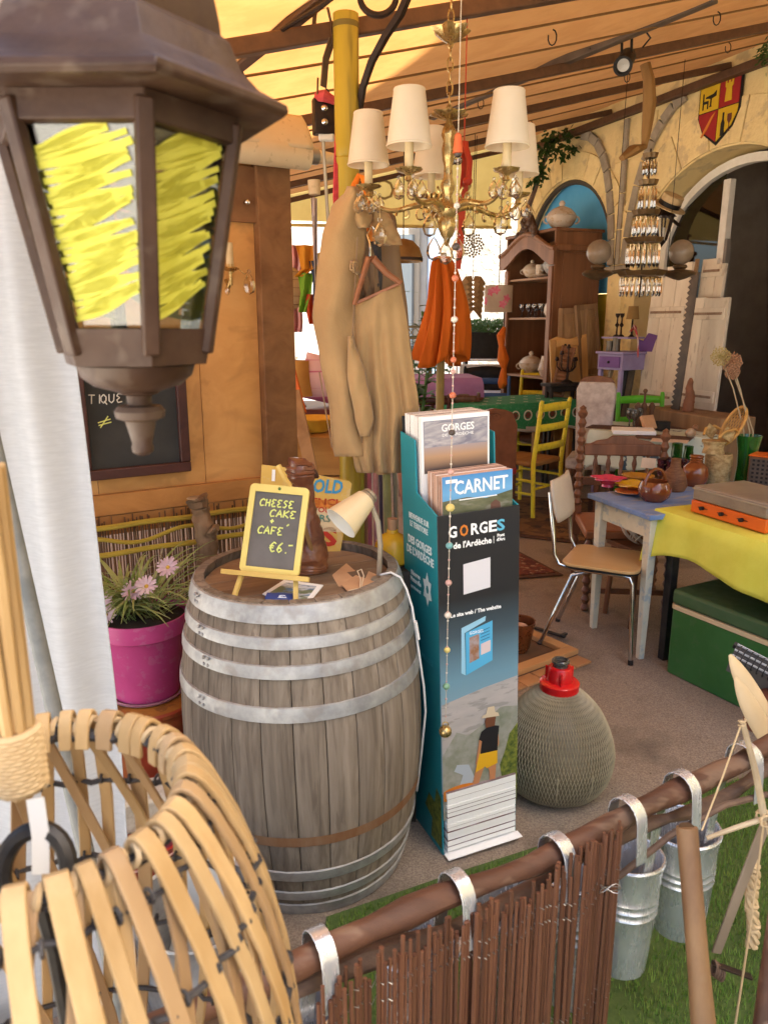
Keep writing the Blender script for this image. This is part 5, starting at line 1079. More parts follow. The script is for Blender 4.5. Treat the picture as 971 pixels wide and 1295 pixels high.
col_ = [(.001, -.145), (.006, -.14), (.010, -.125), (.016, -.118), (.024, -.10), (.026, -.085), (.018, -.07), (.026, -.06), (.028, -.05), (.016, -.035), (.012, -.015), (.018, .0), (.020, .012), (.012, .03), (.011, .06), (.016, .075), (.018, .10), (.014, .12), (.020, .135), (.017, .15), (.009, .165), (.006, .185), (.001, .19)]
MB().lathe(col_, (0, 0, L(566, 240).z + .0), 20, f=lambda t, z_: 1 + .06 * sin(8 * t)).build('column', BRASS, chd)
MB().lathe([(.006, 0), (.02, .004), (.042, .012), (.046, .018), (.030, .014), (.008, .01)], (0, 0, L(566, 152).z), 24, f=lambda t, z_: 1 + .2 * sin(7 * t)).build('top_crown', BRASS, chd)
arms = [(-112, 237, 0), (-55, 222, 0), (80, 222, 0)]
ARM = [(-1.0, (466, 240), .00), (-.6, (517, 217), -.13), (.7, (640, 217), -.11), (1.0, (655, 250), .20), (-.1, (540, 245), .24), (.3, (560, 262), -.0)]
def candle_arm(px, py, dy, hid=False):
    e = L(px, py, dy); h = V((e.x, e.y, 0)); hl = h.length; d = h.normalized(); zb = -.055
    pts = []
    for t in [k / 16 for k in range(17)]:
        r_ = .018 + (hl - .018) * t; zz = zb + (e.z - .022 - zb) * (t ** 2.2) + .035 * sin(pi * t) * (1 - t) * 1.3 - .045 * sin(pi * t) * t
        pts.append(d * r_ + V((0, 0, zz)))
    am = MB().tube(pts, [.0095 - .0045 * k / 16 for k in range(17)], 9).build('arm', BRASS, chd)
    c = pts[8]; s_ = MB().tube([c + d * (.030 - .0022 * k) * cos(k * .42) * .8 + V((0, 0, -.018 + (.030 - .0022 * k) * sin(k * .42) * .8)) for k in range(12)], .004, 6)
    c = pts[4]; s_.tube([c + d * (.022 - .0016 * k) * cos(k * .45 + 2) + V((0, 0, .018 + (.022 - .0016 * k) * sin(k * .45 + 2))) for k in range(12)], .0036, 6).build('scroll', BRASS, am)
    b = MB().lathe([(.004, -.024), (.010, -.02), (.007, -.01), (.012, -.004), (.030, .002), (.034, .007), (.030, .008), (.012, .003), (.010, .010)], e, 22, f=lambda t, z_: 1 + .12 * sin(8 * t)).build('drip_pan', BRASS, am)
    MB().cyl(e + V((0, 0, .008)), e + V((0, 0, .075)), .0115, n=14).build('candle', CANDLE, am)
    z0 = e.z + .058
    MB().lathe([(.055, z0), (.0565, z0 + .001), (.039, z0 + .128), (.0375, z0 + .128), (.0545, z0 + .002)], (e.x, e.y, 0), 32).build('shade', SHD, am)
    MB().lathe([(.0565, z0 - .001), (.0580, z0 + .002), (.0560, z0 + .005)], (e.x, e.y, 0), 32).build('shade_trim', SHD, am); MB().lathe([(.0385, z0 + .125), (.0402, z0 + .128), (.0385, z0 + .131)], (e.x, e.y, 0), 32).build('shade_trim', SHD, am)
    for a in range(5):
        an = 2 * pi * a / 5 + dy * 9; c = e + V((.031 * cos(an), .031 * sin(an), -.012)); b = MB(); b.ball(c + V((0, 0, -.004)), .0045, 8); drop(b, c + V((0, 0, -.052)), .044, .030); b.build('crystal_drop', CRY, am)
    return e
es = [candle_arm(466, 238, .03), candle_arm(517, 217, -.14), candle_arm(640, 217, -.10), candle_arm(655, 248, .17), candle_arm(545, 250, .20)]
for x, y, dy in ((480, 312, -.05), (632, 298, -.08), (548, 330, .0), (563, 335, -.03), (578, 330, .02), (543, 300, .03), (592, 300, .04)):
    c = L(x, y, dy); b = MB(); drop(b, c, .062, .040); b.ball(c + V((0, 0, .068)), .006, 8); b.build('crystal_drop', CRY, chd)
    MB().cyl(c + V((0, 0, .07)), c + V((0, 0, .12)), .0012, n=5).build('pin', BRASS, chd)
# bead string with a bell
YB = 1.955; bs0 = at(572, 172, YB); gs = thing('bead_string', 'long string of beads ending in a small brass bell in front of the brochure stand', 'bead garland', at(568, 925, YB))
CRD = mat('pale cord', (.55, .47, .36), r=.8)
zt, zb = at(572, 172, YB).z, at(567.5, 915, YB).z
def bx_(z): return V((at(570, 600, YB).x, YB, z))
topz = awz(bx_(0).x, YB) - .02
MB().cyl(bx_(zb), bx_(topz), .0012, n=6).build('cord', CRD, gs, world=True)
bc = {'w': mat('pearl bead', (.66, .58, .48), r=.3), 'y': mat('yellow bead', (.62, .50, .16), r=.35), 't': mat('turquoise bead', (.16, .36, .36), r=.3), 'p': mat('rose bead', (.55, .33, .28), r=.3), 'g': mat('green bead', (.20, .36, .22), r=.3), 'k': mat('dark bead', (.08, .06, .05), r=.3), 'o': mat('coral bead', (.55, .16, .08), r=.35), 'c': CRY}
for y, r_, c in ((195, 9, 'k'), (203, 11, 'c'), (260, 8, 'w'), (312, 10, 'k'), (352, 9, 'o'), (404, 9, 'w'), (455, 8, 'o'), (470, 7, 'p'), (500, 9, 'o'), (547, 9, 'k'), (597, 9, 'p'), (642, 12, 'y'), (690, 10, 't'), (737, 9, 'p'), (778, 10, 'w'), (822, 9, 'y'), (868, 10, 'g')):
    MB().ball(bx_(at(570, y, YB).z), r_ / 2 / FPX * 2.0, 10, (1, 1, .9)).build('bead', bc[c], gs, world=True)
y = 180
while y < 912:
    c = bx_(at(570, y, YB).z); MB().ball(c, .0032 if (y // 11) % 3 else .0022, 6).build('small_bead', bc['w' if (y // 11) % 2 else 'p'], gs, world=True); y += 11 
zb_c = bx_(at(568, 925, YB).z); MB().ball(zb_c, .0185, 18).build('bell', BRASS, gs, world=True); MB().tube([zb_c + V((.008 * cos(t), 0, .022 + .008 * sin(t))) for t in [2 * pi * k / 12 for k in range(12)]], .0018, 6, True).build('bell_ring', BRASS, gs, world=True)
MB().lathe([(.001, .025), (.008, .02), (.012, -.02), (.004, -.022)], bx_(at(572, 182, YB).z), 10).build('tassel', mat('orange tassel', (.62, .12, .04), r=.8), gs, world=True)
# red ribbon behind the chandelier
rr2 = [at(587, 178, 2.75), at(589, 215, 2.74), at(584, 260, 2.75), at(581, 320, 2.76), at(579, 340, 2.76)]
b = MB(); b.cyl(rr2[0], V((rr2[0].x, rr2[0].y, awz(rr2[0].x, rr2[0].y))), .002, n=5); ribbon(b, rr2, V((.9, .5, 0)), [.03, .035, .03, .024, .02], .003); b.ball(at(591, 229, 2.72), .017, 10, (1, .7, .9))
b.tube([at(587, 180, 2.74), at(594, 205, 2.72), at(592, 230, 2.72)], .010, 7)
tag(b.build('red_ribbon', mat('red satin', (.48, .05, .02), (.40, .035, .02), r=.45, ns=8, tl=.2), loc=rr2[-1]), 'red satin ribbon with a knot hanging behind the chandelier', 'ribbon')
# ================================================================ furniture on the terrace
def gz(Y): return max(0, min(.022 * (Y - 3.5), .2))
def gs(px, py, h=0):                     # ground point seen there, h metres up, on the gently rising floor
    z = h
    for _ in range(8): q = gp(px, py, z); z = gz(q.y) + h
    return q
PURW = lambda n, c, c2, **k: mat(n, c, c2, r=k.pop('r', .45), ns=k.pop('ns', 9), **k)
def chair(name, label, loc, rz, fm, sm, h=.92, w=.42, d=.40, sh=.45, slats=3, group=None, slat_h=.055, seat_t=.035, parts=True):
    t = thing(name, label, 'chair', loc, rz, group)           # back posts on y=0, seat towards -y
    b = lambda: MB()
    for sx_ in (-1, 1):
        b().tube([(sx_ * w / 2, .02, 0), (sx_ * w / 2, 0, sh), (sx_ * w / 2, .05, h - .02), (sx_ * w / 2, .056, h)], [.017, .019, .018, .014], 10).build('back_post', fm, t)
        b().tube([(sx_ * (w / 2 + .012), -d, 0), (sx_ * (w / 2 + .01), -d, sh)], [.016, .020], 10).build('leg', fm, t)
        b().cyl((sx_ * w / 2, 0, .2), (sx_ * (w / 2 + .01), -d, .2), .011, n=8).build('stretcher', fm, t)
        b().cyl((sx_ * w / 2, 0, .31), (sx_ * (w / 2 + .01), -d, .31), .011, n=8).build('stretcher', fm, t)
    for z in (.17, .29): b().cyl((-w / 2, -d, z), (w / 2, -d, z), .011, n=8).build('stretcher', fm, t)
    b().cyl((-w / 2, 0, .24), (w / 2, 0, .24), .011, n=8).build('stretcher', fm, t)
    b().grid(lambda u, v: V(((u - .5) * (w + .02), -d - .012 + (d + .01) * v, sh + .012 - .014 * sin(pi * u) * sin(pi * v))), 10, 10).build('seat', sm, t, thick=seat_t)
    for i in range(slats):
        z = sh + (h - sh) * (.92 - i * .31) - slat_h * .35; yb = .05 * (z - sh) / (h - sh)
        b().grid(lambda u, v: V(((u - .5) * w, yb + .018 * sin(pi * u), z - slat_h / 2 + slat_h * v * (1 + .18 * sin(pi * u) * (i == 0)))), 10, 2).build('slat', fm, t, thick=.012)
    return t
def hd(vx, vy): return atan2(-vx, vy)        # heading whose local +y is (vx, vy)
YCH = mat('yellow chair paint', (.80, .66, .04), (.72, .58, .035), r=.42, ns=9, c3=(.3, .22, .03), s3=30, f3=.3)
RUSH = mat('rush seat', (.36, .17, .05), (.26, .12, .03), r=.8, ns=20, st=(.1, 1, 1), bump=.002, bs=40)
q = (gs(671, 620) + gs(706, 609)) / 2
chair('wooden_chair', 'bright yellow rush seat chair in front of the green tablecloth', V((at(691, 600, 6.15).x, 6.15, gz(6.1))), hd(.72, -.69), YCH, RUSH, .96)
q = gs(684, 520); q = at(678, 492, 8.1)
chair('wooden_chair', 'yellow ladder back chair in front of the tall dark armoire', V((q.x, 8.15, gz(8.1))), hd(.55, .83), YCH, RUSH, 1.02, .36)
BLC = mat('blue chair paint', (.06, .14, .34), (.05, .11, .27), r=.45, ns=9); GRC = mat('green chair paint', (.12, .52, .03), (.10, .44, .02), r=.42, ns=9)
q = at(617, 480, 8.35); chair('wooden_chair', 'blue painted chair behind the green tablecloth', V((q.x, 8.35, gz(8.3))), hd(.1, 1), BLC, RUSH, .94, .46)
q = at(813, 497, 6.32); chair('wooden_chair', 'apple green painted chair behind the flowered tablecloth', V((q.x, 6.32, gz(6.3))), hd(-.1, 1), GRC, RUSH, .93 if False else q.z - gz(6.3), .38)
def table(name, label, loc, rz, sx_, sy_, h, top, leg, lw=.045, ap=.09, t_=.03, ov=.03, taper=.7):
    t = thing(name, label, 'table', loc, rz)
    MB().box((0, 0, h - t_ / 2), (sx_, sy_, t_)).build('tabletop', top, t, bev=.004)
    for i in (-1, 1):
        for j in (-1, 1):
            x, y = i * (sx_ / 2 - ov - lw / 2), j * (sy_ / 2 - ov - lw / 2); MB().bar((x, y, h - t_ - .001), (x, y, 0), lw, lw, (0, 1, 0), lw * taper, lw * taper).build('leg', leg, t, bev=.003)
    if ap:
        for i in (-1, 1):
            MB().box((0, i * (sy_ / 2 - ov - lw / 2), h - t_ - ap / 2 - .001), (sx_ - 2 * ov - 2 * lw - .002, .02, ap)).build('apron', leg, t)
            MB().box((i * (sx_ / 2 - ov - lw / 2), 0, h - t_ - ap / 2 - .001), (.02, sy_ - 2 * ov - 2 * lw - .002, ap)).build('apron', leg, t)
    return t
def cloth(name, label, loc, rz, sx_, sy_, h, drop_, m, wave=.02, nw=9, seed=1, dropf=None, mats=None, pf=None):
    n = 96; r_ = random.Random(seed); ph = [r_.random() * 6 for _ in range(4)]
    def per(u):
        L = 2 * (sx_ + sy_); s = u * L
        if s < sx_: return V((-sx_ / 2 + s, -sy_ / 2, 0)), V((0, -1, 0))
        s -= sx_
        if s < sy_: return V((sx_ / 2, -sy_ / 2 + s, 0)), V((1, 0, 0))
        s -= sy_
        if s < sx_: return V((sx_ / 2 - s, sy_ / 2, 0)), V((0, 1, 0))
        s -= sx_; return V((-sx_ / 2, sy_ / 2 - s, 0)), V((-1, 0, 0))
    def fn(u, v):
        p, nn = per(u % 1)
        cnr = V((p.x / (sx_ / 2), p.y / (sy_ / 2), 0)); cf = (min(abs(cnr.x), abs(cnr.y))) ** 10
        if v <= .5: k = v / .5; return p * k + V((0, 0, h + .004))
        k = (v - .5) / .5; dd = (dropf(u) if dropf else drop_) * (1 + .18 * cf + .06 * sin(u * 40 + ph[0])); nn = (nn + V((cnr.x, cnr.y, 0)) * cf).normalized()
        out = .006 + wave * k * (1.1 + sin(u * 2 * pi * nw + ph[1]) + .4 * sin(u * 2 * pi * nw * 2.3 + ph[2])) + .015 * cf * k
        return p * 1.004 + nn * (out + .012 * min(k * 6, 1)) + V((0, 0, h + .004 - dd * k - .006 * min(k * 10, 1)))
    b = MB().grid(fn, n, 20, cu=True); b.M = None
    if pf:
        b.m = [pf(f, b.v) for f in b.f]
    M = Matrix.Translation(V(loc)) @ Matrix.Rotation(rz, 4, 'Z')
    o = b.build(name, mats or m); o.location = loc; o.rotation_euler.z = rz
    q = o.modifiers.new('s', 'SOLIDIFY'); q.thickness = .002
    return tag(o, label, 'tablecloth')
DKW = wood('dark furniture wood', (.16, .075, .04), (.10, .045, .024), 'z', r=.4, ns=4)
# --- green table
c0 = gs(606, 514, .84); wx_, wy_ = 1.14, .66
rzg = radians(27); xd, yd = V((cos(rzg), sin(rzg), 0)), V((-sin(rzg), cos(rzg), 0)); ctr = c0 + xd * (wx_ / 2) + yd * (wy_ / 2); ctr.z = gz(c0.y)
table('dining_table', 'wooden table under the green patterned tablecloth', ctr, rzg, wx_ - .03, wy_ - .03, .835, DKW, PINE2)
GCL = mat('green printed cloth', (.03, .23, .085), (.025, .18, .065), r=.8, ns=9, bump=.0006, bs=100, c3=(.10, .26, .14), s3=60, f3=.7); GBD = mat('pale cloth border', (.55, .50, .44), (.48, .43, .38), r=.85, ns=20)
GCD = mat('navy cloth band', (.02, .025, .04), r=.85)
gcl = cloth('tablecloth', 'green tablecloth with a row of round medallions and a pale border', ctr, rzg, wx_, wy_, .84, .24, GCL, .006, 7, 3, mats=[GCL, GBD, GCD], pf=lambda f, v: (1 if max(v[i].z for i in f) < .640 else 0))
MEDW = mat('medallion ring', (.60, .56, .44), r=.8); MEDB = mat('medallion brown', (.13, .04, .025), r=.8)
for i in range(8):
    x = -wx_ / 2 + .09 + i * .138; M_ = plane((x, -wy_ / 2 - .026, .74), (1, 0, 0), (0, 0, 1)); 
    MB(M_).lathe([(.047, 0), (.047, .003), (.036, .003), (.036, 0)], n=20).build('medallion_ring', MEDW, gcl)
    MB(M_).lathe([(.001, .003), (.028, .003), (.028, 0)], n=24, f=lambda t, z: 1 + .25 * cos(6 * t)).build('medallion', MEDB, gcl)
for i in range(7):
    for j in range(3):
        a = (-wx_ / 2 + .12 + i * .15, -wy_ / 2 + .10 + j * .2); MB().lathe([(.022, .8455), (.022, .8465), (.012, .8465), (.012, .8455)], (a[0], a[1], 0), 12).build('medallion_ring', MEDW, gcl)
for px, py, lab in ((586, 502, 'small glass ashtray on the left end of the green tablecloth'), (604, 506, 'small brown dish on the green tablecloth')):
    q = gs(px, py, .85); o = MB().lathe([(.001, .003), (.045, .003), (.055, .025), (.05, .027), (.042, .01), (.001, .008)], n=18).build('dish', mat('dish glass', (.2, .16, .12), r=.15, spec=.6) if px < 590 else MEDB); o.location = (q.x, q.y, gz(q.y) + .847); tag(o, lab, 'dish')
# --- brown leather chair in front of it
LTH = mat('brown leather', (.22, .08, .042), (.15, .052, .028), r=.32, ns=8, bump=.001, bs=60)
q = at(625, 590, 5.7); lc = thing('leather_chair', 'brown leather backed chair with a carved crest left of the yellow chair', 'chair', (q.x, 5.7, gz(5.7)), hd(.45, -.9))
pts = [(-.20, .46), (-.215, .80), (-.17, .90), (-.10, .925), (0, .94), (.10, .925), (.17, .90), (.215, .80), (.20, .46)]
MB().prism(pts, plane((0, .035, .0), (1, 0, 0), (0, -.06, 1)), .05).build('backrest', LTH, lc, bev=.012)
MB().box((0, -.2, .45), (.42, .42, .07)).build('seat', mat('red leather', (.30, .03, .035), r=.4), lc, bev=.02)
for x in (-.18, .18):
    for y in (-.38, .0): MB().cyl((x, y, .42), (x, y, 0), .022, .016, 10).build('leg', DKW, lc)
MB(plane((0, -.02, .87), (1, 0, 0), (0, 0, 1))).tube([(.07 * cos(t) * (1 - .08 * t), .035 * sin(t) * (1 - .05 * t), 0) for t in [k * .5 for k in range(20)]], .006, 6).build('carved_crest', LTH, lc)
# --- flowered table
c0, c1 = gs(745, 545, .75), gs(871, 562, .75); rzf = radians(-30); xd, yd = V((cos(rzf), sin(rzf), 0)), V((-sin(rzf), cos(rzf), 0)); wx_, wy_ = .90, .62
ctr = c0 + xd * wx_ / 2 + yd * wy_ / 2; ctr.z = gz(6)
table('dining_table', 'wooden table under the pale flowered tablecloth', ctr, rzf, wx_ - .03, wy_ - .03, .745, DKW, DKW)
FCL = mat('flowered cloth', (.60, .66, .56), (.52, .59, .50), r=.85, ns=8, bump=.0006, bs=100, c3=(.03, .07, .12), s3=9, f3=.95, lo3=.60, hi3=.63)
fcl = cloth('tablecloth', 'pale green tablecloth with dark blue flowers set with papers and mats', ctr, rzf, wx_, wy_, .75, .26, FCL, .014, 8, 5)
def ontab(px, py, h): q = gs(px, py, h); q.z = gz(q.y) + h; return q
MAT_ = mat('brown place mat', (.13, .065, .04), (.08, .04, .025), r=.8, ns=30, st=(.2, 1, 1))
def slab(name, label, cat, px, py, h, sx_, sy_, sz, rz, m, group=None, tilt=0):
    q = ontab(px, py, h); q.z = ctr.z + h if abs(h - .757) < .03 else q.z; o = MB().box((0, 0, sz / 2), (sx_, sy_, sz)).build(name, m, bev=min(.003, sz / 4)); o.location = q; o.rotation_euler = (tilt, 0, rz); return tag(o, label, cat, group)
slab('place_mat', 'dark brown place mat at the back left of the flowered table', 'mat', 776, 541, .757, .38, .26, .004, rzf, MAT_)
slab('place_mat', 'dark brown place mat at the front right of the flowered table', 'mat', 838, 556, .757, .38, .26, .004, rzf, MAT_)
slab('place_mat', 'dark brown place mat at the far right of the flowered table', 'mat', 862, 541, .757, .30, .22, .004, rzf, MAT_)
slab('paper_stack', 'stack of white papers on the flowered table', 'papers', 800, 549, .763, .30, .21, .03, rzf + .3, WHITE)
slab('paper', 'pale sheet of paper on the front mat of the flowered table', 'paper', 846, 561, .764, .24, .16, .003, rzf + .1, mat('pinkish paper', (.62, .50, .42), r=.7))
slab('book', 'tan book propped behind the white papers', 'book', 822, 544, .775, .12, .03, .11, .5, KR, tilt=-.5)
slab('black_box', 'small black box beside the tan book on the flowered table', 'box', 836, 545, .760, .10, .07, .07, .2, BLACK)
GST = mat('smoky glassware', (.16, .15, .13), r=.08, trans=.5, spec=.6)
for i, (px, py) in enumerate(((795, 541), (801, 543), (806, 540))):
    q = ontab(px, py, .757); o = MB().lathe([(.001, .0), (.028, .0), (.03, .006), (.006, .012), (.006, .06), (.026, .08), (.032, .12), (.028, .15), (.026, .15), (.001, .075)], n=18).build('glass_goblet', GST); o.location = (q.x, q.y, ctr.z + .758); tag(o, ('left', 'middle', 'right')[i] + ' small smoky goblet of three at the back of the flowered table', 'goblet', 'goblets clustered on the flowered table')
BSH = mat('brown carved object', (.14, .075, .04), (.09, .045, .025), r=.6, ns=20, bump=.003, bs=40)
q = ontab(813, 540, .757); hl = thing('cruet_stand', 'brown wooden cruet stand at the back of the flowered table', 'cruet stand', (q.x, q.y, ctr.z + .757))
for i in range(3): MB().lathe([(.001, 0), (.03, 0), (.034, .03), (.02, .09), (.018, .13), (.026, .16), (.012, .19), (.001, .195)], (-.055 + .055 * i, .02 * (i % 2), 0), 14).build('pot', BSH, hl)
MB().cyl((0, .02, .19), (0, .02, .27), .008, n=8).ball((0, .02, .28), .018, 10).build('knob', BSH, hl)
q = ontab(872, 556, .757); sn = thing('ceramic_snail', 'small cream and brown ceramic animal on the front corner of the flowered table', 'figurine', (q.x, q.y, ctr.z + .757))
MB().ball((0, 0, .035), .034, 14, (1.2, .8, 1)).build('body', mat('cream ceramic', (.62, .50, .34), (.3, .16, .08), r=.3, ns=14), sn); MB().ball((.03, 0, .075), .02, 12).build('head', mat('brown ceramic', (.25, .12, .06), r=.3), sn)
# --- dark carved chair between the tables
CRW = wood('carved walnut', (.19, .085, .045), (.115, .05, .027), 'z', r=.35, ns=4, bump=.001)
p0_ = gs(742, 762); cc_ = thing('carved_chair', 'dark turned walnut chair with a balustered back behind the blue topped table', 'chair', (1.42, 4.42, gz(4.4)), radians(-6))
def turned(x, y, z0, z1, r_, b):
    n = int((z1 - z0) / .05); pr = []
    for k in range(n * 4 + 1):
        t = k / (n * 4); pr.append((r_ * (1 + .28 * sin(t * n * 2 * pi) + .1 * sin(t * n * 4 * pi)), z0 + (z1 - z0) * t))
    return b.lathe([(.001, z0)] + pr + [(.001, z1)], (x, y, 0), 12)
for x, zt_, y in ((-.26, 1.10, 0), (.22, .97, -.0)):
    b = MB(); b.box((x, y, .44), (.045, .045, .18)); turned(x, y, .0, .35, .019, b); turned(x, y, .53, zt_ - .04, .021, b); b.lathe([(.012, 0), (.026, .012), (.03, .03), (.018, .05), (.02, .06), (.001, .075)], (x, y, zt_ - .05), 12); b.build('post', CRW, cc_)
MB().box((-.02, 0, .865), (.44, .03, .07)).build('top_rail', CRW, cc_, bev=.008)
MB().prism([(-.20, 0), (.18, 0), (.14, .02), (.08, .03), (.05, .05), (-.07, .05), (-.10, .03), (-.16, .02)], plane((-.01, .012, .898), (1, 0, 0), (0, 0, 1)), .024).build('crest', CRW, cc_, bev=.004)
for i in range(5): b = MB(); turned(-.17 + .075 * i, 0, .70, .83, .012, b); b.build('baluster', CRW, cc_)
MB().box((-.02, 0, .675), (.44, .026, .05)).build('mid_rail', CRW, cc_, bev=.005)
MB().box((-.02, -.20, .455), (.50, .44, .05)).build('seat', mat('tan leather seat', (.30, .12, .05), (.22, .085, .035), r=.4, ns=8), cc_, bev=.012)
for x in (-.24, .20): b = MB(); turned(x, -.38, 0, .43, .02, b); b.build('leg', CRW, cc_)
for y in (0, -.38): MB().box((-.02, y, .12), (.44, .022, .03)).build('stretcher', CRW, cc_, bev=.003)
# --- blue topped table
BTOP = mat('blue worn paint', (.13, .22, .46), (.20, .30, .54), r=.5, ns=12, st=(.3, 1, 1), c3=(.4, .36, .28), s3=26, f3=.5, bump=.0005, bs=60); CRL = mat('cream worn paint', (.64, .60, .46), (.56, .52, .40), r=.55, ns=10, c3=(.28, .36, .42), s3=14, f3=.6)
lf, ln_ = V((1.134, 3.842, 0)), V((1.2625, 3.472, 0)); ED = (lf - ln_).normalized(); EX = V((ED.y, -ED.x, 0)); BL_, BD_ = (lf - ln_).length + .045 + .07, 1.02
btc = (lf + ln_) / 2 + EX * (BD_ / 2 - .055); BRZ = atan2(EX.y, EX.x)
table('painted_table', 'small cream table with a worn blue top crowded with pottery', btc, BRZ, BD_, BL_, .745, BTOP, CRL, .05, .10, .026, .03, .6)
ZT = .746
def put(px, py, z=ZT): q = gp(px, py, z); return q
def lathed(name, label, cat, q, prof, m, n=28, f=None, group=None):
    o = MB().lathe(prof, n=n, f=f).build(name, m); o.location = q; return tag(o, label, cat, group)
PNKG = mat('pink glaze', (.62, .05, .12), (.55, .04, .10), r=.2, coat=.5); YELG = mat('yellow glaze', (.66, .42, .015), (.58, .33, .01), r=.2, coat=.5); BRG = mat('brown glaze', (.14, .035, .012), (.24, .07, .02), r=.12, ns=7, coat=.7)
fl = lambda k, a: (lambda t, z: 1 + a * cos(k * t) * min(max(z / .03, 0), 1.3))
lathed('flower_bowl', 'hot pink petal shaped bowl at the left end of the blue tabletop', 'bowl', put(768, 615), [(.001, .0), (.034, 0), (.03, .012), (.045, .02), (.072, .042), (.086, .046), (.085, .05), (.06, .042), (.03, .03), (.001, .028)], PNKG, 40, fl(5, .14))
lathed('flower_bowl', 'yellow petal shaped bowl right of the pink one', 'bowl', put(800, 620), [(.001, .0), (.04, 0), (.036, .01), (.06, .022), (.095, .034), (.092, .039), (.05, .028), (.001, .022)], YELG, 40, fl(5, .16))
lathed('plate', 'mustard yellow plate behind the yellow petal bowl', 'plate', put(806, 606), [(.001, .004), (.05, .004), (.09, .02), (.092, .024), (.05, .010), (.001, .010)], mat('mustard glaze', (.50, .26, .03), (.42, .2, .02), r=.25), 32)
lathed('dish', 'flat orange red dish at the front edge of the blue tabletop', 'dish', put(796, 625), [(.001, .003), (.05, .003), (.078, .016), (.076, .02), (.05, .008), (.001, .008)], mat('orange red glaze', (.48, .07, .025), (.40, .16, .06), r=.2, ns=6, coat=.5), 32)
q = put(826, 633); tb = thing('basket_jug', 'glossy brown pottery basket with an arched handle on the blue tabletop', 'pottery', q)
MB().lathe([(.001, 0), (.05, 0), (.075, .025), (.082, .055), (.074, .085), (.064, .1), (.06, .098), (.07, .06), (.001, .02)], n=36).build('body', BRG, tb)
MB(Matrix.Rotation(.5, 4, 'Z')).tube([V((.07 * cos(t), 0, .085 + .075 * sin(t))) for t in [pi * k / 14 for k in range(15)]], .0085, 8).build('handle', BRG, tb)
lathed('wicker_bottle', 'brown wicker covered bottle behind the pottery basket', 'bottle', put(851, 620), [(.001, 0), (.055, 0), (.068, .03), (.06, .07), (.05, .10), (.028, .125), (.024, .16), (.028, .17), (.02, .17), (.001, .15)], mat('brown wicker', (.22, .10, .045), (.12, .05, .022), r=.6, ns=26, st=(1, 1, 4), bump=.003, bs=60, bst=(1, 1, 4)), 28)
q = put(877, 614); jg = thing('brown_jug', 'glossy chestnut brown pottery jug with a grooved neck on the blue tabletop', 'jug', q)
MB().lathe([(.001, 0), (.045, 0), (.066, .03), (.072, .07), (.064, .105), (.038, .125), (.034, .13), (.036, .135), (.032, .14), (.036, .146), (.032, .152), (.038, .162), (.036, .166), (.028, .16), (.001, .12)], n=36).build('body', BRG, jg)
q = put(818, 604); pc_ = thing('price_card', 'cream price card on a small clip stand on the blue tabletop', 'card', q)
MB().box((0, 0, .085), (.082, .003, .058), M=Matrix.Rotation(.08, 3, 'Y')).build('card', mat('cream card', (.66, .52, .38), (.6, .46, .32), r=.7, ns=20), pc_); MB().cyl((0, .003, .0), (0, .003, .075), .003, n=6).lathe([(.001, .004), (.018, .003), (.018, 0)], n=14).build('clip_stand', CHROME, pc_)
GG = mat('green bottle glass', (.02, .16, .02), r=.06, trans=.6); PG = mat('dark purple glass', (.12, .035, .05), r=.1, trans=.5)
ORD = ('leftmost', 'second', 'third', 'fourth', 'fifth', 'sixth', 'seventh')
for i, (px, py) in enumerate(((835, 600), (841, 597), (846, 602), (862, 600), (868, 603))):
    lathed('glass_tumbler', ORD[i] + ' dark reddish glass tumbler from the left behind the wicker bottle', 'tumbler', put(px, py), [(.001, .002), (.022, 0), (.024, .03), (.026, .036), (.023, .04), (.027, .06), (.023, .064), (.028, .09), (.026, .09), (.001, .01)], PG, 18, None, 'tumblers on the blue tabletop')
lathed('green_bottle', 'tall green glass bottle behind the wicker bottle', 'bottle', put(853, 596), [(.001, 0), (.03, 0), (.032, .12), (.03, .135), (.031, .17), (.027, .17), (.001, .02)], GG, 22)
lathed('green_bottle', 'short green glass bottle behind the brown jug', 'bottle', put(868, 594), [(.001, 0), (.026, 0), (.03, .09), (.026, .12), (.027, .145), (.023, .145), (.001, .02)], GG, 22)
# wicker vase, doll's peacock chair, green vase with alliums
WIC = mat('pale woven reed', (.46, .33, .15), (.28, .18, .07), r=.7, ns=34, st=(1, 1, 1.6), lo=.4, hi=.6, bump=.004, bs=55, bst=(1, 1, 1.6)); RAT = mat('golden rattan', (.50, .28, .08), (.40, .21, .05), r=.5, ns=14, bump=.0006, bs=70)
q = put(905, 612); vs_ = lathed('woven_vase', 'tall pale woven reed vase on the blue tabletop under the small rattan chair', 'vase', q, [(.001, 0), (.06, 0), (.066, .02), (.070, .10), (.072, .155), (.066, .172), (.06, .172), (.06, .16), (.001, .15)], WIC, 36)
q2 = q + V((-.035, .0, .173)); dc = thing('rattan_doll_chair', 'small golden rattan peacock chair standing on the woven vase', 'doll chair', q2, radians(-28))
MB().lathe([(.001, .055), (.060, .055), (.064, .06), (.064, .07), (.001, .072)], n=28).build('seat', WIC, dc)
MB().lathe([(.058, .0), (.050, .03), (.056, .055), (.052, .055), (.046, .03), (.052, .0)], n=28).build('skirt', WIC, dc)
bkp = plane((.045, .035, .055), (.75, -.66, 0), (.42, .40, 1.0)); el = [V((.062 * cos(t), .105 + .115 * sin(t), 0)) for t in [2 * pi * k / 36 for k in range(36)]]
MB(bkp).tube(el, .0085, 8, True).build('back_hoop', RAT, dc)
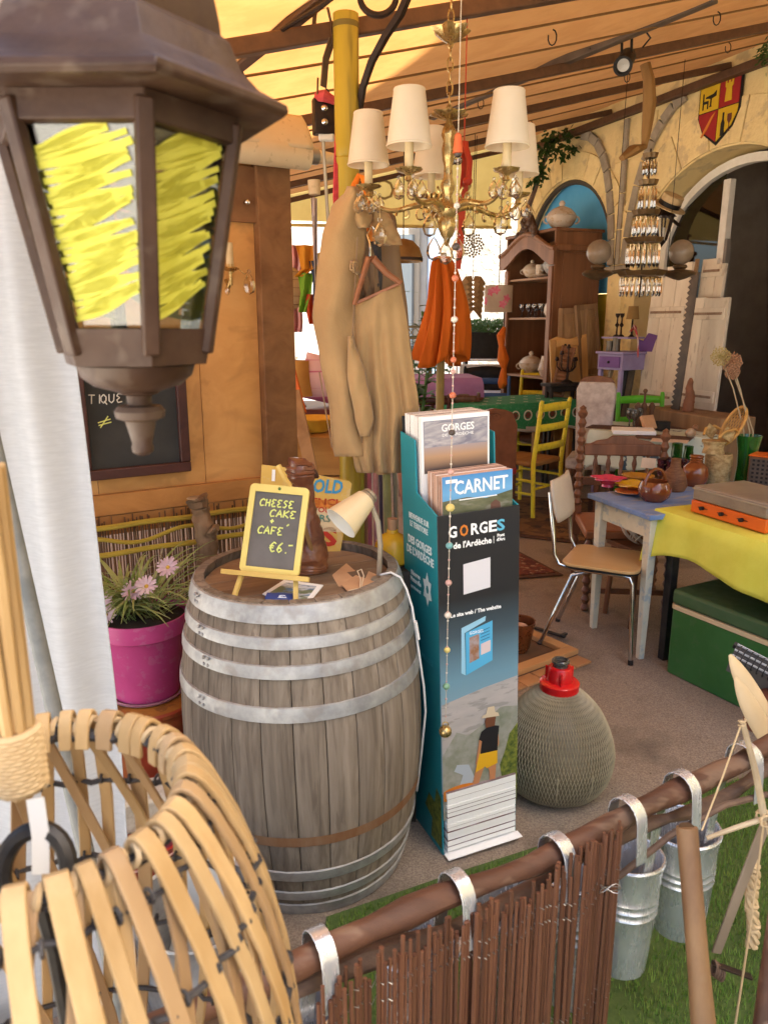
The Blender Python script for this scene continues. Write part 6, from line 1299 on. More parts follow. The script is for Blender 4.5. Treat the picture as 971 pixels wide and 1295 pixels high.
for k in range(-4, 5):
    for sgn in (1, -1):
        p = []
        for j in range(13):
            y = .0 + .215 * j / 12; x = k * .018 + sgn * (y - .105) * .42
            if ((x / .06) ** 2 + ((y - .105) / .112) ** 2) < 1: p.append(V((x, y, .001 * sgn)))
        if len(p) > 1: MB(bkp).tube(p, .0018, 5).build('lattice_cane', RAT, dc)
for sgn in (-1, 1):
    MB(bkp).tube([V((sgn * .058, .07, 0)), V((sgn * .075, .07, .045)), V((sgn * .07, .03, .095)), V((sgn * .055, -.01, .10))], .0075, 8).build('arm', RAT, dc)
    b = MB(bkp)
    b.grid(lambda u, v: V((sgn * (.066 + .004 * sin(6 * u)), .062 * (1 - v) + .0 * v, .02 + .075 * u)), 8, 6).build('arm_weave', WIC, dc, thick=.003)
q = put(940, 612); gv = thing('green_vase', 'flared dark green glass vase holding three dried alliums', 'vase', q)
MB().lathe([(.001, 0), (.055, 0), (.052, .02), (.046, .10), (.050, .18), (.066, .27), (.063, .27), (.046, .18), (.042, .10), (.001, .02)], n=32).build('body', mat('deep green glass', (.015, .16, .02), r=.06, trans=.45, coat=.4), gv)
AL1, AL2 = mat('dried allium', (.48, .40, .16), (.36, .27, .10), r=.8, ns=30, var=.1), mat('rose dried allium', (.44, .25, .15), (.34, .17, .09), r=.8, ns=30, var=.1)
for px, py, r_, m_, lx in ((911, 451, 11, AL1, -.01), (925, 458, 11, AL2, .005), (926, 471, 8, AL2, .015)):
    h_ = at(px, py, q.y + .02) - q; MB().tube([(lx, 0, .03), V((lx * 2, .01, .27)).lerp(h_, .05), h_.lerp(V((lx, 0, .27)), .4) + V((.008, 0, 0)), h_], .0038, 7).build('stem', TWG, gv)
    R_ = r_ / FPX * 4.2; al_ = MB(); rq = random.Random(px)
    for k in range(120):
        zc = 1 - 2 * (k + .5) / 120; a = k * 2.39996; d = V((sqrt(1 - zc * zc) * cos(a), sqrt(1 - zc * zc) * sin(a), zc)); L_ = R_ * (.85 + .25 * rq.random())
        al_.tube([h_ + d * .004, h_ + d * L_], [.0007, .0009], 3); al_.ball(h_ + d * L_, .0042, 5)
    tag(al_.build('flower_head', m_, gv), kind='stuff')
# --- chrome and formica chair
FORM = mat('honey formica', (.56, .36, .16), (.50, .31, .13), r=.35, ns=6, st=(1, .2, 1)); FORM2 = mat('pale formica', (.58, .50, .40), (.52, .45, .36), r=.35, ns=6)
s1, s2, s3, s4 = gp(716, 713, .46), gp(804, 727, .46), gp(806, 698, .46), gp(734, 690, .46)
fxd = ((s2 - s1) + (s3 - s4)).normalized(); crz = hd(-fxd.x, -fxd.y)
f_ = gp(798, 848); chc = f_ - V((fxd.x, fxd.y, 0)) * .19
fc = thing('formica_chair', 'chrome legged chair with a honey formica seat beside the blue topped table', 'chair', (s1 + s2 + s3 + s4) / 4 * V((1, 1, 0)) if False else V(((s1.x + s2.x + s3.x + s4.x) / 4, (s1.y + s2.y + s3.y + s4.y) / 4, 0)), crz)
def rr(u0, w_, h_, r_): return erect(-w_, w_, -h_, h_, r_, 6)
MB().prism(erect(-.19, .19, -.19, .18, .06, 6), Matrix.Translation((0, 0, .452)), .016).build('seat', FORM, fc, bev=.004)
MB().prism(erect(-.188, .188, -.188, .178, .06, 6), Matrix.Translation((0, 0, .444)), .0075).build('seat_underside', BLACK, fc)
bp = plane((0, .235, .76), (-1, 0, 0), (0, .22, 1))
MB(bp).grid(lambda u, v: V(((u - .5) * .36 * (1 - .25 * max(0, abs(v - .5) * 2 - .5)), (v - .5) * .21, .02 * (1 - 4 * (u - .5) ** 2) * -1)), 14, 8).build('backrest', FORM2, fc, thick=.012)
for sx_ in (-1, 1):
    x = sx_ * .165
    MB().tube([(x * 1.13, -.19, 0), (x, -.165, .40), (x, -.15, .432), (x, -.12, .437), (x, .13, .437), (x, .19, .45), (x, .215, .50), (x, .225, .60), (x * .8, .262, .80)], .011, 10).build('side_tube', CHROME, fc)
    MB().tube([(x * .9, .05, .430), (x * .95, .12, .40), (x * 1.1, .26, .02), (x * 1.1, .265, 0)], .011, 10).build('leg', CHROME, fc)
    MB().cyl((x * 1.13, -.191, 0), (x * 1.128, -.189, .025), .013, n=10).build('rubber_foot', BLACK, fc); MB().cyl((x * 1.1, .265, 0), (x * 1.1, .26, .025), .013, n=10).build('rubber_foot', BLACK, fc)
MB().cyl((-.165, -.13, .430), (.165, -.13, .430), .009, n=10).build('cross_tube', CHROME, fc)
# --- yellow table with turntable
DST = mat('dark steel', (.035, .035, .038), (.06, .055, .05), r=.45, m=.5, ns=12)
YT0 = V((1.29, 3.50, 0)); EF, EXw = WE, -WN; YL, YD = 1.25, .75; ytc = YT0 - EF * (YL / 2) + EXw * (YD / 2); YRZ = atan2(EXw.y, EXw.x)
table('steel_table', 'dark steel legged table under the bright yellow cloth', ytc, YRZ, YD - .03, YL - .03, .745, DKW, DST, .045, .0, .03, .03, .9)
YCL = mat('lime yellow cloth', (.72, .72, .11), (.66, .65, .08), r=.75, ns=6, bump=.005, bs=11)
ycl = cloth('tablecloth', 'plain lime yellow cloth draped over the steel table at the right', ytc, YRZ, YD, YL, .75, .2, YCL, .010, 9, 8, dropf=lambda u: .17 + .07 * sin(u * 2 * pi * 2.2 + 2.0) ** 2 + .10 * max(0, sin(u * 2 * pi + 1.35)) ** 8)
t0_ = gp(872, 647, .76); tt = thing('record_player', 'orange portable record player with a smoky lid on the yellow cloth', 'record player', t0_ + EXw * .0, YRZ)
TL, TD = .42, .31; ORP = mat('orange plastic', (.68, .13, .015), (.62, .11, .01), r=.32, ns=5)
MB().box((TD / 2, -TL / 2, .03), (TD, TL, .058)).build('body', ORP, tt, bev=.006)
SMK = mat('smoky lid plastic', (.22, .17, .125), (.29, .235, .17), r=.3, ns=7, c3=(.3, .26, .2), s3=30, f3=.3)
MB().box((TD / 2, -TL / 2, .094), (TD - .006, TL - .006, .066)).build('lid', SMK, tt, bev=.008)
MB().box((TD / 2, -TL / 2, .112), (TD + .002, TL + .002, .006)).build('lid_seam', mat('pale lid seam', (.34, .28, .2), r=.4), tt, bev=.001)
for k, y in enumerate((.075, .19, .30)):
    kb = MB().cyl((-.001, -y, .033), (-.016, -y, .033), .009, n=14).build('knob', BLACK, tt); MB().bar((-.002, -y - .028, .033), (-.002, -y + .028, .033), .002, .003).build('slot', BLACK, kb)
q = gp(958, 618, .76); sp_ = thing('radio_speaker', 'dark grille radio with an orange rim at the right edge behind the record player', 'radio', q, YRZ + .5)
MB().box((.06, -.06, .085), (.14, .24, .17)).build('case', DKW, sp_, bev=.006); MB().box((.06, -.06, .173), (.145, .245, .006)).build('rim', ORP, sp_, bev=.001)
GRL = mat('dark grille cloth', (.07, .055, .045), (.10, .08, .065), r=.8, ns=20)
MB().box((-.012, -.06, .083), (.006, .22, .15)).build('grille', GRL, sp_)
for i in range(9):
    for j in range(7): MB().box((-.0155, -.155 + .0235 * i, .018 + .022 * j), (.003, .012, .011)).build('grille_hole', BLACK, sp_) if (i + j) % 1 == 0 and i < 9 else None
# --- green cooler
GCO = mat('dark green plastic', (.03, .125, .03), (.04, .15, .04), r=.38, ns=5, rr=.08, c3=(.08, .12, .06), s3=20, f3=.25)
GLD = mat('scuffed green lid', (.045, .11, .04), (.065, .12, .055), r=.5, ns=9, rr=.1)
co0 = V((1.335, 3.325, 0)); cod = (V((1.521, 2.985, 0)) - co0).normalized(); cox = V((-cod.y, cod.x, 0)); cbl = .52; crz2 = atan2(cox.y, cox.x)
cl_ = thing('cool_box', 'dark green plastic cool box with a cream stripe under the yellow cloth', 'cool box', co0, crz2)
MB().prism(erect(0, .36, -cbl, 0, .025, 4), Matrix.Translation((0, 0, .002)), .318).build('body', GCO, cl_, bev=.004)
MB().prism(erect(-.004, .364, -cbl - .004, .004, .028, 4), Matrix.Translation((0, 0, .322)), .022).build('stripe', mat('cream stripe', (.62, .50, .30), r=.45), cl_, bev=.002)
MB().prism(erect(-.004, .364, -cbl - .004, .004, .028, 4), Matrix.Translation((0, 0, .3455)), .07).build('lid', GLD, cl_, bev=.014)
MB().box((.18, -cbl - .012, .30), (.22, .012, .03)).build('handle', GCO, cl_, bev=.004)
# --- woven white bowl on a low stool under the blue table
q = gp(778, 690, .46); st_ = thing('low_stool', 'low brown stool under the blue topped table', 'stool', (1.42, 3.98, 0), BRZ)
MB().box((0, 0, .435), (.30, .26, .03)).build('seat', CRW, st_, bev=.005)
for x in (-.12, .12):
    for y in (-.1, .1): MB().cyl((x, y, .42), (x * 1.15, y * 1.15, 0), .018, .014, 10).build('leg', CRW, st_)
wb = thing('woven_bowl', 'openwork white woven bowl on the low stool under the blue tabletop', 'bowl', (1.40, 3.93, .452)); rq = random.Random(9)
WB = mat('white painted willow', (.62, .55, .46), (.5, .43, .35), r=.7, ns=20)
for k in range(46):
    a0 = 2 * pi * rq.random(); tw = rq.choice((-1, 1)) * (.6 + .8 * rq.random()); n_ = 9; z0_ = rq.random() * .3
    MB().tube([V(((.135 - .001 * k % 3 * .004) * cos(a0 + tw * t) * sin(min(.2 + 1.37 * (z0_ + (1 - z0_) * t), 1.57)), .135 * sin(a0 + tw * t) * sin(min(.2 + 1.37 * (z0_ + (1 - z0_) * t), 1.57)), .150 * (1 - cos(.2 + 1.37 * (z0_ + (1 - z0_) * t))))) for t in [i / n_ for i in range(n_ + 1)]], .0042, 5).build('willow_strand', WB, wb)
# --- demijohn
DJW = bpy.data.materials.new('woven plastic mesh'); DJW.use_nodes = True; N = DJW.node_tree.nodes; Lk = DJW.node_tree.links; bb = N['Principled BSDF']
dj = thing('demijohn', 'round demijohn in grey woven mesh with a red plastic collar', 'demijohn', (.605, 2.40, 0))
bb.inputs['Base Color'].default_value = (.13, .12, .085, 1); bb.inputs['Roughness'].default_value = .35
DJG = mat('dusty demijohn glass', (.12, .095, .055), (.17, .135, .08), r=.4, ns=8); MSH = mat('grey woven mesh', (.33, .275, .175), (.42, .355, .24), r=.5, ns=20)
djp = [(.11, .004), (.152, .02), (.186, .07), (.199, .13), (.196, .18), (.178, .24), (.148, .30), (.110, .345), (.075, .375), (.062, .385)]
def djr(z):
    for (r0, z0), (r1, z1) in zip(djp, djp[1:]):
        if z <= z1: return r0 + (r1 - r0) * (z - z0) / (z1 - z0)
    return djp[-1][0]
sm = []
for i in range(len(djp) - 1):
    for k in range(4):
        t = k / 4; p_ = [djp[max(i - 1, 0)], djp[i], djp[i + 1], djp[min(i + 2, len(djp) - 1)]]
        cr = lambda a, b_, c, d: .5 * (2 * b_ + (c - a) * t + (2 * a - 5 * b_ + 4 * c - d) * t * t + (3 * b_ - a - 3 * c + d) * t ** 3)
        sm.append((cr(*[x[0] for x in p_]), cr(*[x[1] for x in p_])))
sm.append(djp[-1])
MB().lathe([(.001, .003)] + sm, n=48).build('glass_body', DJG, dj)
b = MB(); NM = 104
for sgn in (1, -1):
    for k in range(NM):
        pts = [V(((r_ + .0022) * cos(2 * pi * k / NM + sgn * 1.5 * i / len(sm)), (r_ + .0022) * sin(2 * pi * k / NM + sgn * 1.5 * i / len(sm)), z_)) for i, (r_, z_) in enumerate(sm[::2])]
        b.tube(pts, .0012 if sgn > 0 else .0011, 3)
tag(b.build('woven_mesh', MSH, dj), kind='stuff')
REDP = mat('red plastic', (.62, .012, .015), (.55, .01, .012), r=.25, coat=.3)
MB().lathe([(.060, .378), (.067, .380), (.068, .408), (.062, .414), (.044, .416), (.041, .460), (.037, .466), (.026, .467), (.026, .455)], n=32).build('collar', REDP, dj)
for k in range(3): a = k * 2.1 - 1.7; MB().box((.047 * cos(a), .047 * sin(a), .435), (.014, .005, .042), rz=a).build('rib', REDP, dj)
MB().lathe([(.024, .450), (.024, .478), (.030, .481), (.0305, .488), (.027, .492), (.023, .49), (.021, .47)], n=28).build('neck', GST, dj)
for a, l_ in ((-1.75, .10), (-1.15, .11)): MB().tube([V(((djr(z) + .005) * cos(a), (djr(z) + .005) * sin(a), z)) for z in (.06, .09, .12, .16)], .0022, 6).build('mesh_seam', MSH, dj)
# --- wooden tray on the floor with a copper pot
TRW = wood('pine tray', (.50, .27, .11), (.42, .21, .08), 'x', r=.55, ns=3)
k0, k1, k2 = gp(731, 824, .03), gp(660, 850, .03), gp(672, 777, .03); tx = (k1 - k0); tx.z = 0; txl = .50; txd = tx.normalized(); tyd = V((-txd.y, txd.x, 0)); tyd = tyd if tyd.y > 0 else -tyd
tyd = V((-txd.y, txd.x, 0)) * (1 if (-txd.y * 0 + txd.x * 1) > 0 else -1)
tr = thing('wooden_tray', 'shallow pine tray frame lying on tiles between the brochure stand and the chair', 'tray', k0 * V((1, 1, 0)) if False else V((k0.x, k0.y, 0)), atan2(-txd.y, -txd.x))
tly = .42
MB().box((-txl / 2, tly / 2, .012), (txl, tly, .010)).build('base', wood('tray base', (.16, .085, .045), (.12, .06, .03), 'x'), tr)
for (cx, cy, ww, hh) in ((-txl / 2, .03, txl, .06), (-txl / 2, tly - .03, txl, .06), (-.03, tly / 2, .06, tly - .122), (-txl + .03, tly / 2, .06, tly - .122)): MB().box((cx, cy, .030), (ww, hh, .026)).build('frame_bar', TRW, tr, bev=.003)
for k in range(5): MB().box((-.055 - .112 * k, -.03, .006), (.106, .11, .011)).build('tile', mat('terracotta tile', (.42, .22, .10), (.36, .18, .08), r=.6, ns=9, var=.1), tr, bev=.002)
iron_ = MB().box((0, 0, .006), (.20, .022, .010)).box((.09, 0, .016), (.02, .05, .012)).build('metal_bar', DST, bev=.002); q = gp(693, 800, .02); iron_.location = (q.x, q.y, .018); iron_.rotation_euler.z = -.75; tag(iron_, 'dark metal bar lying in the pine tray', 'tool')
o = slab('card', 'white card with a black mark lying in the pine tray', 'card', 677, 805, .019, .09, .06, .003, -.5, WHITE); MB().tube([(.012 * cos(a), .010 * sin(a), .0035) for a in [2 * pi * k / 12 for k in range(12)]], .0025, 5, True).build('printed_mark', BLACK, o)
cp = thing('copper_pot', 'old copper pot standing in the pine tray beside the brochure stand', 'pot', V((gp(655, 822, .02).x, gp(655, 822, .02).y, .0175)))
COP = mat('aged copper', (.30, .11, .035), (.16, .06, .025), r=.3, m=.7, ns=9, rr=.1)
MB().lathe([(.001, 0), (.045, 0), (.058, .03), (.072, .12), (.080, .155), (.080, .162), (.074, .16), (.06, .05), (.001, .02)], n=32).build('body', COP, cp); MB().ball((0, 0, .12), .05, 14, (1, 1, .5)).build('contents', mat('pale fabric', (.55, .36, .26), (.3, .12, .06), r=.8, ns=20), cp)
# --- rugs
RUG = mat('red persian rug', (.17, .045, .025), (.10, .028, .02), r=.95, ns=16, det=2, lo=.45, hi=.55, c3=(.34, .22, .12), s3=22, f3=.8, bump=.002, bs=200); RUG2 = mat('brown patterned rug', (.20, .10, .035), (.11, .055, .025), r=.95, ns=7, det=2, lo=.44, hi=.56, c3=(.05, .03, .02), s3=9, f3=.9, bump=.002, bs=200)
RBD = mat('dark rug border', (.06, .03, .02), (.12, .06, .035), r=.95, ns=30)
def rug(label, pts, m):
    ps = [gs(px, py, .004) for px, py in pts]; c = sum(ps, V()) / 4; t = thing('rug', label, 'rug', V((c.x, c.y, gz(c.y))))
    for k, mm, dz in ((1.0, RBD, .007), (.90, m, .0115)):
        qs = [c + (p - c) * k + V((0, 0, dz)) for p in ps]; MB().add([q for q in qs] + [q - V((0, 0, .004)) for q in qs], [(0, 1, 2, 3), (0, 4, 5, 1), (1, 5, 6, 2), (2, 6, 7, 3), (3, 7, 4, 0)]).build('border' if k == 1 else 'field', mm, t, world=True, smooth=False)
    for i in range(7):
        u = .12 + .126 * i; a = ps[0].lerp(ps[3], u); e_ = ps[1].lerp(ps[2], u); q = a.lerp(e_, .5)
        if m is RUG: MB().add([q + V((-.09, 0, .0145)), q + V((0, -.05, .0145)), q + V((.09, 0, .0145)), q + V((0, .05, .0145))], [(0, 1, 2, 3)]).build('lozenge', mat('rug lozenge', (.30, .17, .09), r=.95), t, world=True, smooth=False)
    return t
rug('red brown patterned rug lying by the foot of the chrome chair', [(560, 740), (712, 728), (640, 690), (560, 672)], RUG)
rug('brown and ochre patterned rug in front of the yellow chair', [(560, 668), (748, 690), (752, 632), (600, 626)], RUG2)
# ================================================================ against the house wall
def onw(px, py, off=0):
    d = ray(px, py); P0 = W0 + WN * off; o = V((0, 0, CH)); t = (P0 - o).dot(WN) / d.dot(WN); return o + d * t
def sz(px, py, off=0): q = onw(px, py, off); return -(q - W0).dot(WE), q.z        # wall x and height
ARM = wood('armoire walnut', (.25, .115, .055), (.17, .075, .036), 'z', r=.42, ns=3, bump=.0008); ARMD = wood('dark carved walnut', (.075, .036, .02), (.045, .022, .013), 'z', r=.5, ns=4, bump=.004, bs=30)
aS, aW, aD, aH = 1.80, .92, .54, 2.40
ar = thing('armoire', 'tall carved walnut armoire with open china shelves against the blue arch', 'armoire', wp(aS, .01, gz(8)), WROT + pi / 2)   # local x: towards the camera... see below
AX = plane(wp(aS, aD + .01, gz(8)), -WE, (0, 0, 1))      # x towards the near end, y up, z out of the front
def aw_(b, nm, m, **k): return b.build(nm, m, ar, world=True, **k)
B = lambda c, d: MB(AX).box(c, d)
aw_(B((-.012, aH / 2, -aD / 2), (.024, aH - .04, aD)), 'side_panel', ARM, bev=.003)
aw_(B((-aW + .012, aH / 2, -aD / 2), (.024, aH - .04, aD)), 'side_panel', ARM, bev=.003)
aw_(B((-aW / 2, aH / 2, -aD + .01), (aW - .05, aH - .06, .018)), 'back_panel', wood('armoire back', (.38, .19, .085), (.29, .135, .055), 'z'))
aw_(B((-aW / 2, aH - .01, -aD / 2), (aW + .04, .03, aD + .03)), 'top', ARM, bev=.006)
for (cx, cy, ww, hh) in ((-.045, 1.1, .07, 1.9), (-aW + .045, 1.1, .07, 1.9)): aw_(B((cx, cy, .004), (ww, hh, .03)), 'front_stile', ARM, bev=.006)
# side panel moulding
for (cz, cy, dz_, dy_) in ((-.27, 1.25, .36, 1.85),): aw_(B((.003, cy, cz), (.012, dy_, dz_)), 'side_field', ARM, bev=.006)
z_sh = [(z) for z in (.50, 1.02, sz(672, 405, aD - .2)[1] - gz(8), sz(672, 354, aD - .2)[1] - gz(8))]
sh = [at(675, 470, 8.2).z - gz(8) - .05, at(675, 403, 8.2).z - gz(8), at(675, 353, 8.2).z - gz(8)]
for z in [.25] + sh: aw_(B((-aW / 2, z, -aD / 2 + .02), (aW - .052, .022, aD - .06)), 'shelf', wood('pale shelf', (.36, .22, .13), (.28, .16, .09), 'x'), bev=.003)
# arched cornice
cor = [(-aW - .05, 2.06), (-aW - .05, 2.20)] + [(-aW / 2 + (aW / 2 + .05) * (-1 + 2 * k / 20), 2.20 + .17 * sin(pi * k / 20) ** 1.6) for k in range(21)] + [(.05, 2.20), (.05, 2.06)]
cor += [(-.03, 2.06)] + [(-aW / 2 + (aW / 2 - .06) * (1 - 2 * k / 16), 2.08 + .16 * sin(pi * k / 16) ** 1.3) for k in range(17)] + [(-aW + .03, 2.06)]
aw_(MB(AX).prism(cor, Matrix.Translation((0, 0, .02)), .03), 'arched_cornice', ARM, bev=.004)
aw_(MB(AX).tube([V((-aW / 2 + (aW / 2 + .06) * (-1 + 2 * k / 24), 2.205 + .175 * sin(pi * k / 24) ** 1.6, .045)) for k in range(25)], .026, 8), 'cornice_moulding', ARM)
aw_(MB(AX).box((.03, 2.22, -aD / 2), (.03, .06, aD + .02)), 'side_cornice', ARM, bev=.008)
cr = MB(AX); rq = random.Random(4)
for k in range(46):
    x = -aW / 2 + (rq.random() - .5) * .36; h_ = 2.36 + rq.random() * max(.02, .30 - abs(x + aW / 2) * 1.5); cr.ball((x, h_, .03 + .02 * rq.random()), .022 + .018 * rq.random(), 7, (1, 1, .7))
cr.prism([(-aW / 2 - .2, 2.33), (-aW / 2 + .2, 2.33), (-aW / 2 + .1, 2.50), (-aW / 2, 2.64), (-aW / 2 - .1, 2.50)], Matrix.Translation((0, 0, .01)), .03)
tag(aw_(cr, 'carved_crest', ARMD), kind='stuff')
PORC = mat('white porcelain', (.62, .54, .44), (.55, .46, .36), r=.22, ns=10, c3=(.42, .26, .10), s3=18, f3=.5); PORB = mat('blue white porcelain', (.58, .55, .50), (.2, .25, .32), r=.22, ns=20)
def tureen(label, q, s=1.0, m=PORC):
    t = thing('tureen', label, 'tureen', q)
    MB().lathe([(r_ * s, z_ * s) for r_, z_ in ((.001, 0), (.05, 0), (.045, .015), (.09, .04), (.125, .09), (.13, .12), (.12, .122), (.001, .1))], n=28, f=lambda a, z_: 1 + .03 * cos(12 * a)).build('bowl', m, t)
    MB().lathe([(r_ * s, z_ * s) for r_, z_ in ((.128, .123), (.12, .14), (.08, .18), (.03, .20), (.02, .205), (.028, .225), (.016, .245), (.001, .25))], n=28).build('lid', m, t)
    for a in (0, pi): MB().tube([V(((.12 + .035 * sin(u)) * s * cos(a), 0, (.09 + .03 * cos(u)) * s)) for u in [pi * k / 8 for k in range(9)]], .008 * s, 6).build('handle', m, t)
    return t
def onA(x, y, z): return AX @ V((x, y, z))
topz_ = 2.405
q = AX @ V((-.25, topz_, -.22)); tureen('fluted cream tureen standing on top of the armoire', at(711, 299, 7.95) if False else q, 1.15)
tureen('cream and gold tureen on the upper armoire shelf', onA(-.62, sh[2] + .012, -.14), .78); tureen('white tureen on the lowest visible armoire shelf', onA(-.56, sh[0] + .012, -.14), 1.0)
tureen('blue and white tureen on the upper armoire shelf near the front stile', onA(-.22, sh[2] + .012, -.16), 1.0, PORB)
def jarv(name, label, cat, q, prof, m, n=20, group=None): o = MB().lathe(prof, n=n).build(name, m); o.location = q; return tag(o, label, cat, group)
jarv('porcelain_cup', 'tall gilded porcelain cup beside the cream tureen on the upper shelf', 'cup', onA(-.44, sh[2] + .012, -.12), [(.001, 0), (.035, 0), (.045, .06), (.042, .13), (.038, .13), (.001, .02)], PORC)
jarv('coffee_pot', 'white porcelain coffee pot on the middle armoire shelf', 'pot', onA(-.20, sh[1] + .012, -.14), [(.001, 0), (.06, 0), (.09, .05), (.085, .11), (.05, .17), (.03, .21), (.035, .22), (.02, .24), (.012, .27), (.001, .28)], PORC, 24)
jarv('porcelain_jug', 'rose patterned porcelain jug on the lowest visible armoire shelf', 'jug', onA(-.24, sh[0] + .012, -.12), [(.001, 0), (.05, 0), (.085, .07), (.06, .15), (.05, .2), (.055, .21), (.001, .18)], PORC, 24)
jarv('plate', 'white plate lying on the upper armoire shelf', 'plate', onA(-.30, sh[2] + .012, -.05), [(.001, .004), (.06, .004), (.10, .02), (.098, .024), (.06, .01), (.001, .01)], PORC, 28)
WG = glass('wine glass', (.9, .88, .85), .45, .03)
for k in range(7): jarv('wine_glass', ORD[k] + ' wine glass from the left on the middle armoire shelf', 'wine glass', onA(-.72 + .062 * k, sh[1] + .012, -.10 - .07 * (k % 2)), [(.001, .0), (.03, 0), (.028, .004), (.005, .008), (.005, .06), (.024, .08), (.03, .12), (.026, .14), (.024, .14), (.027, .12), (.001, .075)], WG, 16, 'wine glasses on the middle armoire shelf')
# old panelled doors leaning against the armoire
OLD = wood('grey brown old wood', (.28, .17, .085), (.19, .11, .055), 'z', r=.8, ns=3, bump=.002); OLDP = wood('peeling panel', (.42, .27, .13), (.24, .14, .065), 'z', r=.85, ns=5, bump=.002)
def leafdoor(name, label, cat, corners, Y0, m, pm, th=.035, rails=(0, .55, 1), arch=0, grp=None):
    bl_, br2, tl_ = at(*corners[0], Y0[0]), at(*corners[1], Y0[1]), at(*corners[2], Y0[2]); M = plane(bl_, br2 - bl_, tl_ - bl_); w_ = (br2 - bl_).length; h_ = (tl_ - bl_).length
    t = thing(name, label, cat, bl_, 0, grp); s_ = .16 * w_
    MB(M).box((w_ / 2, h_ / 2, -.004), (w_ - s_, h_ - .02, .014)).build('panel', pm, t, world=True)
    for x in (s_ / 2, w_ - s_ / 2): MB(M).box((x, h_ / 2, 0), (s_, h_, th)).build('stile', m, t, world=True, bev=.004)
    for r_ in rails: MB(M).box((w_ / 2, min(max(r_ * h_, s_ * .6), h_ - s_ * .6), .001), (w_ - 2 * s_ - .002, s_ * 1.2, th - .006)).build('rail', m, t, world=True, bev=.004)
    return t, M, w_, h_
leafdoor('panel_door', 'old brown panelled door leaf leaning by the armoire, left of its pair', 'door', [(702, 540), (738, 540), (706, 390)], (7.55, 7.50, 7.66), OLD, OLDP, rails=(0, .45, .985))
leafdoor('panel_door', 'old brown panelled door leaf leaning by the armoire, right of its pair', 'door', [(738, 540), (764, 535), (737, 386)], (7.48, 7.62, 7.60), OLD, OLDP, rails=(0, .45, .985))
HON = wood('honey shutter', (.58, .31, .09), (.49, .25, .065), 'z', r=.5, ns=3); HON2 = wood('red brown louvre', (.26, .11, .045), (.2, .08, .03), 'z', r=.5, ns=3)
t, M, w_, h_ = leafdoor('folding_shutter', 'honey coloured folding shutter panel beside the candelabra', 'shutter', [(700, 560), (746, 556), (704, 430)], (7.42, 7.46, 7.52), HON, HON, rails=(0, .5, .985))
MB(M).prism([(0, h_), (w_ * .2, h_ + .03), (w_ * .5, h_ - .005), (w_ * .8, h_ + .02), (w_, h_ + .035), (w_, h_ - .03), (0, h_ - .03)], Matrix.Translation((0, 0, -.012)), .024).build('crest', HON, t, world=True, bev=.003)
t, M, w_, h_ = leafdoor('louvred_shutter', 'narrow red brown louvred shutter left of the candelabra', 'shutter', [(680, 556), (697, 560), (686, 434)], (7.40, 7.36, 7.48), HON2, HON2, rails=(0, .985))
for k in range(22): MB(M).box((w_ / 2, .06 + (h_ - .12) * k / 21, .008), (w_ * .68, .020, .008), M=Matrix.Rotation(.6, 3, 'X')).build('louvre', HON2, t, world=True)
# black table with candelabra
BLW = mat('black brown paint', (.03, .022, .018), (.05, .035, .025), r=.4, ns=9)
q = at(711, 484, 7.36); bt = table('small_table', 'small black table carrying a dark candelabra in front of the honey shutter', (q.x, 7.36, gz(7.3)), .45, .40, .16, q.z - gz(7.3), BLW, BLW, .03, .05)
ca = thing('candelabra', 'dark iron branching candelabra on the small black table', 'candelabra', (q.x + .04, 7.36, q.z + .002))
MB().lathe([(.001, 0), (.055, 0), (.05, .012), (.015, .03), (.01, .08), (.014, .12), (.008, .16), (.008, .24), (.001, .25)], n=16).build('stem', IRON, ca)
for k in range(7):
    a = 2 * pi * k / 7; r_ = .075 + .03 * (k % 2); h_ = .20 + .06 * (k % 3)
    MB().tube([(0, 0, .10 + .02 * (k % 2)), (r_ * .6 * cos(a), r_ * .6 * sin(a), .11), (r_ * cos(a), r_ * sin(a), .15), (r_ * cos(a), r_ * sin(a), h_)], .006, 6).build('branch', IRON, ca); MB().lathe([(.006, 0), (.022, .008), (.018, .016), (.010, .04), (.001, .04)], (r_ * cos(a), r_ * sin(a), h_), 12).build('candle_cup', IRON, ca)
# white upholstered chair
WU = mat('mottled pale upholstery', (.60, .54, .50), (.40, .34, .31), r=.85, ns=14, bump=.001, bs=80)
q = at(748, 560, 6.05); uc = thing('upholstered_chair', 'pale upholstered chair with a carved brown crest between the green and flowered cloths', 'chair', (q.x, 6.05, gz(6.0)), hd(-.35, -.93)); hh_ = at(748, 480, 6.0).z - gz(6.0)
MB().prism([(-.13, .48), (-.155, hh_ - .08), (-.13, hh_ - .02), (.13, hh_ - .02), (.155, hh_ - .08), (.13, .48)], plane((0, .03, 0), (1, 0, 0), (0, -.10, 1)), .06).build('backrest', WU, uc, bev=.015)
MB().prism([(-.14, hh_ - .03), (-.10, hh_ + .015), (0, hh_ + .03), (.10, hh_ + .015), (.14, hh_ - .03)], plane((0, .02, 0), (1, 0, 0), (0, -.10, 1)), .07).build('crest', CRW, uc, bev=.006)
MB().box((0, -.2, .44), (.40, .42, .09)).build('seat', WU, uc, bev=.02)
for x in (-.16, .16):
    for y in (-.36, 0): MB().cyl((x, y, .4), (x, y, 0), .02, .015, 10).build('leg', CRW, uc)
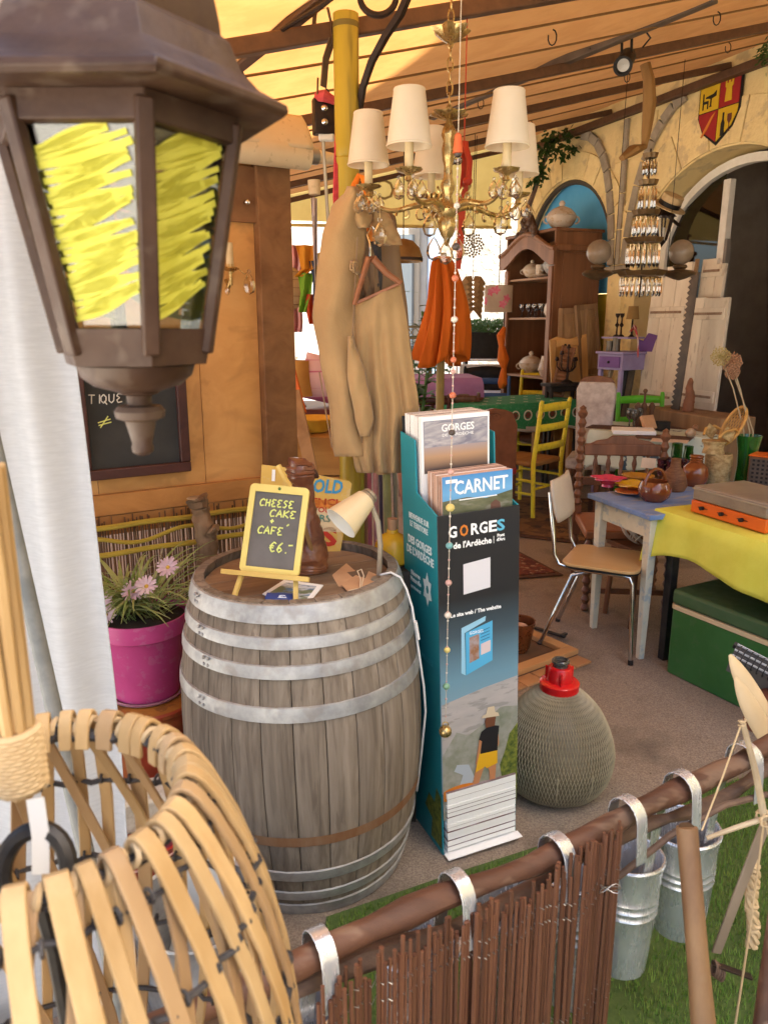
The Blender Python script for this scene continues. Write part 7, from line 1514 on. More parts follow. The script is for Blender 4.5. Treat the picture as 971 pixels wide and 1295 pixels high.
# purple side table with drawers and things on it
PUR = mat('purple paint', (.15, .06, .24), (.12, .045, .19), r=.45, ns=9); PURL = mat('lilac paint', (.30, .25, .42), (.25, .2, .36), r=.5, ns=9)
q0, q1 = at(751, 522, 6.95), at(777, 522, 6.75); M = plane(V((q0.x, q0.y, gz(6.9))), V((q1.x - q0.x, q1.y - q0.y, 0)), (0, 0, 1)); W_ = (V((q1.x, q1.y, 0)) - V((q0.x, q0.y, 0))).length; zt_ = at(751, 447, 6.95).z - gz(6.9)
ps_ = thing('purple_side_table', 'narrow purple side table with a drawer against the house wall', 'side table', V((q0.x, q0.y, gz(6.9))))
def pw_(b, nm, m, **k): return b.build(nm, m, ps_, world=True, **k)
W_ = max(W_, .28)
pw_(MB(M).box((W_ / 2, zt_ + .01, -.17), (W_ + .03, .02, .38)), 'top', PURL, bev=.003); pw_(MB(M).box((W_ / 2, zt_ - .07, -.17), (W_, .135, .34)), 'case', PURL, bev=.003)
d_ = pw_(MB(M).box((W_ / 2, zt_ - .07, .006), (W_ - .05, .095, .014)), 'drawer', PUR, bev=.003); pw_(MB(M).ball((W_ / 2, zt_ - .07, .02), .012, 10), 'knob', BLACK)
for x in (.025, W_ - .025):
    for z in (-.02, -.32): pw_(MB(M).bar((x, zt_ - .14, z), (x, 0, z), .034, .034, (0, 0, 1), .022, .022), 'leg', PURL, bev=.002)
zs_ = at(756, 427, 6.95).z - gz(6.9)
pw_(MB(M).box((W_ / 2 - .02, zs_, -.17), (W_ + .02, .016, .22)), 'upper_shelf', PURL, bev=.002)
pw_(MB(M).prism([(W_ - .06, zt_ + .02), (W_ + .12, zt_ + .02), (W_ + .14, zs_ + .02), (W_ + .02, zs_ + .04), (W_ - .03, zs_ - .03), (W_ - .10, zs_ - .008)], Matrix.Translation((0, 0, -.30)), .02), 'scroll_side', PUR, bev=.002)
for x, h_, lab in ((.06, .09, 'small dark pewter mug under the shelf of the purple table, left one'), (.13, .12, 'taller dark pewter mug under the shelf of the purple table')):
    o = MB().lathe([(.001, 0), (.035, 0), (.03, h_ * .5), (.034, h_), (.03, h_), (.001, .01)], n=18).build('pewter_mug', mat('dark pewter', (.12, .10, .08), (.08, .065, .05), r=.35, m=.6)); o.location = M @ V((x, zt_ + .021, -.08)); tag(o, lab, 'mug')
for x, lab in ((.07, 'dark iron candlestick on the purple table shelf, left of the small lamp'), (.12, 'second dark iron candlestick on the purple table shelf beside the first')):
    o = MB().lathe([(.001, 0), (.03, 0), (.026, .01), (.008, .02), (.006, .08), (.02, .10), (.007, .12), (.006, .16), (.018, .18), (.02, .2), (.001, .2)], n=14).build('candlestick', IRON); o.location = M @ V((x, zs_ + .009, -.14)); tag(o, lab, 'candlestick')
sl_ = thing('small_lamp', 'small tan shaded table lamp on the purple table', 'lamp', M @ V((W_ - .06, zs_ + .009, -.16)))
MB().lathe([(.001, 0), (.03, 0), (.01, .02), (.007, .16), (.001, .17)], n=14).build('stem', IRON, sl_); MB().lathe([(.055, .15), (.042, .26), (.040, .26), (.053, .15)], n=24).build('shade', mat('tan lamp shade', (.36, .22, .08), (.3, .18, .06), r=.8, tl=.3), sl_)
b = MB(); ribbon(b, [M @ V((W_ - .02, zs_ + .06, -.10)), M @ V((W_ + .04, zs_ + .10, -.08)), M @ V((W_ + .10, zs_ - .02, -.06)), M @ V((W_ + .12, zt_ - .02, -.05))], M.to_3x3() @ V((.6, 0, .8)), .05, .01)
tag(b.build('striped_scarf', mat('red white stripes', (.40, .04, .04), (.5, .42, .38), r=.8, ns=14, st=(3, 3, .4), lo=.49, hi=.51), loc=M @ V((W_ + .12, zt_ - .02, -.05))), 'red and white striped scarf hanging off the purple table', 'scarf')
# white plank shutters and the big saw
WSH = mat('peeling white shutter paint', (.72, .65, .52), (.62, .54, .42), r=.75, ns=8, st=(1, 1, .3), det=7, c3=(.28, .20, .13), s3=20, f3=.45, lo3=.60, hi3=.66, bump=.001, bs=40, var=.06)
WHX = onw
def plank_shutter(label, pl_, off, z0, z1, lean, bat):
    M = plane(wp(0, off, 0), -WE, (WN * -lean + V((0, 0, 1)))); t = thing('plank_shutter', label, 'shutter', M @ V((pl_[0], z0, 0)))
    for i, (a, c) in enumerate(zip(pl_, pl_[1:])): MB(M).box(((a + c) / 2, (z0 + z1[i]) / 2, 0), (c - a - .004, z1[i] - z0, .03)).build('plank', WSH, t, world=True, bev=.002)
    for z in bat: MB(M).box(((pl_[0] + pl_[-1]) / 2, z, .022), (pl_[-1] - pl_[0] - .03, .09, .014)).build('batten', WSH, t, world=True, bev=.002); MB(M).box(((pl_[0] + pl_[-1]) / 2, z, .033), (pl_[-1] - pl_[0] - .08, .02, .008)).build('hinge_strap', mat('rusty hinge', (.22, .13, .08), (.3, .22, .15), r=.7, ns=20), t, world=True)
    return t
xa = [sz(px, 430, .30)[0] for px in (812, 826, 841, 858, 876, 905)]; za_ = lambda px, py: sz(px, py, .22)[1]
plank_shutter('peeling white plank shutter leaning against the wall behind the saw, left and taller one', [xa[0], xa[1], xa[2], xa[3]], .34, gz(6.5) + .02, [za_(822, 352), za_(836, 338), za_(850, 333)], .06, [za_(835, 395), za_(835, 500)])
plank_shutter('peeling white plank shutter leaning right of the saw in front of the arched door', [xa[3] + .02, (xa[3] + xa[5]) / 2 - .02, xa[5] + .03], .30, gz(6.3) + .02, [za_(868, 377), za_(893, 377)], .04, [za_(885, 397), za_(885, 500)])
plank_shutter('short peeling white shutter showing above the right one', [xa[3] - .02, xa[4] - .02, xa[4] + .07], .22, gz(6.3) + .02, [za_(868, 328), za_(880, 334)], .06, [za_(874, 343)])
STL = mat('rusty saw steel', (.07, .055, .045), (.11, .085, .065), r=.5, m=.6, ns=9); sx0, sx1 = sz(851, 430, .56)[0], sz(861, 430, .56)[0]; zt_, zb_ = sz(856, 345, .5)[1], gz(6.4) + .05
M = plane(wp(0, .58, 0), -WE, (WN * -.07 + V((0, 0, 1)))); n = 44; poly = []
for k in range(n): z = zb_ + (zt_ - zb_) * k / n; dz = (zt_ - zb_) / n; poly += [(sx0 + .012, z), (sx0 - .016, z + dz * .5)]
poly = poly + [(sx0 + .012, zt_), (sx1, zt_), (sx1, zb_)]
sw = thing('pit_saw', 'long dark toothed pit saw leaning upright between the white shutters', 'saw', M @ V(((sx0 + sx1) / 2, zb_, 0)))
outline('blade', [poly], .006, STL, None, M).data.transform(XF[sw.name].inverted()); bl_ = [x for x in bpy.data.objects if x.name.startswith('blade') and x.parent is None][-1]; bl_.parent = sw
MB(M).cyl(((sx0 + sx1) / 2, zt_ - .02, 0), ((sx0 + sx1) / 2, zt_ + .10, 0), .016, n=10).build('handle', OLD, sw, world=True)
tag(MB(M).bar((xa[0] - .26, gz(6.6), .10), (xa[0] - .14, 1.35, -.02), .03, .03).build('broom_handle', TWG, loc=M @ V((xa[0] - .26, gz(6.6), .1))), 'pale wooden broom handle leaning left of the white shutters', 'broom')
gq = plane(wp(0, .45, 0), -WE, (WN * -.12 + V((0, 0, 1)))); 
bo = thing('grey_plank', 'dark grey weathered plank leaning at the foot of the left white shutter', 'plank', gq @ V((xa[0] - .09, gz(6.6), 0))); MB(gq).box((xa[0] - .09, .75, .05), (.16, 1.1, .03)).build('plank', mat('dark grey wood', (.10, .075, .05), (.06, .045, .03), r=.8, ns=9), bo, world=True, bev=.003); MB(gq).box((xa[0] - .09, .95, .072), (.05, .6, .012)).build('slot', BLACK, bo, world=True)
# low clutter in front of the shutters: stool, figure, basket
o = thing('wooden_figure', 'reddish carved wooden figure standing in front of the right shutter', 'figure', (at(869, 520, 6.0).x, 6.0, at(869, 520, 6.0).z)); z0 = 0
MB().tube(*gn([(0, 0, 0), (.0, 0, .05), (.01, 0, .12), (-.005, 0, .18), (0, 0, .23), (.0, 0, .26)], [.04, .045, .035, .028, .022, .01], 5), 10).build('body', CARV if False else mat('reddish carved wood', (.24, .10, .05), (.16, .065, .03), r=.6, ns=12, bump=.003, bs=40), o)
st2 = thing('wooden_crate', 'low brown wooden chest in front of the white shutters', 'chest', (2.45, 6.02, gz(6)), WROT)
hz_ = at(869, 520, 6.0).z - gz(6) - .003
MB().box((0, 0, hz_ / 2), (.34, .9, hz_)).build('box', OLD, st2, bev=.01); MB().box((-.172, 0, hz_ * .6), (.012, .8, .1)).build('board', OLDP, st2, bev=.003)
gr_ = thing('grey_armchair', 'grey upholstered armchair in the shade of the arched door', 'armchair', (3.02, 5.55, gz(5.6)), radians(22))
GU = mat('dark grey upholstery', (.075, .075, .08), (.055, .055, .06), r=.9, ns=12, bump=.001, bs=60)
MB().box((0, 0, .30), (.55, .6, .24)).build('seat', GU, gr_, bev=.04); MB().box((.22, 0, .55), (.16, .6, .5)).build('backrest', GU, gr_, bev=.05)
for y in (-.3, .3): MB().box((0, y, .36), (.55, .12, .42)).build('arm', GU, gr_, bev=.04)
for x in (-.22, .22):
    for y in (-.26, .26): MB().cyl((x, y, .19), (x, y, 0), .025, .02, 8).build('leg', DKW, gr_)
o = MB().grid(lambda u, v: V((.16 * cos(2 * pi * u) * sin(pi * v) * (1 + .2 * sin(5 * u * 2 * pi + v * 9)), .2 * sin(2 * pi * u) * sin(pi * v), .10 - .12 * cos(pi * v) + .02 * sin(7 * u * 2 * pi))), 28, 14, cu=True).build('brown_bundle', mat('brown cloth bundle', (.14, .075, .045), (.08, .045, .03), r=.9, ns=12, bump=.004, bs=30)); o.location = (2.95, 5.30, gz(5.5) + .44); tag(o, 'heap of brown cloth on the grey armchair by the door', 'cloth')
# shield on the wall
SHY, SHR = mat('heraldic yellow', (.66, .44, .02), (.60, .38, .02), r=.5, ns=9), mat('heraldic red', (.36, .022, .022), (.30, .018, .018), r=.5, ns=9)
shd = thing('heraldic_shield', 'red and yellow quartered shield with a tower, bottle, feather and furniture on the house wall', 'shield', wp(.38, .03, 3.0))
sc_ = [sz(941, 89), sz(892, 107), sz(888, 150), sz(905, 180), sz(932, 150)]
xl, xr2, zt_, zb_ = -.60, -.19, 3.49, 3.02; xm, zm = (xl + xr2) / 2, 3.265
def sp(x): return x
left = [(xm, zb_), (xl + .06, zb_ + .11), (xl + .01, zm - .05), (xl, zm)]; right = [(xr2, zm), (xr2 - .01, zm - .05), (xr2 - .06, zb_ + .11), (xm, zb_)]
SHM = WALLM @ Matrix.Translation((0, 0, .012))
def shp(poly, m, z0=.0, d=.022, nm='field'): return MB(SHM).prism(poly, Matrix.Translation((0, 0, z0)), d).build(nm, m, shd, world=True, smooth=False)
full = [(xl - .014, zt_ + .014), (xl - .014, zm - .03), (xl + .05, zb_ + .09), (xm, zb_ - .022), (xr2 - .05, zb_ + .09), (xr2 + .014, zm - .03), (xr2 + .014, zt_ + .014)]
shp(full[::-1], BLACK, .0, .016, 'border')
g_ = .004
shp([(xl, zt_), (xl, zm + g_), (xm - g_, zm + g_), (xm - g_, zt_)][::-1], SHY); shp([(xm + g_, zt_), (xm + g_, zm + g_), (xr2, zm + g_), (xr2, zt_)][::-1], SHR)
shp([(xl, zm - g_), (xl + .008, zm - .06), (xl + .06, zb_ + .10), (xm - g_, zb_ + .006), (xm - g_, zm - g_)], SHR); shp([(xm + g_, zm - g_), (xm + g_, zb_ + .006), (xr2 - .06, zb_ + .10), (xr2 - .008, zm - .06), (xr2, zm - g_)], SHY)
def em(poly, m, nm): return shp(poly, m, .0225, .004, nm)
tx_, tz_ = xm + .1, 3.375; em([(tx_ + a * .05, tz_ + b_ * .075) for a, b_ in ((-.7, -1), (.7, -1), (.55, .3), (.8, .45), (.8, 1), (.5, 1), (.5, .75), (.15, .75), (.15, 1), (-.15, 1), (-.15, .75), (-.5, .75), (-.5, 1), (-.8, 1), (-.8, .45), (-.55, .3))], SHY, 'tower')
bx2, bz2 = xm + .065, 3.14; em([(bx2 + a * .018, bz2 + b_ * .085) for a, b_ in ((-1, -1), (1, -1), (1, .1), (.4, .4), (.4, 1), (-.4, 1), (-.4, .4), (-1, .1))], BLACK, 'bottle')
em([(bx2 + .065 + a * .022, bz2 + b_ * .065) for a, b_ in ((-.8, -1), (.8, -1), (.1, -.85), (.1, -.1), (.9, .3), (.9, 1), (-.9, 1), (-.9, .3), (-.1, -.1), (-.1, -.85))], MEDB, 'wine_cup')
em([(xm - .165, 3.085), (xm - .15, 3.08), (xm - .10, 3.13), (xm - .03, 3.235), (xm - .025, 3.25), (xm - .06, 3.225), (xm - .12, 3.15)], ORNG, 'feather')
em([(xm - .09 + a, 3.36 + b_) for a, b_ in ((-.01, -.06), (.02, -.06), (.012, -.05), (.012, .0), (.06, .01), (.06, .05), (.03, .03), (-.05, .02), (-.05, .01), (0, 0), (0, -.05))], BLACK, 'table_emblem')
em([(xm - .17 + a, 3.34 + b_) for a, b_ in ((0, -.05), (.012, -.05), (.012, -.01), (.05, -.01), (.05, -.05), (.06, -.05), (.06, .01), (.012, .01), (.008, .07), (0, .07))], BLACK, 'chair_emblem')
# wall lantern with a straw boater
q = onw(838, 288, .18); wl = thing('wall_lantern', 'black wall lantern wearing a straw boater hat beside the arched door', 'wall lantern', q)
MB().lathe([(.001, -.16), (.012, -.14), (.03, -.12), (.034, -.11), (.034, -.105)], n=6).build('base', IRON, wl); MB().lathe([(.11, .09), (.10, .10), (.05, .15), (.02, .19), (.001, .2)], n=6).build('roof', IRON, wl)
for k in range(6): a = k * pi / 3; MB().bar((.034 * cos(a), .034 * sin(a), -.105), (.082 * cos(a), .082 * sin(a), .09), .012, .012).build('bar', IRON, wl)
for k in range(6): a, c = k * pi / 3, (k + 1) * pi / 3; MB().add([(.032 * cos(a), .032 * sin(a), -.10), (.032 * cos(c), .032 * sin(c), -.10), (.078 * cos(c), .078 * sin(c), .088), (.078 * cos(a), .078 * sin(a), .088)], [(0, 1, 2, 3)]).build('pane', GLASS, wl, smooth=False)
MB().cyl((0, 0, -.09), (0, 0, 0), .018, n=12).build('bulb', mat('white lamp bulb', (.75, .7, .6), r=.4), wl); MB().bar(V((0, 0, .12)), -WN * .18 + V((0, 0, .02)), .02, .02).build('arm', IRON, wl)
ht = thing('straw_hat', 'straw boater hat with a dark band sitting on the black wall lantern', 'hat', q + V((.02, -.03, .165)), 0, tilt=(.45, .3))
SHT = mat('pale straw', (.58, .44, .24), (.48, .35, .18), r=.7, ns=30); MB().lathe([(.001, .10), (.085, .10), (.09, .095), (.092, .0), (.15, -.003), (.15, .003), (.09, .006)], n=32).build('crown', SHT, ht); MB().lathe([(.0935, .008), (.0935, .045), (.091, .045)], n=32).build('band', BLACK, ht)
# crystal tier pendant with twisted cloth above
YP = 5.5; cpq = at(808, 376, YP); cpd = thing('crystal_pendant', 'tall tiered crystal pendant lamp hanging in front of the house wall', 'pendant lamp', cpq)
xp = lambda y: V((0, 0, at(808, y, YP).z - cpq.z)); MB().cyl(xp(376), xp(188), .006, n=8).build('stem', IRON, cpd)
PRI = glass('warm crystal prism', (.86, .78, .64), .45, .05)
for y0, y1, r_, n in ((200, 222, 7, 8), (234, 266, 9, 10), (272, 299, 13, 13), (307, 338, 18, 17), (349, 375, 23, 22)):
    rr_ = r_ / FPX * 5.5; z0, z1 = xp(y0).z, xp(y1).z
    MB().lathe([(rr_ * .3, .01), (rr_ * 1.1, .012), (rr_ * 1.25, .03), (rr_ * 1.05, .0), (rr_ * .3, -.004)], (0, 0, z0), 20, f=lambda t, z: 1 + .08 * cos(10 * t)).build('tier_crown', mat('bronze crown', (.12, .075, .035), (.2, .13, .06), r=.4, m=.6), cpd)
    for k in range(n):
        a = 2 * pi * k / n; c = V((rr_ * cos(a), rr_ * sin(a), z1)); b = MB(); L_ = z0 - z1 - .01
        b.lathe([(.001, 0), (.011, .02), (.011, L_ * .85), (.004, L_), (.001, L_)], c, 5).build('prism', PRI, cpd)
b = MB(); tp_ = at(817, 78, YP); TWC = mat('tan twisted cloth', (.30, .17, .055), (.22, .12, .04), r=.8, ns=9, st=(1, 1, .3), bump=.003, bs=30)
b.tube([at(815, 80, YP), at(820, 100, YP), at(821, 130, YP), at(817, 165, YP), at(814, 188, YP)], [.045, .05, .06, .045, .025], 10, flat=.7); b.tube([at(814, 186, YP), at(800, 190, YP - .05), at(786, 200, YP - .08)], [.03, .06, .03], 9, flat=.6); b.tube([at(815, 80, YP), at(812, 60, YP), V((at(812, 60, YP).x, YP, awz(at(812, 60, YP).x, YP)))], [.03, .004, .004], 6)
tag(b.build('twisted_cloth', TWC, loc=at(817, 78, YP)), 'long twisted tan cloth hanging from the awning above the crystal pendant', 'cloth')
# double globe lamp
YG = 5.6; gl_ = thing('globe_lamp', 'double arm hanging lamp with two pale glass globes beside the crystal pendant', 'hanging lamp', at(808, 350, YG))
BRZ_ = mat('dull bronze', (.16, .11, .06), (.10, .07, .04), r=.4, m=.6, ns=14); GLB = mat('pale globe glass', (.36, .29, .22), (.28, .22, .16), r=.12, ns=12, tl=.3, coat=.4)
for px in (757, 861):
    c = at(px, 319, YG); MB().ball(c, .085, 26).build('globe', GLB, gl_, world=True); MB().lathe([(.001, -.19), (.04, -.18), (.10, -.155), (.11, -.14), (.09, -.125), (.035, -.115), (.05, -.10), (.045, -.085), (.001, -.08)], c, 26).build('lamp_bowl', BRZ_, gl_, world=True)
a_, b_ = at(765, 346, YG), at(853, 346, YG); MB().tube([a_, a_.lerp(b_, .25) + V((0, 0, .02)), a_.lerp(b_, .5), a_.lerp(b_, .75) + V((0, 0, .02)), b_], .014, 8).build('arm', BRZ_, gl_, world=True)
for t in (.3, .7): c = a_.lerp(b_, t); MB().tube([c + V((.04 * cos(u) * (1 - u / 14), 0, .03 * sin(u) * (1 - u / 14))) for u in [k * .5 for k in range(20)]], .006, 6).build('scroll', BRZ_, gl_, world=True)
for t in (.12, .88): c = a_.lerp(b_, t); MB().cyl(c, V((c.x, c.y, awz(c.x, c.y) - .02)), .0022, n=5).build('hanging_wire', IRON, gl_, world=True)
# spotlight track
tk = thing('spotlight_track', 'dark track bar with a black spotlight under the awning', 'spotlight', at(790, 80, 4.9))
ta, tb_ = at(545, 147, 5.2), at(905, -4, 3.9); MB().bar(ta, tb_, .045, .045).build('track', mat('grey brown track', (.10, .07, .05), (.14, .10, .07), r=.6, ns=9), tk, world=True, bev=.004)
tm = lambda px: ta.lerp(tb_, (px - 545) / 360 * .86); q = at(790, 78, 4.35); M = frame(q, V((-.35, -.75, -.5)))
MB(M).lathe([(.001, -.10), (.035, -.10), (.042, -.085), (.042, .06), (.048, .065), (.048, .075), (.038, .075), (.03, .055), (.001, .05)], n=26).build('spot_body', BLACK, tk, world=True); MB(M).lathe([(.001, .05), (.036, .058)], n=20).build('lens', mat('spot lens', (.5, .48, .44), r=.15), tk, world=True)
for dx in (-.02, .03): MB().cyl(q + V((dx, 0, .02)), q + V((dx, .02, .15)), .007, n=8).build('bracket', BLACK, tk, world=True)
MB().box(at(806, 28, 4.3), (.09, .07, .06), rz=.4).build('junction_box', mat('grey box', (.36, .32, .26), r=.5), tk, world=True, bev=.004)
for pts in ([(745, 62), (780, 42), (800, 38)], [(815, 38), (822, 48), (812, 60)]): MB().tube([at(x, y, 4.35) for x, y in pts], .005, 6).build('cable', BLACK, tk, world=True)
# ivy on a branch by the far end of the wall
IVY = mat('ivy leaf', (.035, .09, .02), (.06, .13, .03), r=.5, ns=9, var=.3, tl=.2); iv = thing('ivy_branch', 'twisted bare branch with hanging ivy at the far end of the house wall', 'plant', at(664, 290, 8.6))
MB().tube([at(664, 290, 8.6), at(668, 262, 8.6), at(676, 240, 8.55), at(684, 215, 8.5), at(692, 190, 8.45), at(700, 170, 8.4)], [.03, .028, .024, .022, .018, .012], 8).build('branch', BARK2, iv, world=True)
rq = random.Random(12); lv = MB()
for (x0, y0, x1, y1, n) in ((700, 165, 676, 232, 170), (715, 160, 722, 190, 60), (690, 170, 712, 200, 60), (674, 215, 680, 225, 30)):
    for k in range(n):
        t = rq.random(); c = at(x0 + (x1 - x0) * t + rq.gauss(0, 5), y0 + (y1 - y0) * t + rq.gauss(0, 5), 8.4 + rq.gauss(0, .08)); d = V((rq.gauss(0, 1), rq.gauss(0, 1), rq.gauss(-.6, .6))).normalized(); s_ = d.orthogonal().normalized(); L_ = .05 + .04 * rq.random()
        lv.add([c, c + d * L_ * .5 + s_ * L_ * .32, c + d * L_, c + d * L_ * .5 - s_ * L_ * .32], [(0, 1, 2, 3)])
tag(lv.build('leaves', IVY, iv, world=True, smooth=False), kind='stuff')
iv2 = thing('hanging_greenery', 'small spray of green conifer leaves at the top right of the house wall', 'plant', at(972, 68, 5.9)); lv = MB()
for k in range(140):
    c = at(966 + rq.gauss(4, 6), 66 + rq.gauss(0, 8), 5.9 + rq.gauss(0, .06)); d = V((rq.gauss(-.4, 1), rq.gauss(0, 1), rq.gauss(-.6, .6))).normalized(); s_ = d.orthogonal().normalized(); L_ = .045
    lv.add([c, c + d * L_ * .5 + s_ * L_ * .2, c + d * L_, c + d * L_ * .5 - s_ * L_ * .2], [(0, 1, 2, 3)])
tag(lv.build('leaves', IVY, iv2, world=True, smooth=False), kind='stuff')
# ================================================================ far end of the terrace
OC = mat('orange parasol cloth', (.62, .16, .012), (.54, .12, .01), r=.8, ns=6, st=(1, 1, .3), tl=.3, bump=.001, bs=60); YPr = 5.2
pq = at(556, 512, YPr); par = thing('closed_parasol', 'closed orange parasol on a bamboo pole beyond the coat', 'parasol', (pq.x, YPr, gz(YPr)))
zt_, zb_ = at(556, 328, YPr).z - gz(YPr), at(556, 455, YPr).z - gz(YPr)
MB().cyl((0, 0, .06), (0, 0, zt_ + .04), .028, n=14).build('pole', mat('olive bamboo', (.26, .20, .06), (.2, .15, .05), r=.5, ns=9), par); MB().lathe([(.001, .06), (.2, .055), (.22, .03), (.22, 0), (.001, 0)], n=28).build('base', mat('concrete base', (.25, .22, .18), r=.9, ns=20), par)
def pfn(u, v):
    a = 2 * pi * u; z = zt_ + (zb_ - zt_) * v; r_ = (.045 + .10 * v ** .7) * (1 + .26 * sin(8 * a + 2 * v) + .12 * sin(17 * a)); sk = .03 * sin(3 * v)
    return V((r_ * cos(a) * 1.05 + sk, r_ * sin(a) * .8, z - .05 * v * sin(2 * a) * v))
MB().grid(pfn, 96, 24, cu=True).build('canopy', OC, par, thick=.003)
MB().tube([V((.055 * cos(t), .05 * sin(t), zt_ - .01 * sin(t))) for t in [2 * pi * k / 14 for k in range(14)]], .009, 6, True).build('tie', OC, par)
STRW = mat('brown dried palm', (.30, .19, .09), (.22, .13, .06), r=.8, ns=14, var=.12); fq = at(598, 352, 7.2)
fn_ = thing('palm_wings', 'pair of brown dried palm leaf wings hanging beyond the orange parasol', 'decoration', fq)
for sgn, px0 in ((-1, 590), (1, 604)):
    for k in range(7):
        y = 352 + 6 * k; a, c = at(598 + sgn * 1, y, 7.2), at(598 + sgn * (15 - .8 * k), y + 8 + k, 7.2)
        ribbon(MB(), [a, a.lerp(c, .5) + V((0, -.02, .015)), c], V((0, .4, 1)), [.05, .07, .03], .004).build('frond', STRW, fn_, world=True)
MB().cyl(fq, V((fq.x, fq.y, awz(fq.x, fq.y))), .003, n=5).build('cord', IRON, fn_, world=True)
dq = at(597, 310, 7.0); ds = thing('shell_disc', 'round dark shell disc hanging beyond the chandelier', 'decoration', dq)
SHL = mat('dark shell', (.13, .10, .07), (.2, .16, .11), r=.5, ns=20, var=.2)
for k in range(60): a = k * 2.39996; r_ = .013 * sqrt(k); MB().ball(dq + V((r_ * cos(a), -.012 * (1 - k / 60), r_ * sin(a))), .011, 6, (1, .5, 1)).build('shell', SHL, ds, world=True)
MB().cyl(dq, V((dq.x, dq.y, awz(dq.x, dq.y))), .003, n=5).build('cord', IRON, ds, world=True)
lq = at(630, 378, 7.4); fl_ = thing('floral_lamp', 'hanging lampshade printed with pink flowers left of the armoire', 'lamp', lq)
MB().lathe([(.13, -.12), (.13, .12), (.127, .12), (.127, -.12)], (0, 0, 0), 30).build('shade', mat('pale floral shade', (.62, .52, .42), (.55, .45, .35), r=.8, tl=.35, ns=6), fl_)
PKF = mat('pink flower print', (.60, .07, .16), (.66, .25, .32), r=.7, ns=30)
for an, dz in ((-2.3, .06), (-1.4, -.05), (-1.9, .075), (-1.1, .0), (-2.8, -.02)):
    M = frame(V((.1312 * cos(an), .1312 * sin(an), dz)), V((cos(an), sin(an), 0))); MB(M).lathe([(.001, .001), (.034, .0)], n=20, f=lambda t, z: 1 + .3 * cos(5 * t)).build('printed_flower', PKF, fl_)
MB().cyl((0, 0, .05), (0, 0, awz(lq.x, lq.y) - lq.z), .004, n=6).build('cord', IRON, fl_); MB().cyl((.06, 0, -.1), (.06, 0, -.55), .006, n=6).build('pull_rod', IRON, fl_)
oq = at(637, 430, 7.3); os_ = MB().tube([oq + V((0, 0, .12)), oq + V((-.03, 0, .04)), oq + V((-.02, 0, -.05)), oq + V((0, 0, -.18)), oq + V((.01, 0, -.26)), oq + V((0, 0, -.40)), oq + V((-.01, 0, -.45))], [.02, .06, .04, .08, .035, .065, .03], 10, flat=.7).cyl(oq + V((0, 0, .1)), V((oq.x, oq.y, lq.z - .5)), .003, n=5)
tag(os_.build('orange_scarf', OC, loc=oq), 'knotted orange scarf hanging left of the armoire', 'scarf')
# dome lampshade beside the coat
dm = at(510, 330, 4.2); dl = thing('dome_shade', 'brown glass dome lampshade hanging behind the coat', 'lampshade', dm)
MB().lathe([(.015, .11), (.05, .10), (.085, .065), (.10, .02), (.102, -.005), (.098, -.005), (.08, .06), (.04, .095)], n=30).build('dome', mat('brown glass shade', (.24, .13, .045), (.18, .09, .03), r=.25, tl=.25, ns=9), dl); MB().lathe([(.099, -.002), (.103, .0), (.103, .014), (.101, .014)], n=30).build('rim', IRON, dl)
MB().cyl((0, 0, .10), (0, 0, awz(dm.x, dm.y) - dm.z), .003, n=5).build('cord', IRON, dl)
# railing with planters, purple table, dark chairs
BAR = mat('weathered lattice', (.20, .15, .07), (.14, .10, .05), r=.7, ns=14); ra_, rb2 = at(500, 414, 10.0), at(648, 410, 10.0); ral = thing('lattice_railing', 'low weathered lattice railing at the far end of the terrace', 'railing', (ra_.x, 10.0, gz(10)))
zr = 1.56
for z in (zr, zr - .14): MB().bar((-.5, 10, z), (1.75, 10, z), .03, .03).build('rail', BAR, ral, world=True)
for k in range(22): x = -.5 + .1 * k; MB().bar((x, 9.99, zr - .13), (x + .1, 9.99, zr - .01), .014, .012).build('lattice_slat', BAR, ral, world=True); MB().bar((x + .1, 10.01, zr - .13), (x, 10.01, zr - .01), .014, .012).build('lattice_slat', BAR, ral, world=True)
for x in (-.5, .6, 1.75): MB().bar((x, 10, gz(10)), (x, 10, zr + .03), .05, .05).build('post', BAR, ral, world=True)
plq = at(613, 438, 9.7); pb = thing('planter_box', 'black planter box with a clipped green hedge by the far railing', 'planter', (plq.x, 9.7, gz(9.7)))
zp0, zp1 = at(613, 456, 9.7).z - gz(9.7), at(613, 420, 9.7).z - gz(9.7)
MB().box((0, 0, (zp0 + zp1) / 2), (.56, .3, zp1 - zp0)).build('box', BLACK, pb, bev=.01); 
for x in (-.24, .24): MB().box((x, 0, zp0 / 2), (.04, .28, zp0)).build('leg', BLACK, pb)
def leaves(name, parent, c, sx_, sy_, sz_, n, L_, m, seed, up_=.3):
    r_ = random.Random(seed); lv = MB()
    for k in range(n):
        p = V(c) + V((sx_ * (r_.random() - .5) * 2, sy_ * (r_.random() - .5) * 2, sz_ * (r_.random() - .5) * 2)); d = V((r_.gauss(0, 1), r_.gauss(0, 1), r_.gauss(up_, .8))).normalized(); s_ = d.orthogonal().normalized(); l = L_ * (.6 + .8 * r_.random())
        lv.add([p, p + d * l * .5 + s_ * l * .25, p + d * l, p + d * l * .5 - s_ * l * .25], [(0, 1, 2, 3)])
    return tag(lv.build(name, m, parent, smooth=False), kind='stuff')
HED = mat('hedge leaf', (.06, .13, .03), (.10, .19, .05), r=.55, ns=12, tl=.25, var=.1)
leaves('hedge_leaves', pb, (0, 0, zp1 + .06), .30, .15, .08, 1500, .045, HED, 2)
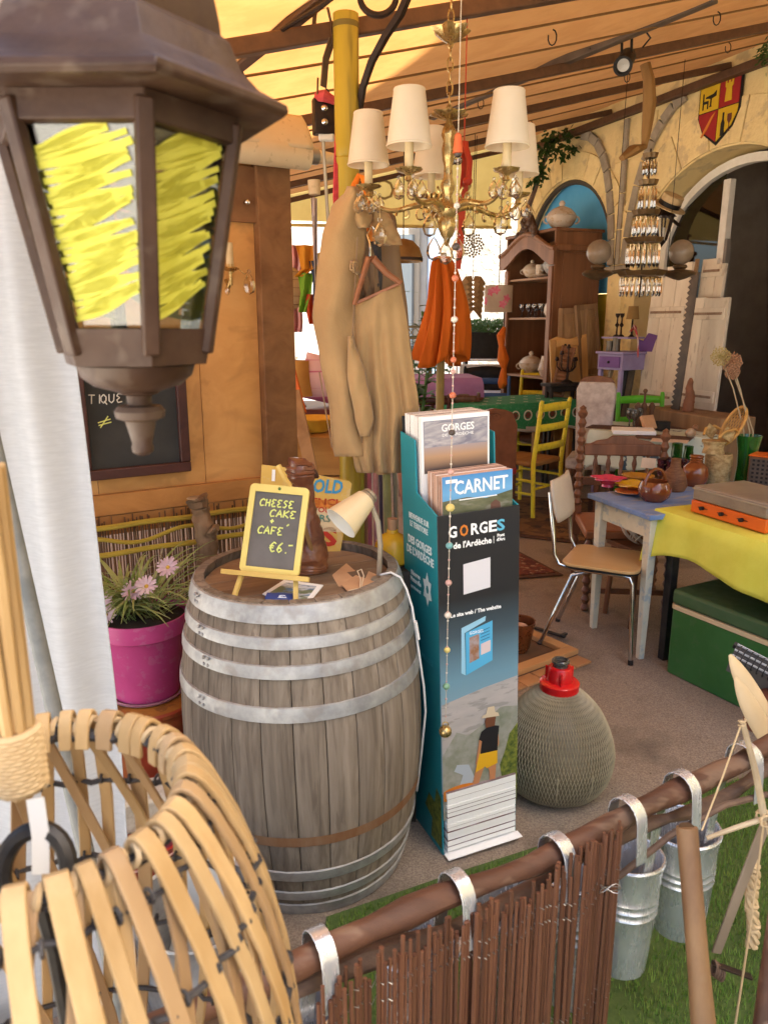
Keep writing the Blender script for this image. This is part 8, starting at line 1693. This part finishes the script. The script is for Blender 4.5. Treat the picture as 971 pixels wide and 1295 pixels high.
def bigplant(label, px, Y, h0, n, sp_, Lf, seed):
    q = at(px, 470, Y); t = thing('leafy_plant', label, 'plant', (q.x, Y, gz(Y))); r_ = random.Random(seed)
    MB().lathe([(.001, 0), (.12, 0), (.15, .26), (.14, .27), (.001, .24)], n=20).build('pot', mat('terracotta pot', (.32, .13, .06), (.26, .1, .05), r=.7, ns=9), t)
    for s in range(5):
        a = 2 * pi * s / 5 + r_.random(); top = V((sp_ * cos(a) * (.4 + .6 * r_.random()), sp_ * .6 * sin(a), h0 * (.7 + .3 * r_.random()))); MB().tube([(0, 0, .22), top * .5 + V((0, 0, .1)), top], [.012, .009, .005], 6).build('stem', HED, t)
        b = MB()
        for k in range(n):
            tt = .25 + .75 * k / n; p = V((0, 0, .22)).lerp(top, tt); an = k * 2.4 + s; d = V((cos(an), sin(an), .25)).normalized(); sd = V((-sin(an), cos(an), 0)); L_ = Lf * (.7 + .6 * r_.random())
            ribbon(b, [p, p + d * L_ * .35 + V((0, 0, .02)), p + d * L_ * .7, p + d * L_ + V((0, 0, -.03))], sd, [.008, L_ * .36, L_ * .3, .003], .0012)
        tag(b.build('leaves', HED, t), kind='stuff')
    return t
bigplant('tall leafy green plant in a pot between the coat and the orange parasol', 525, 6.6, 1.95, 22, .24, .21, 3); bigplant('broad leafy green plant behind the orange parasol', 540, 8.2, 1.55, 18, .30, .22, 8)
LIL = mat('lilac cloth', (.42, .20, .38), (.36, .16, .32), r=.8, ns=9); q = at(560, 476, 7.6); zl = q.z - gz(7.6)
table('round_bistro', 'dark table under the lilac cloth beyond the orange parasol', (q.x, 7.6, gz(7.6)), .1, .60, .6, zl - .006, DKW, DKW)
cloth('tablecloth', 'lilac pink tablecloth on the far table behind the orange parasol', (q.x, 7.6, gz(7.6)), .1, .63, .63, zl, .26, LIL, .014, 8, 6)
for px, Y, lab, m_, h_ in ((537, 6.8, 'dark red wooden chair behind the coat at the lilac cloth', mat('dark red chair paint', (.10, .028, .02), (.07, .02, .015), r=.45), .92), (575, 6.95, 'dark brown wooden chair right of the parasol pole', DKW, .92), (615, 8.9, 'black chair behind the blue painted chair', BLACK, 1.0)):
    q = at(px, 480, Y); chair('wooden_chair', lab, V((q.x, Y, gz(Y))), hd(.1, -1 if px < 600 else 1), m_, RUSH if px < 600 else BLACK, h_, .42 if px < 600 else .5, slats=3 if px < 600 else 3, slat_h=.06 if px < 600 else .14)
wbq = thing('white_bench', 'white metal bench rail in front of the black planter', 'bench', (at(608, 460, 9.0).x, 9.0, gz(9))); zb_ = at(608, 455, 9.0).z - gz(9)
MB().tube([(-.28, 0, 0), (-.28, 0, zb_ - .03), (-.25, 0, zb_), (.25, 0, zb_), (.28, 0, zb_ - .03), (.28, 0, 0)], .012, 8).build('frame', WHITE, wbq); MB().box((0, -.02, zb_ - .12), (.5, .02, .14)).build('back', mat('white bench slat', (.62, .6, .56), r=.5), wbq, bev=.004); MB().box((0, -.2, zb_ - .36), (.5, .36, .03)).build('seat', WHITE, wbq, bev=.004)
# ================================================================ clutter seen left of the coat
YC = 5.0
PNKC = mat('sheer pink cloth', (.66, .28, .30), (.6, .4, .4), r=.8, ns=6, tl=.4)
b = MB(); b.grid(lambda u, v: at(364 + 17 * u + 2 * sin(9 * v), 310 + 110 * v, YC + .3 + .03 * sin(u * 14)), 16, 16)
tag(b.build('pink_cloth', PNKC, thick=.002, loc=at(372, 420, YC + .3)), 'sheer pink cloth hanging between the timber post and the coat', 'cloth')
ld = thing('paper_lantern', 'round beige paper lantern just right of the timber post', 'paper lantern', at(360, 365, 4.6)); MB().ball((0, 0, 0), .13, 22, (1, 1, 1)).build('shade', mat('beige paper', (.52, .40, .26), (.46, .34, .2), r=.8, tl=.35), ld)
for k in range(5): z = -.09 + .045 * k; MB().tube([V((sqrt(.131 ** 2 - z * z) * cos(t), sqrt(.131 ** 2 - z * z) * sin(t), z)) for t in [2 * pi * j / 30 for j in range(30)]], .0016, 4, True).build('hoop_wire', DKW, ld)
MB().cyl((0, 0, .13), (0, 0, awz(ld.location.x, ld.location.y) - ld.location.z), .003, n=5).build('cord', IRON, ld)
q = at(400, 535, 4.5); kt = thing('low_table', 'low dark red table with clutter left of the coat', 'table', (q.x, 4.5, gz(4.5))); zk = at(400, 512, 4.5).z - gz(4.5)
MB().box((0, 0, zk - .06), (.62, .5, .12)).build('top', mat('dark red paint', (.10, .025, .02), (.07, .018, .015), r=.45), kt, bev=.006)
for x in (-.27, .27):
    for y in (-.2, .2): MB().bar((x, y, zk - .12), (x, y, 0), .05, .05, (0, 1, 0)).build('leg', DKW, kt)
cu_ = at(407, 482, 4.45); CSH = mat('pink striped cushion', (.60, .40, .44), (.45, .12, .22), r=.85, ns=5, st=(.2, .2, 6), lo=.5, hi=.56, det=1)
b = MB(Matrix.Translation((cu_.x, 4.45, zk + gz(4.5) + .155)) @ Matrix.Rotation(.25, 4, 'Y') @ Matrix.Rotation(.3, 4, 'Z')); pil = lambda sg: (lambda u, v: V(((u - .5) * .24, sg * .05 * (sin(pi * u) * sin(pi * v)) ** .5, (v - .5) * .26)))
b.grid(pil(-1), 14, 14); b2 = len(b.v); b.grid(pil(1), 14, 14); b.f[len(b.f) // 2:] = [f[::-1] for f in b.f[len(b.f) // 2:]]
tag(b.build('cushion', CSH, loc=(cu_.x, 4.45, zk + gz(4.5) + .02)), 'pink striped cushion with a frilled edge propped on the low red table', 'cushion')
sq = at(372, 493, 4.4); s2_ = thing('tan_lamp', 'tan drum shaded lamp standing just right of the timber post', 'lamp', V((sq.x + .02, 4.42, zk + gz(4.5) + .001))); MB().lathe([(.001, 0), (.05, 0), (.02, .03), (.012, .10), (.001, .11)], n=16).build('foot', DKW, s2_); MB().lathe([(.085, .06), (.07, .26), (.068, .26), (.083, .06)], n=26).build('shade', mat('tan drum shade', (.52, .27, .07), (.45, .22, .05), r=.8, tl=.3), s2_)
o = MB().grid(lambda u, v: at(366 + (6 + 14 * v) * u + 2 * v, 460 + 62 * v, 4.22 + .04 * sin(u * 5)), 10, 12).build('orange_shawl', mat('burnt orange shawl', (.55, .12, .02), (.47, .09, .015), r=.85, ns=8, tl=.2), thick=.006, loc=at(372, 520, 4.22)); tag(o, 'burnt orange shawl draped beside the timber post', 'shawl')
tag(MB().bar(at(372, 495, 3.9), at(404, 640, 3.6), .06, .025, (0, -1, 0)).build('leaning_plank', OLD, bev=.003, loc=at(404, 640, 3.6)), 'grey brown plank leaning right of the timber post', 'plank')
yb = thing('yellow_basin', 'yellow enamel basin on a crate left of the coat', 'basin', (at(397, 545, 4.0).x, 4.0, at(397, 545, 4.0).z)); MB().lathe([(.001, 0), (.07, 0), (.11, .06), (.125, .068), (.12, .074), (.1, .06), (.001, .01)], n=30).build('body', mat('yellow enamel', (.58, .34, .04), (.48, .26, .03), r=.35, ns=14), yb); MB().tube([V((.11 + .03 * sin(u), 0, .05 + .02 * cos(u))) for u in [pi * k / 8 for k in range(9)]], .006, 6).build('handle', mat('cream handle', (.6, .45, .25), r=.4), yb)
zc_ = yb.location.z - gz(4) - .002; cx_ = yb.location.x; cr_ = thing('orange_crate', 'orange brown wooden crate under the yellow basin left of the coat', 'crate', (cx_ + .02, 4.0, gz(4)))
for k in range(5): h_ = zc_ / 5; MB().box((0, 0, h_ * (k + .5)), (.42, .34, h_ - .008)).build('board', wood('orange brown board', (.40, .20, .055), (.32, .15, .04), 'x', r=.55), cr_, bev=.004)
tag(MB().box((cx_ - .10, 3.92, zc_ + gz(4) + .035), (.1, .07, .07)).build('red_box', mat('red tin', (.45, .04, .02), r=.4), bev=.004, loc=(cx_ - .10, 3.92, zc_ + gz(4))), 'small red tin standing beside the yellow basin', 'tin')
